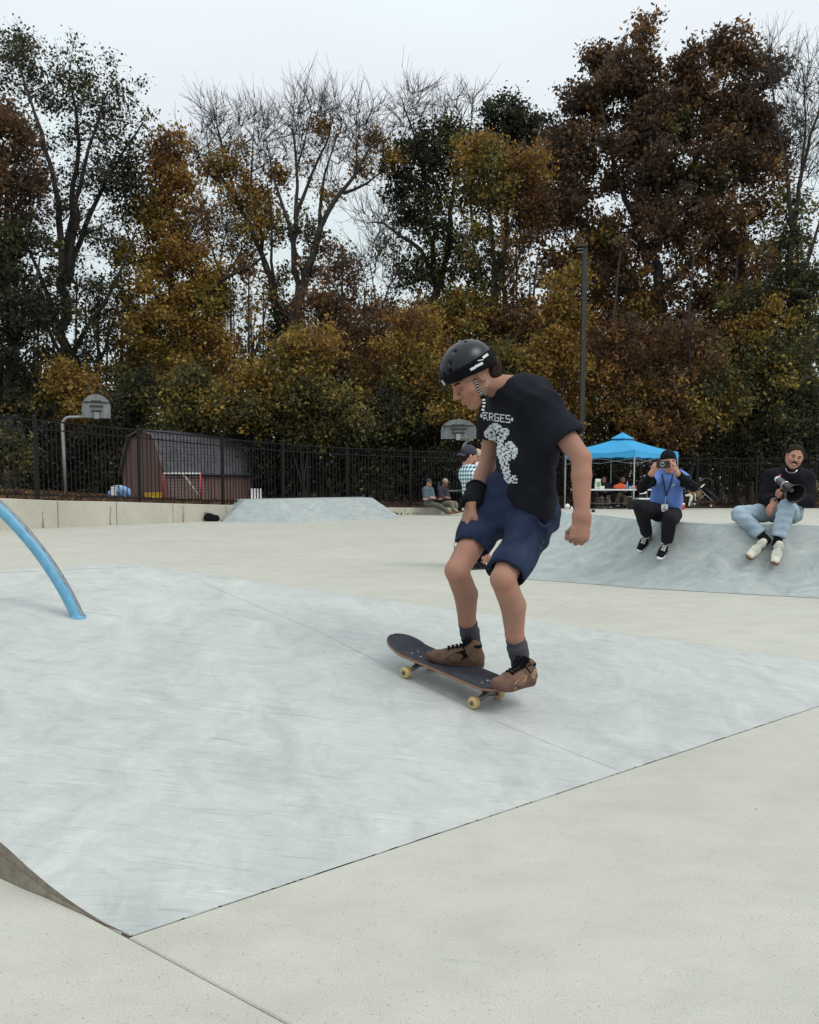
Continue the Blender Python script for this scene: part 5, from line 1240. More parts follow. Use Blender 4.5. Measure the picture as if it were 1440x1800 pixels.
# trunks standing in the wood, without much crown
for k, (u, uu, vt, Y, r, lab) in enumerate([(1248, 1244, 420, 40, .13, 'straight dark trunk in the wood right of the oak'), (1318, 1300, 380, 39, .11, 'leaning thin trunk in the wood below the oak crown'), (1428, 1420, 480, 37, .17, 'thick dark trunk at the right edge above the megaphone'), (838, 834, 430, 39, .12, 'dark straight trunk behind the helmet'), (905, 908, 420, 40, .1, 'thin trunk between the olive tree and the oak'), (560, 566, 560, 40, .1, 'thin trunk deep in the wood below the bare fork'), (440, 446, 590, 36, .12, 'dark trunk left of the bare fork'), (176, 170, 520, 37, .14, 'dark trunk right of the many stemmed tree'), (1080, 1090, 430, 39, .13, 'dark trunk left of the oak trunk'), (728, 735, 600, 36, .1, 'leaning trunk left of the helmet')]):
    t = Tree('tree', lab, 'tree', Y, u); t.limb([(u, 885), (u - 2, 700), ((u + uu) / 2, (700 + vt) / 2), (uu, vt)], r, r * .4, ground=True, n=6)
    t.limb([((u + uu) / 2, 640), (u + 25, 560), (u + 34, 500)], r * .45, .02).blob(uu, vt + 20, 40, 40, 10, 30, .3 + .05 * k, tw=6, twl=1.0).blob(u + 20, 560, 40, 50, 8, 40, .2 + .06 * k, tw=5, twl=.9); t.done()
# --- understorey
shrubs = [('bright gold shrub behind the left basketball board', 32, 128, [(125, 668, 44, 26, 20, 100, .5), (120, 705, 56, 32, 30, 110, .52), (165, 740, 46, 26, 20, 100, .54), (90, 720, 30, 30, 10, 90, .5)]),
          ('dark green shrub right of the left basketball board', 31.5, 232, [(235, 700, 44, 36, 22, 110, .2), (215, 760, 50, 40, 22, 110, .16)]),
          ('fresh green bush above the brown shed', 30, 334, [(334, 680, 24, 24, 14, 110, .27), (330, 735, 44, 24, 18, 110, .3), (365, 715, 36, 24, 14, 100, .42)]),
          ('gold bush above the right end of the shed', 30.5, 445, [(448, 676, 34, 22, 18, 110, .54), (395, 710, 50, 26, 18, 90, .4), (430, 735, 50, 26, 18, 95, .33), (345, 750, 30, 14, 8, 90, .52)]),
          ('golden leaved sapling below the bare fork', 30.5, 538, [(548, 612, 36, 28, 16, 100, .54), (515, 640, 44, 30, 18, 85, .44), (545, 690, 50, 30, 20, 95, .34), (500, 715, 50, 40, 20, 105, .38)]),
          ('olive bush above the concrete box', 30.5, 590, [(590, 720, 56, 40, 30, 115, .33), (630, 760, 50, 36, 22, 115, .28), (550, 760, 50, 30, 20, 110, .3)]),
          ('dark green thicket left of the far basketball board', 31.5, 690, [(690, 720, 50, 36, 28, 115, .2), (730, 760, 44, 32, 20, 115, .18), (665, 765, 36, 30, 16, 110, .22)]),
          ('orange gold tree branch mass left of the helmet', 31.5, 745, [(735, 570, 44, 28, 18, 85, .58), (715, 620, 50, 34, 20, 85, .5), (765, 660, 46, 34, 20, 90, .55), (725, 680, 46, 30, 20, 95, .38)]),
          ('yellow green bush under the rider\'s chin', 31, 800, [(800, 725, 44, 24, 22, 110, .45), (835, 740, 40, 28, 18, 110, .48), (800, 690, 40, 24, 14, 100, .36)]),
          ('shady green bush behind the rider\'s back', 31.5, 900, [(890, 640, 46, 32, 22, 105, .36), (880, 720, 60, 44, 30, 110, .3), (950, 750, 50, 40, 22, 110, .62)]),
          ('yellow green bush at the left edge behind the fence', 24, -12, [(8, 795, 26, 26, 18, 90, .29), (-30, 780, 40, 40, 16, 90, .3)])]
for lab, Y, bu, bl_ in shrubs:
    t = Tree('shrub', lab, 'shrub', Y, bu)
    for k in range(4):
        e = bl_[min(k, len(bl_) - 1)]; t.limb([(bu + (k - 1.5) * 4, 885), ((bu + e[0]) / 2, (885 + e[1]) / 2 + 10), (e[0], e[1])], .05, .015, ground=True, n=5)
    for q in bl_: t.blob(*q[:5], int(q[5] * D), q[6], size=.17, spread=.36)
    t.done()
dark = [(60, 840, 40, 40), (105, 820, 46, 60), (165, 810, 46, 60), (200, 840, 26, 40), (470, 830, 36, 56), (530, 820, 50, 60), (600, 820, 50, 60), (660, 815, 46, 60), (720, 815, 44, 56), (790, 830, 44, 50), (870, 810, 60, 60), (960, 800, 50, 60), (1060, 820, 60, 40), (1240, 800, 46, 52), (1300, 800, 56, 60), (1365, 790, 56, 64), (1430, 790, 56, 66), (20, 720, 50, 60), (310, 790, 70, 40), (440, 790, 40, 50)]
for k, (u, v, ru, rv) in enumerate(dark):
    where = ['left of the bent hoop pole', 'around the foot of the bent hoop pole', 'right of the bent hoop pole', 'against the left side of the shed', 'right of the shed', 'left behind the concrete box', 'behind the middle of the concrete box', 'behind the right end of the concrete box', 'left behind the two seated far men', 'behind the man in the checked shirt', 'behind the rider\'s chest', 'left behind the blue canopy', 'in the shade under the blue canopy', 'behind the stroller', 'between the two men on the bank', 'left behind the megaphone man', 'behind the right frame edge', 'above the first fence post', 'behind the shed roof', 'behind the right end of the shed'][k]
    t = Tree('shrub', 'dark leafy undergrowth shrub ' + where, 'shrub', (31 + (k % 3) * .5 if u < 850 else 33.2 + (k % 3) * .4), u, 'dark shrubs along the fence')
    for j in range(5): t.limb([(u + (j - 2) * ru * .3, 885), (u + (j - 2) * ru * .36, v), (u + (j - 2) * ru * .42 + random.uniform(-5, 5), v - rv * .8)], .03, .01, ground=True, n=4)
    t.blob(u, v, ru, rv, 44, int(66 * D), .1 + .025 * (k % 4), size=.17, spread=.36, tw=4, depth=.9)
    t.blob(u, v - rv * .5, ru * .8, rv * .4, 8, int(50 * D), .26 + .05 * (k % 3), size=.16, spread=.3, tw=4, depth=.9); t.done()
# --- the wood beyond, one mass
cx, sA, sB, sr = [], [], [], []
for k in range(1500):
    u = rng.uniform(-500, 1950); Y = rng.uniform(44, 58); vtop = 640 + 60 * math.sin(u * .011) + 30 * math.sin(u * .037 + 1); vtop = max(600, vtop)
    if u > 560: vtop = min(vtop, 590)
    v = vtop + (900 - vtop) * rng.uniform(0, 1) ** 1.0; cx.append(at(u, v, Y))
Cn = np.repeat(np.array([tuple(c) for c in cx]), 90, 0) + rng.normal(size=(1500 * 90, 3)) * np.array([.95, .95, .75])
tn = np.repeat(np.clip(rng.choice([.1, .14, .2, .3, .45, .74, .85], 1500) + rng.normal(size=1500) * .03, 0, 1), 90)
V, F, tn = leaf_cards(Cn, np.full(len(Cn), .34), tn)
fw = tag(link('woodland', np_mesh('woodland', V, F, False, tn), None, M['leaf']), kind='stuff')
for k in range(160):
    u = rng.uniform(-500, 1950); Y = rng.uniform(42, 56); a = at(u, 900, Y); a.z = -.5; b = at(u + rng.uniform(-14, 14), rng.uniform(480, 620), Y); sA.append(tuple(a)); sB.append(tuple(b)); sr.append(rng.uniform(.06, .16))
V, F = seg_mesh(sA, sB, sr, np.array(sr) * .4, 5); tag(link('woodland_trunks', np_mesh('woodland_trunks', V, F), None, M['bark']), kind='stuff')
# fallen leaves on the ground among the trees
nlv = 26000; us = rng.uniform(-250, 1700, nlv); Ys = rng.uniform(0, 1, nlv) ** 1.5 * 13; pts = []
for u, dy in zip(us, Ys):
    Y0 = 19.6 + max(0, u) / 390 * 4.0 if u < 390 else (23.6 + (u - 390) / 450 * 4.2 if u < 840 else 30.2)
    x = (u - 720) / FPX * (Y0 + dy); pts.append((x, Y0 + dy))
zz = np.array([land_z(x, y) for x, y in pts]); Cn = np.column_stack([np.array(pts), zz + .02 + rng.uniform(0, .05, nlv)])
V, F, tn = leaf_cards(Cn, np.full(nlv, .15), np.clip(rng.normal(.82, .07, nlv), 0, 1)); tag(link('fallen_leaves', np_mesh('fallen_leaves', V, F, False, tn), None, M['leaf']), kind='stuff')

# ================================================================== PEOPLE
def frame(c, f, u):
    f = Vector(f).normalized(); u = Vector(u); u = (u - f * u.dot(f)).normalized(); l = u.cross(f)
    return Matrix(((f.x, l.x, u.x, c[0]), (f.y, l.y, u.y, c[1]), (f.z, l.z, u.z, c[2]), (0, 0, 0, 1)))
def head_prims(S, H, s=1.0, neck=None, nr=.055, fine=True):
    T = lambda x, y, z: H @ (Vector((x, y, z)) * s)
    S.ell(T(-.012, 0, .035), (.098 * s, .077 * s, .09 * s), H, .02)
    S.ell(T(.03, 0, -.03), (.062 * s, .06 * s, .08 * s), H, .03 * s)
    for y in (-1, 1):
        S.cone(T(-.005, y * .056, -.05), T(.058, y * .015, -.098), .021 * s, .016 * s, .03 * s)
        S.ell(T(.062, y * .04, -.022), (.025 * s, .026 * s, .024 * s), H, .025 * s)
        if fine:
            S.ell(T(.094, y * .031, .004), (.014 * s, .019 * s, .011 * s), H, .012 * s, 's')
            S.cone(T(.088, y * .012, .024), T(.078, y * .05, .022), .009 * s, .007 * s, .012 * s)
            S.ell(T(-.008, y * .08, -.004), (.02 * s, .008 * s, .032 * s), H, .008 * s)
            S.ell(T(-.002, y * .088, -.004), (.01 * s, .006 * s, .018 * s), H, .006 * s, 's')
    S.cone(T(.09, 0, .018), T(.116, 0, -.024), .008 * s, .012 * s, .012 * s)
    if fine:
        for y in (-1, 1): S.ell(T(.103, y * .012, -.03), (.011 * s, .009 * s, .008 * s), H, .006 * s)
        S.cone(T(.092, -.02, -.06), T(.092, .02, -.06), .007 * s, .007 * s, .01 * s); S.cone(T(.09, -.017, -.073), T(.09, .017, -.073), .0075 * s, .0075 * s, .008 * s)
        S.ell(T(.099, 0, -.0665), (.006 * s, .024 * s, .0022 * s), H, .004 * s, 's')
    S.ell(T(.066, 0, -.1), (.02 * s, .02 * s, .015 * s), H, .02 * s)
    if neck is not None: S.cone(T(-.028, 0, -.04), neck, nr * s, nr * 1.12 * s, .03 * s, None)
def eyes(H, parent, s=1.0, brow=True, hm='hair'):
    T = lambda x, y, z: H @ (Vector((x, y, z)) * s)
    for y in (-1, 1):
        m = MB(); m.ball(T(.0745, y * .031, .002), .0112 * s, 10, 8); e = m.build('eye', M['eyewhite'], parent, True)
        m = MB(); m.ball(T(.0795, y * .0315, .001), .0075 * s, 8, 6); m.build('iris', M['eye'], e, True)
        if brow: m = MB(); m.tube([T(.093, y * .014, .021), T(.093, y * .03, .027), T(.082, y * .048, .022)], [.004 * s, .0045 * s, .003 * s], 6); m.build('eyebrow', M[hm], parent, True)
def hand_prims(S, wr, d, pn, side, s=1.0, curl=(35, 45, 40), thumb=(.5, .3), thumb_curl=30, spread=.0, k=.006, fan=0):
    """wr wrist, d pointing direction, pn palm normal (fingers curl to it), side towards the thumb"""
    d = Vector(d).normalized(); pn = Vector(pn); pn = (pn - d * pn.dot(d)).normalized(); sd = Vector(side); sd = (sd - d * sd.dot(d) - pn * sd.dot(pn)).normalized()
    kn = wr + d * .088 * s
    S.cone(wr, kn - d * .012 * s, .019 * s, .0155 * s, .015 * s, sd, 2.0)
    for i in range(4):
        o = (.030 - .0205 * i) * s; b = kn + sd * o - d * (.004 * abs(i - 1) * s); L = [(.042, .027, .021), (.046, .03, .022), (.043, .028, .021), (.034, .022, .018)][i]
        a = 0; pts = [b - d * .03 * s, b]; rs = [.011 * s, .0098 * s]
        for j in range(3):
            a += R(curl[j] + fan * i); dd = (d * math.cos(a) + pn * math.sin(a) + sd * (spread * (1.5 - i) * .12)).normalized(); pts.append(pts[-1] + dd * L[j] * s); rs.append((.009, .0083, .0072)[j] * s)
        S.chain(pts, rs, k)
    tb = wr + d * .022 * s + sd * .024 * s; td = (d * thumb[0] + sd * (1 - thumb[0]) + pn * thumb[1]).normalized(); p1 = tb + td * .045 * s
    td2 = (td * math.cos(R(thumb_curl)) + (pn * .7 - sd * .4) * math.sin(R(thumb_curl))).normalized(); p2 = p1 + td2 * .034 * s; p3 = p2 + td2 * .024 * s
    S.chain([tb, p1, p2, p3], [.015 * s, .0115 * s, .0098 * s, .0082 * s], .008)
def shoe(F, parent, up, sole, lace=None, tongue=None, L=.29, h=.1, mark=None, res=.007, socket=None, name='shoe', panel=None):
    """F: matrix at the heel on the ground, x to the toe"""
    T = lambda x, y, z: F @ Vector((x * L, y * L, z * L))
    S = Sculpt(); sdv = F.to_3x3() @ Vector((0, 1, 0))
    S.cone(T(.14, 0, .14), T(.5, 0, .13), .085 * L / .29 * .29 * 1.35, .1 * L * 1.15, .03, sdv, 1.05); S.cone(T(.5, 0, .13), T(.84, -.015, .1), .115 * L, .095 * L, .03, sdv, 1.45)
    S.cone(T(.16, 0, .16), T(.2, 0, .33), .12 * L, .115 * L, .03, sdv, .95); S.cone(T(.3, 0, .3), T(.62, 0, .16), .085 * L, .075 * L, .03, sdv, 1.15)
    nz_ = F.to_3x3() @ Vector((0, 0, 1)); o = T(0, 0, .07)
    r = empty(name, F.translation, None, None); r.parent = parent
    r.location = F.translation - world_off(parent)
    u = S.mesh('upper', res, up, None, cut=[(o, -nz_)])
    def adopt(ob):
        ob.parent = r; ob.matrix_parent_inverse = Matrix.Translation(-F.translation); return ob
    adopt(u)
    # sole outline
    pr = [(0, 0), (.004, .05), (.03, .085), (.1, .115), (.3, .115), (.5, .13), (.68, .155), (.84, .14), (.94, .1), (.985, .055), (1.0, 0)]
    poly = [T(x, y, 0) for x, y in pr] + [T(x, -y * .97, 0) for x, y in pr[-2:0:-1]]
    m = MB(); n = len(poly); lv = [(0, .97), (.02, 1.0), (.085, 1.0), (.1, .97)]; c = T(.48, 0, 0); vs = []
    for z, sc_ in lv:
        for i, p in enumerate(poly):
            q = c + (p - c) * sc_; f = ((p - T(0, 0, 0)).dot(F.to_3x3() @ Vector((1, 0, 0)))) / L
            toe = max(0, f - .72) ** 2 * .7; vs.append(q + nz_ * (z + toe) * L)
    m.add(vs, [tuple(range(n - 1, -1, -1)), tuple(3 * n + i for i in range(n))] + [(k * n + i, k * n + (i + 1) % n, (k + 1) * n + (i + 1) % n, (k + 1) * n + i) for k in range(3) for i in range(n)])
    adopt(m.build('sole', sole, None, True))
    bvh = BVHTree.FromPolygons([v.co.copy() for v in u.data.vertices], [tuple(p.vertices) for p in u.data.polygons])
    def onup(x, y, z0=.8):
        h_ = bvh.ray_cast(T(x, y, z0), -nz_); return h_[0] if h_[0] else T(x, y, .2)
    if lace is not None:
        m = MB()
        for i in range(5):
            x = .36 + .065 * i; w_ = .075
            a = [onup(x + dx * .02, y) + nz_ * .004 for dx, y in ((0, -w_), (.5, -.03), (1, .03), (1.4, w_))]; m.tube(a, .0042 * L / .29, 5)
            a = [onup(x + dx * .02, y) + nz_ * .005 for dx, y in ((0, w_), (.5, .03), (1, -.03), (1.4, -w_))]; m.tube(a, .0042 * L / .29, 5)
        b = onup(.36, 0) + nz_ * .006
        for y in (-1, 1): m.tube([b, b + (sdv * y * .025 + nz_ * .018) , b + sdv * y * .045 + nz_ * .002, b + sdv * y * .03 + nz_ * -.005], .004, 5); m.tube([b, b + sdv * y * .03 + nz_ * -.002 + F.to_3x3() @ Vector((.02, 0, 0)), b + sdv * y * .05 - nz_ * .03], .0035, 5)
        adopt(m.build('laces', lace, None, True))
    if tongue is not None:
        m = MB(); a = T(.33, 0, .38); m.ball(T(.2, 0, .36), (.125 * L, .118 * L, .06 * L), 14, 6, F.to_3x3()); adopt(m.build('collar', tongue, None, True))
        m = MB(); m.box(T(.345, 0, .4), (.05 * L, .15 * L, .2 * L), F.to_3x3() @ Matrix.Rotation(-.7, 3, 'Y')); adopt(m.build('tongue', tongue, None, False, .006))
    if panel is not None:                                     # pieces laid on the side of the upper
        for nm, pts, mt in panel:
            m = MB(); vv = []
            for y in (-1, 1):
                for x, z in pts:
                    q, qn, _, _ = bvh.find_nearest(T(x, y * .16, z)); vv.append(q + qn * .0025)
                k = len(vv) - len(pts); m.f.append(tuple(range(k, k + len(pts))) if y < 0 else tuple(range(k + len(pts) - 1, k - 1, -1)))
            m.v = [tuple(v) for v in vv]; adopt(m.build(nm, mt, None))
    return r
def ground_frame(heel, toe, up):
    f = (toe - heel).normalized(); return frame(heel, f, up)

def figure(label, J, look, group=None):
    """J: joints in place; look: clothes, hair, detail"""
    res = look.get('res', .012); sz = look.get('size', 1.0)
    base = look.get('base', J['pel'])
    root = empty('person', base, label, look.get('cat', 'person'), group)
    H = frame(J['head'], J['hf'], J['hu']); skn = look['skin']
    S = Sculpt(); head_prims(S, H, look.get('hs', 1.0), J['neck'], look.get('neckr', .053), look.get('fine', True))
    sidev = (J['shL'] - J['shR']).normalized(); hipv = (J['hipL'] - J['hipR']).normalized(); chest = J.get('chest', J['neck'].lerp(J['pel'], .28)); waist = J.get('waist', J['neck'].lerp(J['pel'], .68))
    S.cone(J['neck'] + (chest - J['neck']) * .25, waist, .075 * sz, .07 * sz, .04, sidev, 1.4).cone(waist, J['pel'], .07 * sz, .075 * sz, .04, hipv, 1.35)
    S.cone(J['shR'], J['shL'], .042 * sz, .042 * sz, .03)
    for s in 'LR':
        sh, el, wr = J['sh' + s], J['el' + s], J['wr' + s]; a = look.get('armr', 1.0) * sz
        S.chain([sh, sh.lerp(el, .45), el], [.055 * a, .052 * a, .046 * a], .008); S.chain([el, el.lerp(wr, .3), wr], [.046 * a, .0465 * a, .034 * a], .008)
        hp = J.get('hand' + s)
        if hp: hand_prims(S, wr, *hp[0], s=look.get('hands', 1.0) * sz, **hp[1])
        hi, kn, an = J['hip' + s], J['kn' + s], J['an' + s]; lr = look.get('legr', 1.0) * sz
        S.chain([hi, hi.lerp(kn, .5), kn], [.07 * sz, .064 * sz, .057 * lr], .008); S.ell(kn + J.get('kneecap', Vector((0, -.012, 0))), .049 * lr, None, .02)
        ca = kn.lerp(an, .33) + (J.get('calf' + s) or Vector((0, 0, 0))); S.chain([kn, ca, kn.lerp(an, .68), an], [.058 * lr, .06 * lr, .045 * lr, .037 * lr], .008)
        to = J.get('toe' + s)
        if to is not None and look.get('feet'): S.cone(an + (to - an) * .0, an.lerp(to, .6), .036 * sz, .026 * sz, .02)
    body = S.mesh('body', res, skn, root)
    if look.get('eyes', True): eyes(H, root, look.get('hs', 1.0), look.get('brow', True), look.get('hairm', 'hair'))
    # top
    if 'top' in look:
        mt, sl, pad, hem = look['top']; S = Sculpt(); tp = pad
        S.cone(J['neck'].lerp(J['pel'], .12), waist, (.098 + tp) * sz, (.1 + tp) * sz, .05, sidev, 1.42)
        hemp = waist + (J['pel'] - waist).normalized() * hem
        S.cone(waist, hemp, (.1 + tp) * sz, (.112 + tp) * sz, .04, hipv.lerp(sidev, .3).normalized(), 1.36, 'b')
        S.cone(J['shR'], J['shL'], (.056 + tp) * sz, (.056 + tp) * sz, .05)
        S.cone(J['neck'] + Vector((0, 0, -.02)), J['neck'] + (H.translation - J['neck']) * look.get('collar', .18), (.066 + .4 * tp) * sz, .06 * sz, .03, None, 1, 'b')
        hid = []
        for s in 'LR':
            sh, el, wr = J['sh' + s], J['el' + s], J['wr' + s]
            if sl <= 1.0:
                e = sh.lerp(el, sl); S.cone(sh, e, (.06 + tp) * sz, (.062 + tp) * sz, .04, None, 1, 'b'); S.cone(sh.lerp(el, sl * .7), e + (e - sh) * .2, (.046 + tp) * sz, (.054 + tp) * sz, .005, None, 1, '', 's')
            else:
                S.chain([sh, el], [(.06 + tp) * sz, (.052 + tp) * sz], .03); S.cone(el, el.lerp(wr, sl - 1), (.052 + tp) * sz, (.038 + tp * .8) * sz, .008, None, 1, 'b')
        S.mesh('top', res, mt, root, look.get('topfold'))
    if 'bottom' in look:
        mt, ln, pad = look['bottom']; S = Sculpt()
        S.cone(J['pel'].lerp(J['neck'], .1), J['pel'], (.1 + pad * .6) * sz, (.108 + pad * .6) * sz, .04, hipv, 1.42)
        for s in 'LR':
            hi, kn, an = J['hip' + s], J['kn' + s], J['an' + s]
            if ln <= 1: e = hi.lerp(kn, ln); S.cone(hi, e, (.098 + pad) * sz, (.08 + pad) * sz, .05, None, 1, 'b'); S.cone(hi.lerp(kn, ln * .75), e + (e - hi) * .1, (.062 + pad) * sz, (.073 + pad) * sz, .004, None, 1, '', 's')
            else:
                S.chain([hi, kn], [(.092 + pad) * sz, (.066 + pad) * sz], .04)
                S.cone(kn, kn.lerp(an, ln - 1), (.066 + pad) * sz, (.052 + pad * 1.1) * sz, .008, None, 1, 'b')
        S.mesh('trousers' if ln > 1 else 'shorts', res, mt, root, look.get('botfold'))
    if 'sock' in look:
        mt, hgt = look['sock']
        for s in 'LR':
            kn, an, to = J['kn' + s], J['an' + s], J['toe' + s]; d = (kn - an).normalized(); S = Sculpt()
            S.chain([an - d * .03, an + d * hgt * .5, an + d * hgt], [.041, .0405, .0455], .02, flat=''); S.cone(an - d * .01, an.lerp(to, .4), .04, .032, .02)
            S.mesh('sock', min(res, .007), mt, root, folds(.0016, d, 90, (1, .3, 0), 20), [(an + d * hgt, d)])
    if 'cap' in look: cap(H, root, *look['cap'])
    if 'hair' in look:
        S = Sculpt(); T = lambda x, y, z: H @ (Vector((x, y, z)) * look.get('hs', 1.0)); hs = look.get('hs', 1.0); k = look['hair']
        S.ell(T(-.018, 0, .042), (.1 * hs, .083 * hs, .094 * hs), H, .02); S.ell(T(-.06, 0, -.02), (.055 * hs, .066 * hs, .07 * hs), H, .03)
        nn = H.to_3x3() @ Vector((.8, 0, -.6)); S.mesh('hair', max(res * .8, .007), M[look.get('hairm', 'hair')], root, folds(.003, H.to_3x3() @ Vector((0, 1, .3)), 160, H.to_3x3() @ Vector((1, 0, .4)), 70), [(T(.058 if k != 'low' else .02, 0, .055 if k != 'low' else -.01), nn)])
        if k == 'tied': m = MB(); m.ball(T(-.125, .0, .035), (.03, .03, .03), 10, 8); m.build('hair_bun', M['hair'], root, True)
    return root, H, body
def cap(H, root, mt, brim, hs=1.0, knit=False):
    T = lambda x, y, z: H @ (Vector((x, y, z)) * hs); S = Sculpt()
    S.ell(T(-.012, 0, .045), (.108 * hs, .088 * hs, .1 * hs), H, .02)
    nn = H.to_3x3() @ Vector((.18 if not knit else .3, 0, -1)).normalized()
    c = S.mesh('cap' if not knit else 'knit_hat', .008, mt, root, folds(.0015, H.to_3x3() @ Vector((0, 1, 0)), 120, (0, 0, 1), 30) if knit else None, [(T(0, 0, .03 if not knit else .012), nn)])
    if brim:
        s = 1 if brim == 'front' else -1; m = MB(); vs = []
        for z in (0, -.005):
            for r_ in (.085, .12, .165 if s > 0 else .155):
                for k in range(9):
                    a = R(-52 + 104 * k / 8); rad = r_ * (1 if r_ < .1 else (.98 + .02 * math.cos(a * 2))); vs.append(T(s * rad * math.cos(a) - .01, rad * math.sin(a) * .92, .032 + z - (.012 if s > 0 else .045) * ((r_ - .085) / .08) - .02 * (math.sin(a) ** 2)))
        fs = []
        for j in range(2):
            for k in range(8): fs.append((j * 9 + k, j * 9 + k + 1, (j + 1) * 9 + k + 1, (j + 1) * 9 + k)); fs.append(tuple(27 + q for q in (j * 9 + k, (j + 1) * 9 + k, (j + 1) * 9 + k + 1, j * 9 + k + 1)))
        for k in range(8): fs.append((18 + k, 18 + k + 1, 45 + k + 1, 45 + k))
        m.add(vs, fs); b = m.build('brim', mt, root, True)
    return c
def bvh_of(o):
    return BVHTree.FromPolygons([v.co.copy() for v in o.data.vertices], [tuple(p.vertices) for p in o.data.polygons])
def castpx(bv, u, v, lift=.0015):
    d = ray(u, v).normalized(); h = bv.ray_cast(CAM, d)
    return None if h[0] is None else h[0] - d * lift
def print_bitmap(name, rows, box, bv, mt, parent, lift=.0025, skew=(0, 0)):
    """white print: each inked cell becomes a small patch lying on the cloth"""
    u0, v0, u1, v1 = box; nr, nc = len(rows), max(len(r) for r in rows); m = MB()
    g = {}
    def gp_(i, j):
        if (i, j) not in g:
            fu, fv = j / nc, i / nr; g[i, j] = castpx(bv, u0 + (u1 - u0) * fu + skew[0] * (fv - .5), v0 + (v1 - v0) * fv + skew[1] * (fu - .5), lift)
        return g[i, j]
    for i, r in enumerate(rows):
        for j, ch in enumerate(r):
            if ch in '#':
                q = [gp_(i, j), gp_(i + 1, j), gp_(i + 1, j + 1), gp_(i, j + 1)]
                if None in q: continue
                if max((a - q[0]).length for a in q) > .03: continue
                m.add(q, [(0, 1, 2, 3)])
    return m.build(name, mt, parent) if m.v else None

# ------------------------------------------------------------------ the skateboard
wr1 = onbank(717, 1190); wr2 = onbank(836, 1243.5)
ub = (wr1 - wr2).normalized(); wb = BN.cross(ub).normalized()
if wb.y < 0: wb = -wb
wheel_base = (wr1 - wr2).length; mid = (wr1 + wr2) / 2 + wb * .075
DH = .083
def BP(x, y, z): return mid + ub * x + wb * y + BN * z         # x to the nose, y to the far side
board = empty('skateboard', mid, 'worn skateboard with grey grip tape and cream wheels under the rider', 'skateboard')
out_ = []; nl_ = 30
def deck_half(x):
    a = abs(x)
    return .101 if a < .27 else .101 * math.sqrt(max(0, 1 - ((a - .27) / .1202) ** 2.2))
def deck_rise(x):
    a = abs(x) - .235; return 0 if a < 0 else (a * a / (.08 * 2) if a < .08 else .04 + (a - .08) * .36) * .6
xs = [-.39 * math.cos(math.pi * i / nl_) for i in range(nl_ + 1)]; ys = [-1, -.7, -.35, 0, .35, .7, 1]
def deck_sheet(z, sc_=1.0):
    return [BP(x * sc_ * (.9 if x < 0 else 1), y * deck_half(x) * sc_, DH + z + deck_rise(x) + .012 * (abs(y) ** 2) * (1 if abs(x) < .3 else .4)) for x in xs for y in ys]
m = MB(); top_ = deck_sheet(.011); bot_ = deck_sheet(0); n7 = 7; K = len(top_)
fs = []
for i in range(nl_):
    for j in range(6):
        fs.append((i * 7 + j, i * 7 + j + 1, (i + 1) * 7 + j + 1, (i + 1) * 7 + j)); fs.append(tuple(K + q for q in (i * 7 + j, (i + 1) * 7 + j, (i + 1) * 7 + j + 1, i * 7 + j + 1)))
    for j in (0, 6): fs.append((i * 7 + j, (i + 1) * 7 + j, K + (i + 1) * 7 + j, K + i * 7 + j))
m.add(top_ + bot_, fs); m.build('deck', M['ply'], board, True)
m = MB(); m.add(deck_sheet(.0125, .992), [(i * 7 + j, i * 7 + j + 1, (i + 1) * 7 + j + 1, (i + 1) * 7 + j) for i in range(nl_) for j in range(6)]); grip = m.build('grip_tape', M['grip'], board, True)
m = MB()
for x in (-.235, -.18, .18, .235):
    for y in (-.021, .021): m.lathe(BP(x, y, DH + .0125), BN, [(0, .005), (.0022, .004)], 8)
m.build('bolts', M['silver'], board)
m = MB()
for x, y, l_ in ((-.09, -.05, .05), (-.21, .02, .035), (.1, .03, .04), (-.27, -.03, .03)): m.bar(BP(x, y, DH + .0136 + .0016), BP(x + l_, y + .004, DH + .0136 + .0016), .003, .0008, BN)
m.build('scratch', M['silver'], board)
for sx, cpt in ((1, wr1), (-1, wr2)):
    xw = (cpt - mid).dot(ub); tr = MB()
    tr.box(BP(xw - sx * .01, 0, DH - .007), (.085, .055, .014), Matrix((ub, wb, BN)).transposed()); t_ = tr.build('truck', M['steel'], board, False, .003)
    tr = MB(); tr.tube([BP(xw, -.062, .032), BP(xw, -.03, .04), BP(xw, 0, .052), BP(xw, .03, .04), BP(xw, .062, .032)], [.011, .013, .017, .013, .011], 8); tr.tube([BP(xw, 0, .05), BP(xw - sx * .02, 0, DH - .01)], .018, 8); tr.tube([BP(xw, 0, .05), BP(xw - sx * .045, 0, DH - .02)], .011, 8); tr.build('hanger', M['steel'], t_, True)
    for sy in (-1, 1):
        w_ = MB(); c = BP(xw, sy * .093, .0275); w_.lathe(c - wb * .017, wb, [(0, .016), (.001, .0215), (.005, .0262), (.009, .0272), (.025, .0272), (.029, .0262), (.033, .0215), (.034, .016)], 22); wo = w_.build('wheel', M['urethane'], board, True)
        w_ = MB(); w_.lathe(c - wb * .0185, wb, [(0, .011), (.037, .011)], 14); w_.lathe(c - wb * .022, wb, [(0, .005), (.044, .005)], 8); w_.build('bearing', M['steel'], wo)

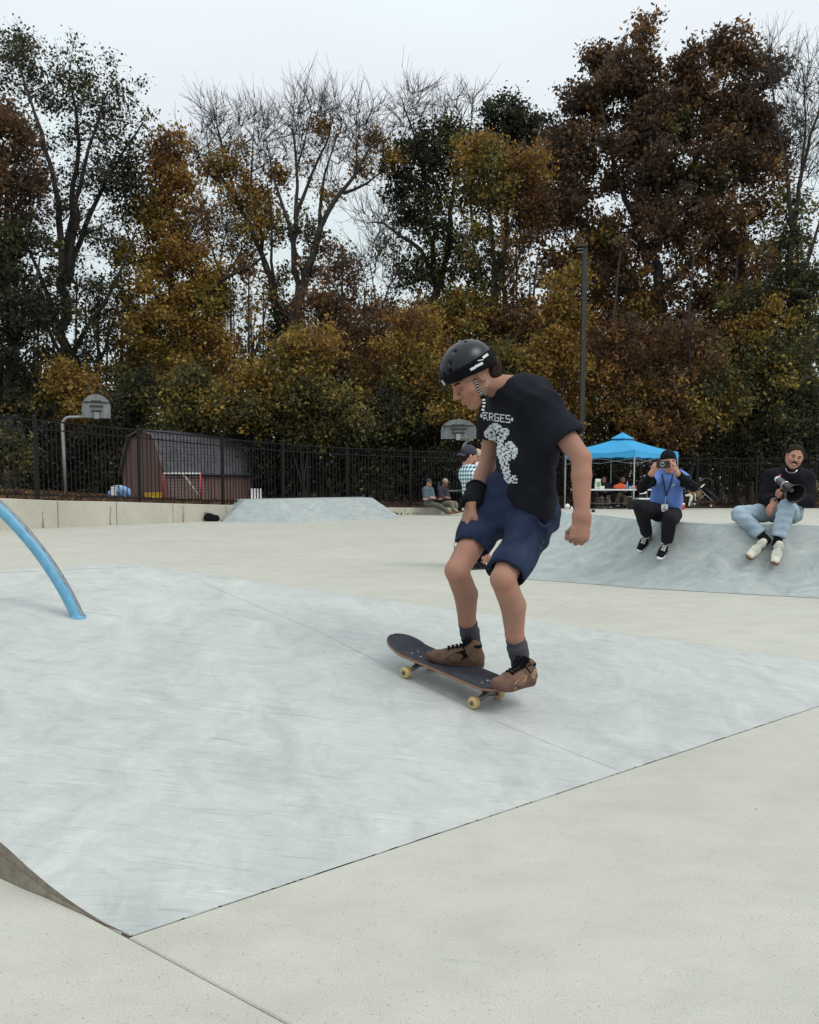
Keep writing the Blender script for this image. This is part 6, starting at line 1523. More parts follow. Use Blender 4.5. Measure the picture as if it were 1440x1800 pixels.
# ------------------------------------------------------------------ the skater
J = {}
J['chest'] = at(914, 738, 3.78); J['waist'] = at(923, 820, 3.80); J['pel'] = at(912, 872, 3.81); J['neck'] = at(894, 682, 3.76)
J['hipR'] = at(866, 893, 3.88); J['knR'] = at(803, 1003, 3.66); J['anR'] = at(829, 1127, 3.865)
J['hipL'] = at(938, 903, 3.74); J['knL'] = at(884, 1018, 3.46); J['anL'] = at(914, 1158, 3.60)
J['shL'] = at(962, 722, 3.60); J['elL'] = at(1022, 806, 3.50); J['wrL'] = at(1023, 906, 3.46)
J['shR'] = at(872, 722, 3.95); J['elR'] = at(859, 813, 3.99); J['wrR'] = at(829, 883, 3.79)
J['head'] = at(829, 665, 3.70)
hf = Vector((-.73, -.33, -.60)); hu = Vector((-.54, -.2, .82)); J['hf'] = hf; J['hu'] = hu
J['calfR'] = Vector((.02, .02, 0)); J['calfL'] = Vector((.022, .015, 0))
J['handL'] = ((Vector((-.1, .03, -1)), Vector((-.25, 1, .05)), Vector((1, .25, 0))), dict(curl=(60, 82, 55), thumb=(.78, .5), thumb_curl=32, fan=4, k=.003))
J['handR'] = ((Vector((-.3, -.15, -.95)), Vector((.95, .25, -.3)), Vector((-.3, -.95, .2))), dict(curl=(10, 18, 14), thumb=(.7, .35), thumb_curl=20, fan=9, spread=1.3, k=.003))
look = dict(res=.0055, skin=M['skin'], hs=1.0, armr=.93, legr=.92, hairm='hair', eyes=False, hands=1.16, neckr=.049)
sk, HS, sbody = figure('skater in black shirt and denim shorts crouching on a skateboard', J, look)
BS = bvh_of(sbody)
T_ = lambda x, y, z: HS @ Vector((x, y, z))
for y in (-1, 1):      # lowered eyelids and brows
    m = MB(); m.tube([T_(.090, y * .017, -.002), T_(.0945, y * .03, -.006), T_(.084, y * .046, -.002)], [.001, .0018, .001], 6); m.build('eyelash', M['lash'], sk, True)
    m = MB(); m.tube([T_(.096, y * .013, .021), T_(.096, y * .03, .027), T_(.085, y * .05, .022)], [.003, .004, .0025], 6); m.build('eyebrow', M['hair'], sk, True)
m = MB(); m.tube([T_(.0945, -.02, -.0665), T_(.1, 0, -.0675), T_(.0945, .02, -.0665)], [.004, .0062, .004], 7); m.build('lips', M['lips'], sk, True)
# tee shirt
S = Sculpt(); sv = (J['shL'] - J['shR']).normalized()
up1 = at(913, 712, 3.76); mid1 = at(926, 800, 3.76); hem1 = at(930, 908, 3.77)
S.cone(up1, mid1, .112, .118, .06, sv, 1.40).cone(mid1, hem1, .118, .120, .05, sv, 1.40, 'b')
S.ell(at(925, 692, 3.79), (.14, .11, .085), frame((0, 0, 0), sv.cross(Vector((0, 0, 1))), Vector((0, 0, 1))), .05)
S.cone(J['shR'], J['shL'], .068, .068, .06).ell(at(915, 690, 3.74), .085, None, .05)
S.cone(J['neck'] + Vector((.03, 0, -.05)), J['neck'] + (J['head'] - J['neck']) * .12, .085, .072, .04, None, 1, 'b')
slL = J['shL'].lerp(J['elL'], .60); slR = J['shR'].lerp(J['elR'], .56)
S.cone(J['shL'], slL, .078, .076, .05, None, 1, 'b').cone(J['shR'], slR, .078, .078, .05, None, 1, 'b')
for a, e in ((J['shL'], slL), (J['shR'], slR)): S.cone(a.lerp(e, .6), e + (e - a) * .15, .05, .067, .004, None, 1, '', 's')
S.cone(hem1.lerp(mid1, .3), hem1 + (hem1 - mid1) * .1, .092, .107, .004, sv, 1.4, '', 's')
S.cone(J['neck'].lerp(J['head'], -.25), J['neck'].lerp(J['head'], .6), .066, .064, .012, None, 1, '', 's')
def teefold(X, Y, Z):
    z0 = hem1.z; zz = (Z - z0)
    d = .009 * np.sin(30 * (X + .35 * Z) + 9 * Y + 1.5 * np.sin(7 * Z + 3 * X)) * np.clip(.5 - zz, 0, .35) / .35
    d = d + .009 * np.sin(22 * (X * .7 - Z) + 2.2 * np.sin(9 * X + 5 * Y)) * np.clip((zz - .1) * 3, 0, 1) * .8
    return (d + .0022 * np.sin(61 * X + 40 * Z + 3 * np.sin(17 * Z))).astype(np.float32)
shirt = S.mesh('shirt', .0065, M['tee'], sk, teefold)
BT = bvh_of(shirt)
# collar rib
ring = []
ad = (J['head'] - J['neck']).normalized(); cxn = ad.orthogonal().normalized(); cyn = ad.cross(cxn)
# printed word and figure on the chest
FONT = {'E': ('#####', '#....', '#....', '####.', '#....', '#....', '#####'), 'R': ('####.', '#...#', '#...#', '####.', '#.#..', '#..#.', '#...#'), 'G': ('#####', '#....', '#....', '#.###', '#...#', '#...#', '#####'),
        'S': ('#####', '#....', '#....', '#####', '....#', '....#', '#####'), '.': ('..', '..', '##', '##', '##', '..', '..'), 'C': ('#####', '#....', '#....', '#....', '#....', '#....', '#####'), 'B': ('####.', '#...#', '#...#', '####.', '#...#', '#...#', '####.')}
word = ['.'.join(FONT[c][i] for c in '.ERGES.') for i in range(7)]
print_bitmap('chest_word', word, (845, 727, 902, 741), BT, M['ink'], sk, skew=(0, 7))
art = ['......####..............', '....########............', '...##.#######...........', '..####.###..#####.......', '.#######.#####.###......', '####..####..######......', '#####.###.##..####......', '##.######..######.......', '.####.#####..###........',
       '...########.####........', '....####.#####..........', '.....#####.###...###....', '.....########..######...', '......###.####.##.####..', '......######.###.######.', '.......####.#####.##.###', '.......#####.##.########', '........######.####.####', '........###.######.#####', '.........######.###.###.', '..........####.####.###.', '..........#####.##.###..', '...........##.#####.....', '...........######.......', '...........###.##.......', '............##.###......', '............####.#......', '............#.####......', '.............###.#......', '.............##.###.....', '.............#####......', '..............##.##.....', '..............####..###.', '..............###.####..', '..............##.###.###', '..............#######...', '...............####.####']
art2 = []
for i, r_ in enumerate(art):
    a = ''; b = ''
    for j, ch in enumerate(r_):
        a += ch + ch; b += (ch if (i + j // 3) % 3 else '.') + (ch if random.random() > .18 else '.')
    art2 += [a, b]
print_bitmap('chest_figure', art2, (851, 744, 910, 850), BT, M['ink'], sk)
# shorts
S = Sculpt(); hv = (J['hipL'] - J['hipR']).normalized()
S.cone(at(912, 856, 3.81), at(903, 893, 3.81), .112, .115, .05, hv, 1.3)
hmR = at(827, 969, 3.735); hmL = at(890, 1009, 3.495)
hpR = at(860, 888, 3.90); hpL = at(947, 902, 3.76)
S.cone(hpR, hmR, .102, .089, .06, None, 1, 'b').cone(hpL, hmL, .106, .088, .06, None, 1, 'b').ell(at(905, 905, 3.83), (.13, .11, .1), None, .05)
for a, e in ((hpR, hmR), (hpL, hmL)): S.cone(a.lerp(e, .6), e + (e - a) * .1, .06, .078, .004, None, 1, '', 's')
shorts = S.mesh('shorts', .0065, M['denim'], sk, lambda X, Y, Z: (.006 * np.sin(31 * (X * .6 + Z) + 12 * Y + 2 * np.sin(11 * X + 6 * Z)) + .003 * np.sin(75 * (Z - .5 * X) + 2.4 * np.sin(19 * X))).astype(np.float32))
BSH = bvh_of(shorts)
def ribbon(name, pxs, bv, wd, mt, parent, lift=.003, dash=0, th=None):
    pts = [castpx(bv, u, v, lift) for u, v in pxs]; pts = [p for p in pts if p]
    if len(pts) < 2: return
    Q = []
    for i in range(len(pts) - 1):
        for k in range(4): Q.append(pts[i].lerp(pts[i + 1], k / 4))
    Q.append(pts[-1]); m = MB(); 
    for i in range(len(Q) - 1):
        if dash and (i // dash) % 2: continue
        m.bar(Q[i], Q[i + 1], wd, th or .0015, (CAM - Q[i]).normalized())
    return m.build(name, mt, parent)
stitch = mat('pale_stitching', (.1, .13, .2), .8, .1)
ribbon('hem_stitch', [(800, 951), (815, 957), (830, 964), (845, 971), (856, 976)], BSH, .0022, stitch, shorts, .001); ribbon('hem_stitch', [(868, 989), (880, 996), (895, 1004), (910, 1013), (924, 1020)], BSH, .0022, stitch, shorts, .001)
ribbon('side_seam', [(966, 930), (957, 950), (948, 972), (938, 996), (930, 1012)], BSH, .003, stitch, shorts, .001, 1)
ribbon('pocket_seam', [(946, 918), (957, 926), (966, 921)], BSH, .0022, stitch, shorts, .001)
# socks and shoes
for s, hgt, an, kn in (('R', .165, J['anR'], J['knR']), ('L', .15, J['anL'], J['knL'])):
    d = (kn - an).normalized(); S = Sculpt(); S.chain([an - d * .05, an + d * .05, an + d * (hgt + .02)], [.044, .0425, .047], .02)
    S.mesh('sock', .006, M['sock'], sk, folds(.0018, d, 130, (1, .3, 0), 24), [(an + d * (hgt * .72), d)])
upn = BN
def deckhit(u, v, z=DH + .014): return hit(u, v, mid + BN * z, BN)
hR, tR = deckhit(851, 1172), deckhit(748, 1160)
FRm = ground_frame(hR, tR, BN)
skate_panels = [('dark_panel', [(.30, .2), (.42, .13), (.66, .115), (.6, .2), (.5, .27), (.4, .32)], M['liner']), ('heel_panel', [(.03, .14), (.2, .13), (.3, .18), (.24, .3), (.06, .32)], M['suede'])]
shoe(FRm, sk, M['suede'], M['solebrown'], M['liner'], M['liner'], L=(tR - hR).length, panel=skate_panels, res=.0055)
tailn = (BN + ub * .33).normalized()
hL = at(934, 1197, 3.56); tL = at(873, 1219, 3.44)
hL = BP(-.405, .03, DH + .07); 
hL = at(937, 1200, 3.60); tL = at(872, 1214, 3.435); FLm = ground_frame(hL, tL, (BN + Vector((.12, .1, 0))).normalized())
shoe(FLm, sk, M['suede'], M['solebrown'], M['liner'], M['liner'], L=.275, panel=[('side_panel', [(.34, .24), (.46, .15), (.7, .13), (.62, .2), (.48, .28)], M['tan']), ('heel_panel', [(.03, .16), (.2, .15), (.28, .2), (.22, .32), (.06, .32)], M['tan'])], res=.0055)
# helmet
TH_ = lambda x, y, z: HS @ Vector((x, y, z))
S = Sculpt(); S.ell(TH_(-.012, 0, .05), (.127, .104, .108), HS, .02).cone(TH_(-.012, 0, .03), TH_(-.012, 0, .06), .104, .104, .02, HS.to_3x3() @ Vector((1, 0, 0)), 1.22)
for x, y, z, r_ in [(.025, .05, .146, .0085), (-.045, .045, .152, .0085), (.075, .05, .12, .009), (.095, .05, .09, .01), (.02, -.05, .146, .009), (-.05, -.05, .14, .009), (.107, .016, .088, .009), (.107, -.016, .088, .009)]:
    S.ell(TH_(x, y, z), (r_ * 1.5, r_, r_ * 1.6), HS, .003, 's')
hel = S.mesh('helmet', .0055, M['helmet'], sk, None, [(TH_(0, 0, .016), HS.to_3x3() @ Vector((.22, 0, -1)).normalized())])
S = Sculpt(); S.ell(TH_(-.012, 0, .045), (.121, .098, .1), HS, .02).cone(TH_(-.012, 0, .03), TH_(-.012, 0, .05), .1, .1, .02, HS.to_3x3() @ Vector((1, 0, 0)), 1.22)
S.mesh('helmet_liner', .007, M['liner'], hel, None, [(TH_(0, 0, .018), HS.to_3x3() @ Vector((.22, 0, -1)).normalized())])
S = Sculpt(); S.ell(TH_(-.012, 0, .05), (.1305, .1075, .1115), HS, .02).cone(TH_(-.012, 0, .03), TH_(-.012, 0, .06), .1075, .1075, .02, HS.to_3x3() @ Vector((1, 0, 0)), 1.22)
band = S.mesh('helmet_band', .006, M['liner'], hel, None, [(TH_(0, 0, .076), HS.to_3x3() @ Vector((-.1, 0, 1)).normalized()), (TH_(0, 0, .018), HS.to_3x3() @ Vector((.22, 0, -1)).normalized())])
vb = [v.co.copy() for v in band.data.vertices]; BH = BVHTree.FromPolygons(vb + [v.co.copy() for v in hel.data.vertices], [tuple(p.vertices) for p in band.data.polygons] + [tuple(len(vb) + i for i in p.vertices) for p in hel.data.polygons]); BH2 = BH
for bx in ([(827, 650), (836, 645.5)], [(835, 645), (849, 638)], [(849, 629), (858, 622.5)]):
    ribbon('side_letter', bx, BH if castpx(BH, *bx[0]) else BH2, .011, M['ink'], hel, .003, 0, .001)
ribbon('side_letter', [(840, 634), (850, 632)], BH if castpx(BH, 840, 634) else BH2, .004, M['ink'], hel, .003, 0, .001)
ribbon('front_badge', [(778, 668), (783, 676)], BH, .016, mat('badge_grey', (.4, .41, .45), .5, .1), hel, .003, 0, .001)
m = MB(); m.box(TH_(-.138, 0, .035), (.016, .04, .024), HS.to_3x3()); m.build('dial', M['greyp'], hel, False, .005)
# hair at the nape
S = Sculpt(); S.ell(TH_(-.075, 0, -.03), (.045, .06, .055), HS, .02).ell(TH_(-.1, 0, -.055), (.03, .045, .03), HS, .02).ell(TH_(-.105, .02, -.025), (.036, .034, .036), HS, .02).ell(TH_(-.122, .0, -.012), (.03, .05, .03), HS, .02)
S.mesh('hair', .006, M['hair'], sk, folds(.003, HS.to_3x3() @ Vector((0, 1, .3)), 170, HS.to_3x3() @ Vector((1, 0, .4)), 80), [(TH_(-.03, 0, -.0), HS.to_3x3() @ Vector((1, 0, -.25)).normalized())])
# straps: striped webbing down the cheek and hanging below the chin
BS2 = bvh_of(sbody)
ribbon('chin_strap', [(834, 667), (838, 675), (842, 684), (846, 692), (849, 697)], BS2, .012, M['ink'], hel, .004, 0, .002); ribbon('strap_stripe', [(834, 667), (838, 675), (842, 684), (846, 692), (849, 697)], BS2, .0135, M['liner'], hel, .0065, 1, .002)
ribbon('ear_strap', [(858, 668), (855, 680), (851, 692), (849, 698)], BS2, .008, M['greyp'], hel, .004, 0, .002)
bk_ = castpx(BS2, 849, 698, .006)
if bk_: m = MB(); m.box(bk_, (.02, .012, .016), HS.to_3x3()); m.build('buckle', M['liner'], hel, False, .002)
dz = bk_.y - .02 if bk_ else 3.6
sp = [at(850, 699, dz - .01), at(851, 710, dz - .03), at(849, 722, dz - .045), at(853, 731, dz - .04), at(854, 741, dz - .035)]
for nm, mt_, wd, dash in (('strap_tail', M['ink'], .012, 0), ('tail_stripe', M['liner'], .0128, 1)):
    Q = []
    for i in range(4):
        for k in range(4): Q.append(sp[i].lerp(sp[i + 1], k / 4))
    m = MB()
    for i in range(len(Q) - 1):
        if dash and i % 2: continue
        m.bar(Q[i], Q[i + 1], wd, .0018 if not dash else .0026, (CAM - Q[i]).normalized())
    m.build(nm, mt_, hel)
# wrist guard on the far arm
S = Sculpt(); wd_ = (J['elR'] - J['wrR']).normalized()
S.cone(J['wrR'] + wd_ * .105, J['wrR'] - wd_ * .005, .052, .046, .01, None, 1, 'ab').cone(J['wrR'] + wd_ * .01, J['wrR'] - wd_ * .022 + Vector((-.006, -.004, 0)), .044, .036, .02, Vector((-.3, -.95, .2)), 1.1, 'b')
wg = S.mesh('wrist_guard', .006, M['black'], sk, folds(.0016, wd_, 120, (1, 0, 0), 40))
m = MB(); m.tube([J['wrR'] + wd_ * .09 + (wd_.orthogonal().normalized() * math.cos(k * .5236) + wd_.cross(wd_.orthogonal().normalized()) * math.sin(k * .5236)) * .0525 for k in range(13)], .006, 5, False); m.build('guard_strap', M['liner'], wg, True)
splint = MB(); sp0 = J['wrR'] + wd_ * .03 + Vector((-.045, -.02, 0)); splint.tube([sp0, J['wrR'] - wd_ * .02 + Vector((-.046, -.015, 0)), J['wrR'] - wd_ * .05 + Vector((-.04, -.015, 0))], [.01, .013, .008], 8); splint.build('splint', M['liner'], wg, True)

# ------------------------------------------------------------------ man with the phone, sitting on the bank edge
Y = 9.05
J = dict(pel=at(1171, 898, Y + .16), neck=at(1173, 833, Y + .04), head=at(1175, 813, Y - .02), hf=Vector((-.08, -.97, -.06)), hu=Vector((-.04, -.1, 1)),
         shR=at(1152, 839, Y + .02), shL=at(1196, 841, Y + .02), elR=at(1128, 858, Y - .16), wrR=at(1146, 832, Y - .34), elL=at(1219, 856, Y - .12), wrL=at(1189, 831, Y - .33),
         hipR=at(1161, 902, Y + .1), hipL=at(1182, 906, Y + .1), knR=at(1127, 891, Y - .30), knL=at(1176, 915, Y - .36), anR=at(1133, 944, Y - .32), anL=at(1171, 966, Y - .50))
QB = bvh_of(quarter)
def onq(u, v):            # on the curved face of the bank
    h = QB.ray_cast(CAM, ray(u, v).normalized()); return h[0] if h[0] else at(u, v, 8.7)
def foot_on_bank(heel_px, toe_px, L, lift=0.0):
    a, t = onq(*heel_px), onq(*toe_px); f = (t - a).normalized(); nrm = Vector((0, -.62, .78)); nrm = (nrm - f * nrm.dot(f)).normalized()
    f = (f + nrm * lift).normalized(); nrm = (nrm - f * nrm.dot(f)).normalized()
    return frame(a + nrm * .006, f, nrm), a + f * .06 + nrm * .1
FR_, J['anR'] = foot_on_bank((1140, 941), (1124, 971), .28, .05)
FL_, J['anL'] = foot_on_bank((1172, 958), (1161, 982), .28, .28)
J['knR'] = at(1126, 891, Y - .36); J['knL'] = at(1177, 913, Y - .40)
J['handR'] = ((Vector((.25, -.2, .95)), Vector((.8, .3, -.2)), Vector((.7, -.2, .5))), dict(curl=(28, 40, 30), thumb=(.6, .2)))
J['handL'] = ((Vector((-.3, -.2, .95)), Vector((-.8, .3, -.2)), Vector((-.7, -.2, .5))), dict(curl=(28, 40, 30), thumb=(.6, .2)))
pm, H, bd_ = figure('man in blue tee over black sleeves sitting on the bank and filming with a phone', J, dict(res=.009, skin=M['skin2'], base=J['pel'], hs=.98, top=(M['bluetee'], .38, .022, .2), bottom=(M['blackpants'], 1.93, .012), cap=(M['black'], 'back', .98),
    topfold=folds(.0035, (1, 0, .5), 33, (.4, .3, 1), 15), botfold=folds(.0028, (1, .4, .5), 44, (.5, 0, -1), 13)))
S = Sculpt()
for s in 'LR': S.chain([J['sh' + s], J['el' + s]], [.06, .055], .02); S.cone(J['el' + s], J['el' + s].lerp(J['wr' + s], .92), .055, .041, .008, None, 1, 'b')
S.mesh('undershirt_sleeves', .009, M['black'], pm, folds(.002, (1, 0, .6), 50, (.2, .4, 1), 24))
def bank_shoe(an, toe_px, up_, sole, lace, tongue, L, parent, roll=Vector((0, 0, 0)), panel=None):
    t = onq(*toe_px) + Vector((0, -.03, .035)); dv = (t - an); heel = an + Vector((0, .035, -.075)); f = (t - heel).normalized()
    F = frame(heel, f, Vector((0, -.5, .87)) + roll); return shoe(F, parent, up_, sole, lace, tongue, L=L, res=.008, panel=panel)
stripe = [('side_stripe', [(.3, .13), (.55, .12), (.58, .15), (.34, .2)], M['white'])]
for F_ in (FR_, FL_): shoe(F_, pm, M['black'], M['white'], M['white'], M['black'], L=.28, res=.007, panel=stripe)
for s in 'RL':
    d = (J['kn' + s] - J['an' + s]).normalized(); S = Sculpt(); S.cone(J['an' + s] - d * .02, J['an' + s] + d * .1, .038, .046, .01); S.mesh('sock', .008, M['black'], pm)
ph = at(1166, 816.5, Y - .44); phone = empty('phone', ph, 'black phone held up sideways by the filming man', 'phone')
m = MB(); m.box(ph, (.145, .012, .074)); m.build('case', M['blackp'], phone, False, .004)
m = MB(); c = ph + Vector((-.012, -.009, .0)); m.tube([c + Vector((math.cos(k / 20 * 6.2832), 0, math.sin(k / 20 * 6.2832))) * .02 for k in range(21)], .003, 6, False); m.build('lens_ring', M['silver'], phone, True)
m = MB(); m.lathe(c - Vector((0, .001, 0)), (0, 1, 0), [(0, .016), (.004, .018)], 16); m.build('lens', M['eye'], phone)
TB = bvh_of([o for o in bpy.data.objects if o.name.startswith('top') and o.parent == pm][0])
for pts in ([(1164, 833), (1166, 845), (1169, 860), (1171, 872)], [(1183, 833), (1181, 845), (1176, 860), (1171.5, 872)]):
    ribbon('lanyard', pts, TB, .014, M['capnavy'], pm, .012, 0, .004)
b = castpx(TB, 1170, 880, .03)
if b:
    bb = at(1168.3, 894, b.y - .1); bg_ = MB(); bg_.box(bb, (.072, .006, .09)); bo_ = bg_.build('name_badge', M['white'], pm, False, .002)
    m = MB(); m.box(bb + Vector((.0, -.004, -.008)), (.04, .003, .02)); m.box(bb + Vector((0, -.004, .022)), (.02, .003, .012)); m.build('badge_print', M['greyp'], bo_)
    m = MB(); m.bar(castpx(TB, 1171, 872, .012), bb + Vector((0, 0, .045)), .008, .004, Vector((0, -1, 0))); m.build('badge_clip', M['silver'], bo_)
ribbon('chest_mark', [(1181, 855), (1186, 850.5)], TB, .012, M['ink'], pm, .003, 0, .001)
# ------------------------------------------------------------------ man with the megaphone
Y = 8.85
J = dict(pel=at(1382, 893, Y + .18), neck=at(1391, 829, Y + .02), head=at(1397, 804, Y - .04), hf=Vector((-.28, -.95, -.1)), hu=Vector((.26, -.08, .96)),
         shR=at(1358, 837, Y), shL=at(1419, 842, Y + .02), elR=at(1345, 876, Y - .02), wrR=at(1361, 882, Y - .22), elL=at(1421, 880, Y - .08), wrL=at(1381, 872, Y - .3),
         hipR=at(1368, 900, Y + .1), hipL=at(1393, 903, Y + .1), knR=at(1300, 904, Y - .16), knL=at(1383, 892, Y - .38), anR=at(1342, 944, Y - .36), anL=at(1367, 950, Y - .42))
J['toeR'] = at(1325, 972, Y - .6); J['toeL'] = at(1361, 978, Y - .6)
J['handR'] = ((Vector((-.6, -.3, -.75)), Vector((.3, .3, -.8)), Vector((.3, -.9, -.3))), dict(curl=(20, 24, 18), thumb=(.7, .3)))
J['handL'] = ((Vector((-.85, -.45, .1)), Vector((-.2, .6, .75)), Vector((.1, -.2, 1))), dict(curl=(62, 70, 50), thumb=(.6, .5)))
mm, H2, bd2 = figure('smiling man in black sweater and pale jeans holding a megaphone on the bank edge', J, dict(res=.008, skin=M['skin3'], base=J['pel'], hs=1.02, top=(M['black'], 1.86, .026, .2), bottom=(M['jeans'], 1.9, .02), collar=.42, hair='tied',
    topfold=folds(.004, (1, 0, .6), 30, (.3, .3, 1), 15), botfold=folds(.006, (.7, .4, 1), 34, (1, 0, -.6), 23)))
BB = bvh_of(bd2); T = lambda x, y, z: H2 @ (Vector((x, y, z)) * 1.02)
m = MB(); m.tube([T(.094, -.034, -.06), T(.103, -.015, -.049), T(.105, 0, -.047), T(.103, .015, -.049), T(.094, .034, -.06)], [.004, .007, .007, .007, .004], 7); m.build('moustache', M['hair'], mm, True)
m = MB(); m.tube([T(.096, -.018, -.064), T(.1, 0, -.067), T(.096, .018, -.064)], [.003, .0045, .003], 6); m.build('teeth', M['trimw'], mm, True)
m = MB(); pts = []
for k in range(13):
    a = math.pi * (-.05 + 1.1 * k / 12); pts.append(J['neck'] + Vector((math.cos(a) * .085, -.09 - .035 * math.sin(a), .015 - .07 * math.sin(a))))
TB2 = bvh_of([o for o in bpy.data.objects if o.name.startswith('top') and o.parent == mm][0])
ribbon('necklace', [(1381, 823), (1383, 828), (1388, 831), (1394, 831.5), (1399, 829), (1402, 826)], TB2, .0035, M['silver'], mm, .003, 0, .0035)
shp = [('side_stripe', [(.26, .15), (.5, .12), (.62, .2), (.52, .16), (.34, .2)], M['black'])]
bank_shoe(J['anR'], (1322, 977), M['cream'], M['gum'], M['white'], M['cream'], .31, mm, Vector((.5, 0, 0)), shp)
bank_shoe(J['anL'], (1360, 982), M['cream'], M['gum'], M['white'], M['cream'], .31, mm, Vector((.15, 0, 0)), shp)
for s in 'RL':
    d = (J['kn' + s] - J['an' + s]).normalized(); S = Sculpt(); S.cone(J['an' + s] - d * .05, J['an' + s] + d * .1, .044, .046, .01); S.mesh('sock', .008, M['black'], mm)
wv_ = (J['elR'] - J['wrR']).normalized(); m = MB(); ox = wv_.orthogonal().normalized(); oy = wv_.cross(ox)
m.tube([J['wrR'] + wv_ * .01 + (ox * math.cos(k * .5236) + oy * math.sin(k * .5236)) * .036 for k in range(13)], .009, 6, False); wt = m.build('watch', M['watch'], mm, True)
m = MB(); m.ball(J['wrR'] + wv_ * .01 + Vector((0, -.036, .012)), (.02, .01, .02), 10, 6); m.build('watch_face', M['eye'], wt, True)
# megaphone
mg0, mg1 = at(1373, 835, Y - .34), at(1400, 867, Y - .62); ax = (mg1 - mg0).normalized(); ax = (ax * .8 + Vector((.05, -.6, -.1))).normalized(); mg1c = at(1399.5, 868, Y - .56); mg0 = mg1c - ax * .34
mgp = empty('megaphone', mg0, 'black megaphone with wide bell pointing at the camera in the sweater man\'s hand', 'megaphone')
Lm = .34
S_ = MB(); ring_o = [(.13, .044), (.16, .047), (.22, .056), (.28, .073), (.325, .097), (.345, .106)]
n = 28; vs = []; nx = ax.orthogonal().normalized(); ny = ax.cross(nx)
prof = ring_o + [(.345, .101), (.32, .09), (.27, .066), (.2, .044), (.17, .0401), (.17, .002)]
for h_, r_ in prof:
    for k in range(n): a = 2 * math.pi * k / n; vs.append(mg0 + ax * h_ + (nx * math.cos(a) + ny * math.sin(a)) * r_)
S_.add(vs, [(i * n + k, i * n + (k + 1) % n, (i + 1) * n + (k + 1) % n, (i + 1) * n + k) for i in range(len(prof) - 1) for k in range(n)]); S_.build('bell', M['blackp'], mgp, True)
m = MB(); m.lathe(mg0 + ax * .17, ax, [(0, .03), (.08, .026), (.1, .01)], 14); m.build('driver_cone', M['greyp'], mgp, True)
m = MB(); m.lathe(mg0, ax, [(-.02, .03), (.0, .038), (.1, .039), (.14, .045)], 18); m.build('amplifier_body', mat('dark_grey_case', (.06, .06, .068), .4, .1), mgp, True)
m = MB(); m.lathe(mg0 + ax * .12, ax, [(0, .046), (.014, .047)], 18); m.build('silver_band', M['silver'], mgp, True)
m = MB(); m.lathe(mg0 - ax * .06, ax, [(0, .025), (.03, .034), (.045, .03)], 16); m.build('white_mouthpiece', M['white'], mgp, True)
m = MB(); g0 = mg0 + ax * .1; gd = (J['wrL'] + Vector((-.06, -.02, .0)) - g0); m.tube([g0, g0 + Vector((-.02, -.02, -.16))], [.016, .018], 8); m.build('pistol_grip', M['blackp'], mgp, True)
m = MB(); c = castpx(TB2, 1371, 836, .02) or at(1371, 836, Y - .3); m.box(c, (.022, .005, .02)); m.build('pink_sticker', M['pink'], mgp)

# ------------------------------------------------------------------ man in the checked shirt with the baby
Yp = 10.4; fx = at(842, 1004, Yp)
def pp(u, v, dy=0): return at(u, v, Yp + dy)
J = dict(pel=pp(838, 896), neck=pp(823, 823), head=pp(824.5, 802, .0), hf=Vector((.93, .3, -.2)), hu=Vector((.16, 0, 1)),
         shR=pp(833, 838, -.17), shL=pp(818, 836, .17), elR=pp(850, 858, -.2), wrR=pp(858, 853, .08), elL=pp(840, 862, .3), wrL=pp(862, 858, .3),
         hipR=pp(842, 903, -.09), hipL=pp(838, 901, .1), knR=pp(852, 953, -.14), knL=pp(846, 952, .1), anR=pp(848, 996, -.05), anL=pp(862, 992, .2))
J['handR'] = ((Vector((.7, .6, .1)), Vector((-.4, .8, .1)), Vector((0, 0, 1))), dict(curl=(20, 25, 20)))
J['toeR'] = pp(838, 1003, -.1); J['toeL'] = pp(874, 998, .25)
cm_, Hc, _ = figure('man in blue checked shirt and backward cap standing with a baby behind the rider', J, dict(res=.01, skin=M['skin2'], base=Vector((J['anR'].x, J['anR'].y, 0)), top=(M['plaid'], 1.85, .025, .26), bottom=(M['tanpants'], .98, .01), cap=(M['capnavy'], 'back', 1.0), hair='low', hairm='hair', topfold=folds(.005, (1, .5, .3), 34, (.3, 0, 1), 22)))
T = lambda x, y, z: Hc @ Vector((x, y, z))
S = Sculpt(); S.ell(T(.05, 0, -.08), (.052, .058, .045), Hc, .02); S.mesh('beard', .008, mat('brown_beard', (.1, .045, .025), .9, .3, 40), cm_, folds(.002, (0, 0, 1), 140, (1, 1, 0), 90), [(T(.0, 0, -.06), Hc.to_3x3() @ Vector((-.1, 0, 1)).normalized())])
for s, z0 in (('R', .0), ('L', .0)):
    hp = J['an' + s] + Vector((.05 if s == 'R' else -.03, 0, 0)); hp.z = 0.0; tp_ = J['toe' + s].copy(); tp_.z = 0.0
    shoe(ground_frame(hp, tp_, Vector((0, 0, 1))), cm_, M['black'], M['blackp'], None, M['black'], L=.28, res=.01)
Hb = pp(842, 806, .12)
J = dict(pel=pp(846, 846, .14), neck=pp(839.5, 816, .12), head=pp(838.5, 803.5, .1), hf=Vector((.9, -.25, -.2)), hu=Vector((-.1, 0, 1)), shR=pp(836.5, 821, .02), shL=pp(843.5, 821, .22), elR=pp(842, 831, -.02), wrR=pp(849, 828, .0), elL=pp(852, 830, .24), wrL=pp(856, 826, .2),
         hipR=pp(843, 848, .08), hipL=pp(849, 848, .2), knR=pp(852, 855, .06), knL=pp(857, 855, .22), anR=pp(852, 866, .06), anL=pp(857, 866, .22))
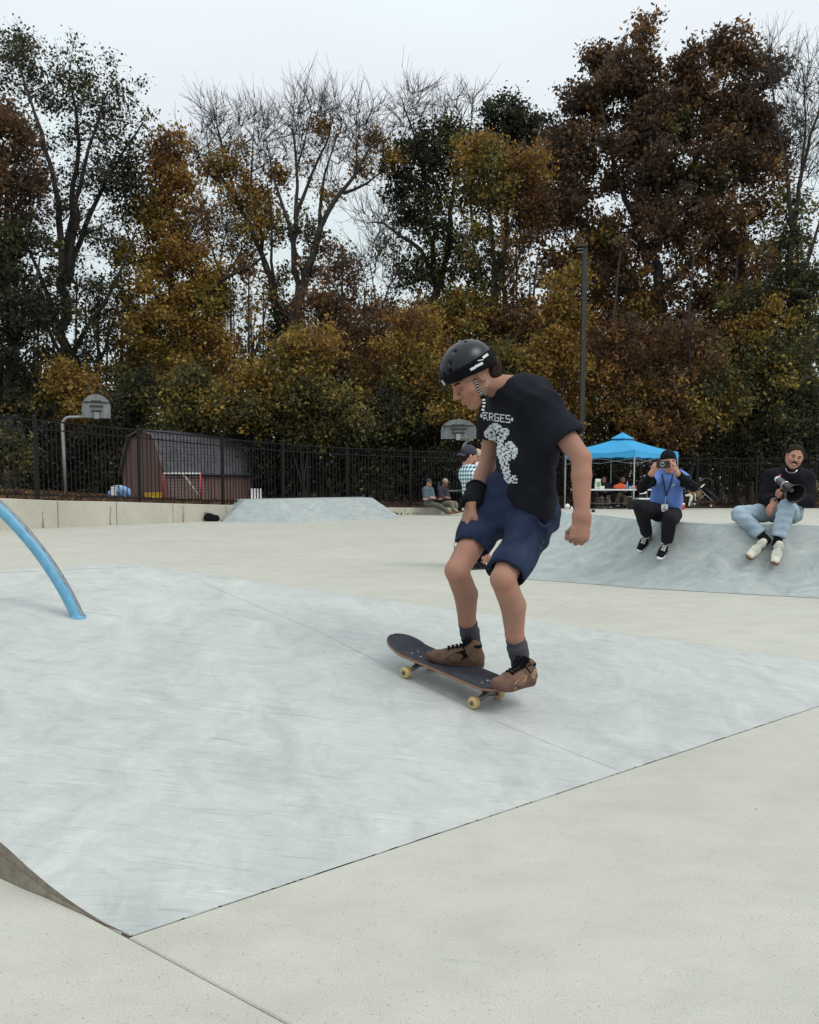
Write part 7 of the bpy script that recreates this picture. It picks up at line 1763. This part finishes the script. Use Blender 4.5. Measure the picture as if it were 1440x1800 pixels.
figure('baby in beige knit hat and white fleece held against the checked shirt', J, dict(res=.008, skin=M['skin2'], size=.62, hs=.72, hands=.55, top=(M['babywhite'], 1.85, .02, .16), bottom=(M['babywhite'], 1.95, .012), cap=(M['knit'], None, .74, True)))
# ------------------------------------------------------------------ two men on the low wall
def sitter(u, v, Yq, label, top, bot, cap_, skin_, uface, legs, arms=True, hatkw=()):
    """u, v: seat; sits facing the plaza, legs stretched to the right"""
    p = lambda du, dv, dy=0: at(u + du, v + dv, Yq + dy)
    J = dict(pel=p(2, -6), neck=p(0, -33), head=p(uface[0], -42.5), hf=Vector(uface[1]), hu=Vector((0, 0, 1)), shR=p(-5, -30, -.1), shL=p(5, -30, .08) if False else p(6, -30, .05),
             elR=p(-4, -17, -.16), wrR=p(6, -16, -.24), elL=p(9, -17, -.06), wrL=p(0, -14, -.24), hipR=p(0, -5, -.06), hipL=p(5, -5, .06), knR=p(*legs[0]), anR=p(*legs[1]), knL=p(*legs[2]), anL=p(*legs[3]))
    J['handR'] = ((Vector((.8, -.2, 0)), Vector((0, .8, -.3)), Vector((0, 0, 1))), dict(curl=(20, 25, 20))); J['handL'] = ((Vector((-.8, -.2, 0)), Vector((0, .8, -.3)), Vector((0, 0, 1))), dict(curl=(20, 25, 20)))
    r, Hq, _ = figure(label, J, dict(res=.013, skin=skin_, base=J['pel'], top=(top, 1.85, .03, .2), bottom=(bot, 1.94, .014), cap=cap_, hair='low', topfold=folds(.006, (1, 0, .5), 30, (.2, .3, 1), 17)))
    for s in 'RL':
        f = Vector((.75, -.55, -.02)).normalized(); hp = J['an' + s] + Vector((-.05, .03, -.085)); hp.z = max(hp.z, .004); shoe(frame(hp, Vector((.8, -.45, .15)), Vector((0, 0, 1))), r, M['suede'], M['gum'], None, M['suede'], L=.28, res=.014)
    return r
SYw = WP[9][0].y - .0
sitter(752, 891, 26.7, 'man in slate sweater and olive trousers sitting on the low wall with legs stretched', M['teal'], M['olive'], (M['blackp'], 'front', 1.0), M['skin3'], (2, (.85, -.5, 0)), ((20, -2, -.3), (37, 9, -.5), (16, -3, -.2), (33, 8, -.4)))
sitter(778, 891, 26.9, 'man in dark jacket and beige cap sitting beside the one in slate', M['dusk'], M['khaki'], (M['capbeige'], 'front', 1.0), M['skin4'], (5, (.6, -.75, -.05)), ((15, -7, -.36), (20, 8, -.42), (22, -6, -.3), (31, 6, -.45)))
# ------------------------------------------------------------------ people at the table
def table_person(u, Yq, label, top, bot, skin_, extra=None, crossed=False, long=True, headv=842, mirror=1):
    p = lambda du, v, dy=0: at(u + du, v, Yq + dy)
    J = dict(pel=p(2 * mirror, 876), neck=p(0, 850.5), head=p(-1, headv, -.02), hf=Vector((-.1, -.95, -.15)), hu=Vector((0, 0, 1)), shR=p(-8, 853, 0), shL=p(8.5, 853, 0), elR=p(-10, 865, -.1), wrR=p(-4, 863, -.3), elL=p(10.5, 865, -.1), wrL=p(4, 863, -.3),
             hipR=p(-3, 877, -.02), hipL=p(5, 877, -.02), knR=p(-5, 874, -.46), anR=p(-3, 889.5, -.5), knL=p(6, 873, -.46), anL=p(8, 887.5, -.6))
    if crossed: J['knL'] = p(-7, 869, -.45); J['anL'] = p(-13, 885, -.52); J['knR'] = p(3, 874, -.46); J['anR'] = p(2, 890, -.42)
    J['handR'] = ((Vector((.4, -.9, 0)), Vector((0, 0, -1)), Vector((1, 0, 0))), dict(curl=(20, 25, 20))); J['handL'] = ((Vector((-.4, -.9, 0)), Vector((0, 0, -1)), Vector((-1, 0, 0))), dict(curl=(20, 25, 20)))
    r, Hq, _ = figure(label, J, dict(res=.014, skin=skin_, base=J['pel'], top=(top, 1.85, .025, .2), bottom=(bot, 1.9 if long else .9, .012), hair='full'))
    for s in 'RL': hp = J['an' + s] + Vector((0, .05, -.08)); shoe(frame(hp, Vector((.1, -1, -.05)), Vector((0, 0, 1))), r, M['black'], M['white'], None, M['black'], L=.26, res=.014)
    return r, J
r1, J1 = table_person(1063, 28.75, 'person in dark jacket with bare shins seated at the left of the folding table', M['dusk'], M['black'], M['skin2'], long=False)
r2, J2 = table_person(1096, 28.75, 'person in dark top and tan trousers seated cross legged behind the orange bag', M['black'], M['tanpants'], M['skin3'], crossed=True)
r3, J3 = table_person(1128, 29.0, 'dim seated person in black at the right end of the folding table', M['black'], M['dusk'], M['skin4'], headv=846)
q = on_table(1090, .2); S = Sculpt(); S.cone(q + Vector((-.14, 0, .07)), q + Vector((.14, .04, .08)), .075, .085, .03).ell(q + Vector((.02, .02, .13)), (.12, .08, .07), None, .04)
o = S.mesh('orange_bag', .014, M['orange'], None, folds(.008, (1, 0, .5), 40, (.2, .4, 1), 26), [((0, 0, q.z + .002), (0, 0, -1))]); tag(o, 'bright orange cloth bag heaped on the folding table', 'bag')
print('script seconds', round(time.time() - T0, 1))
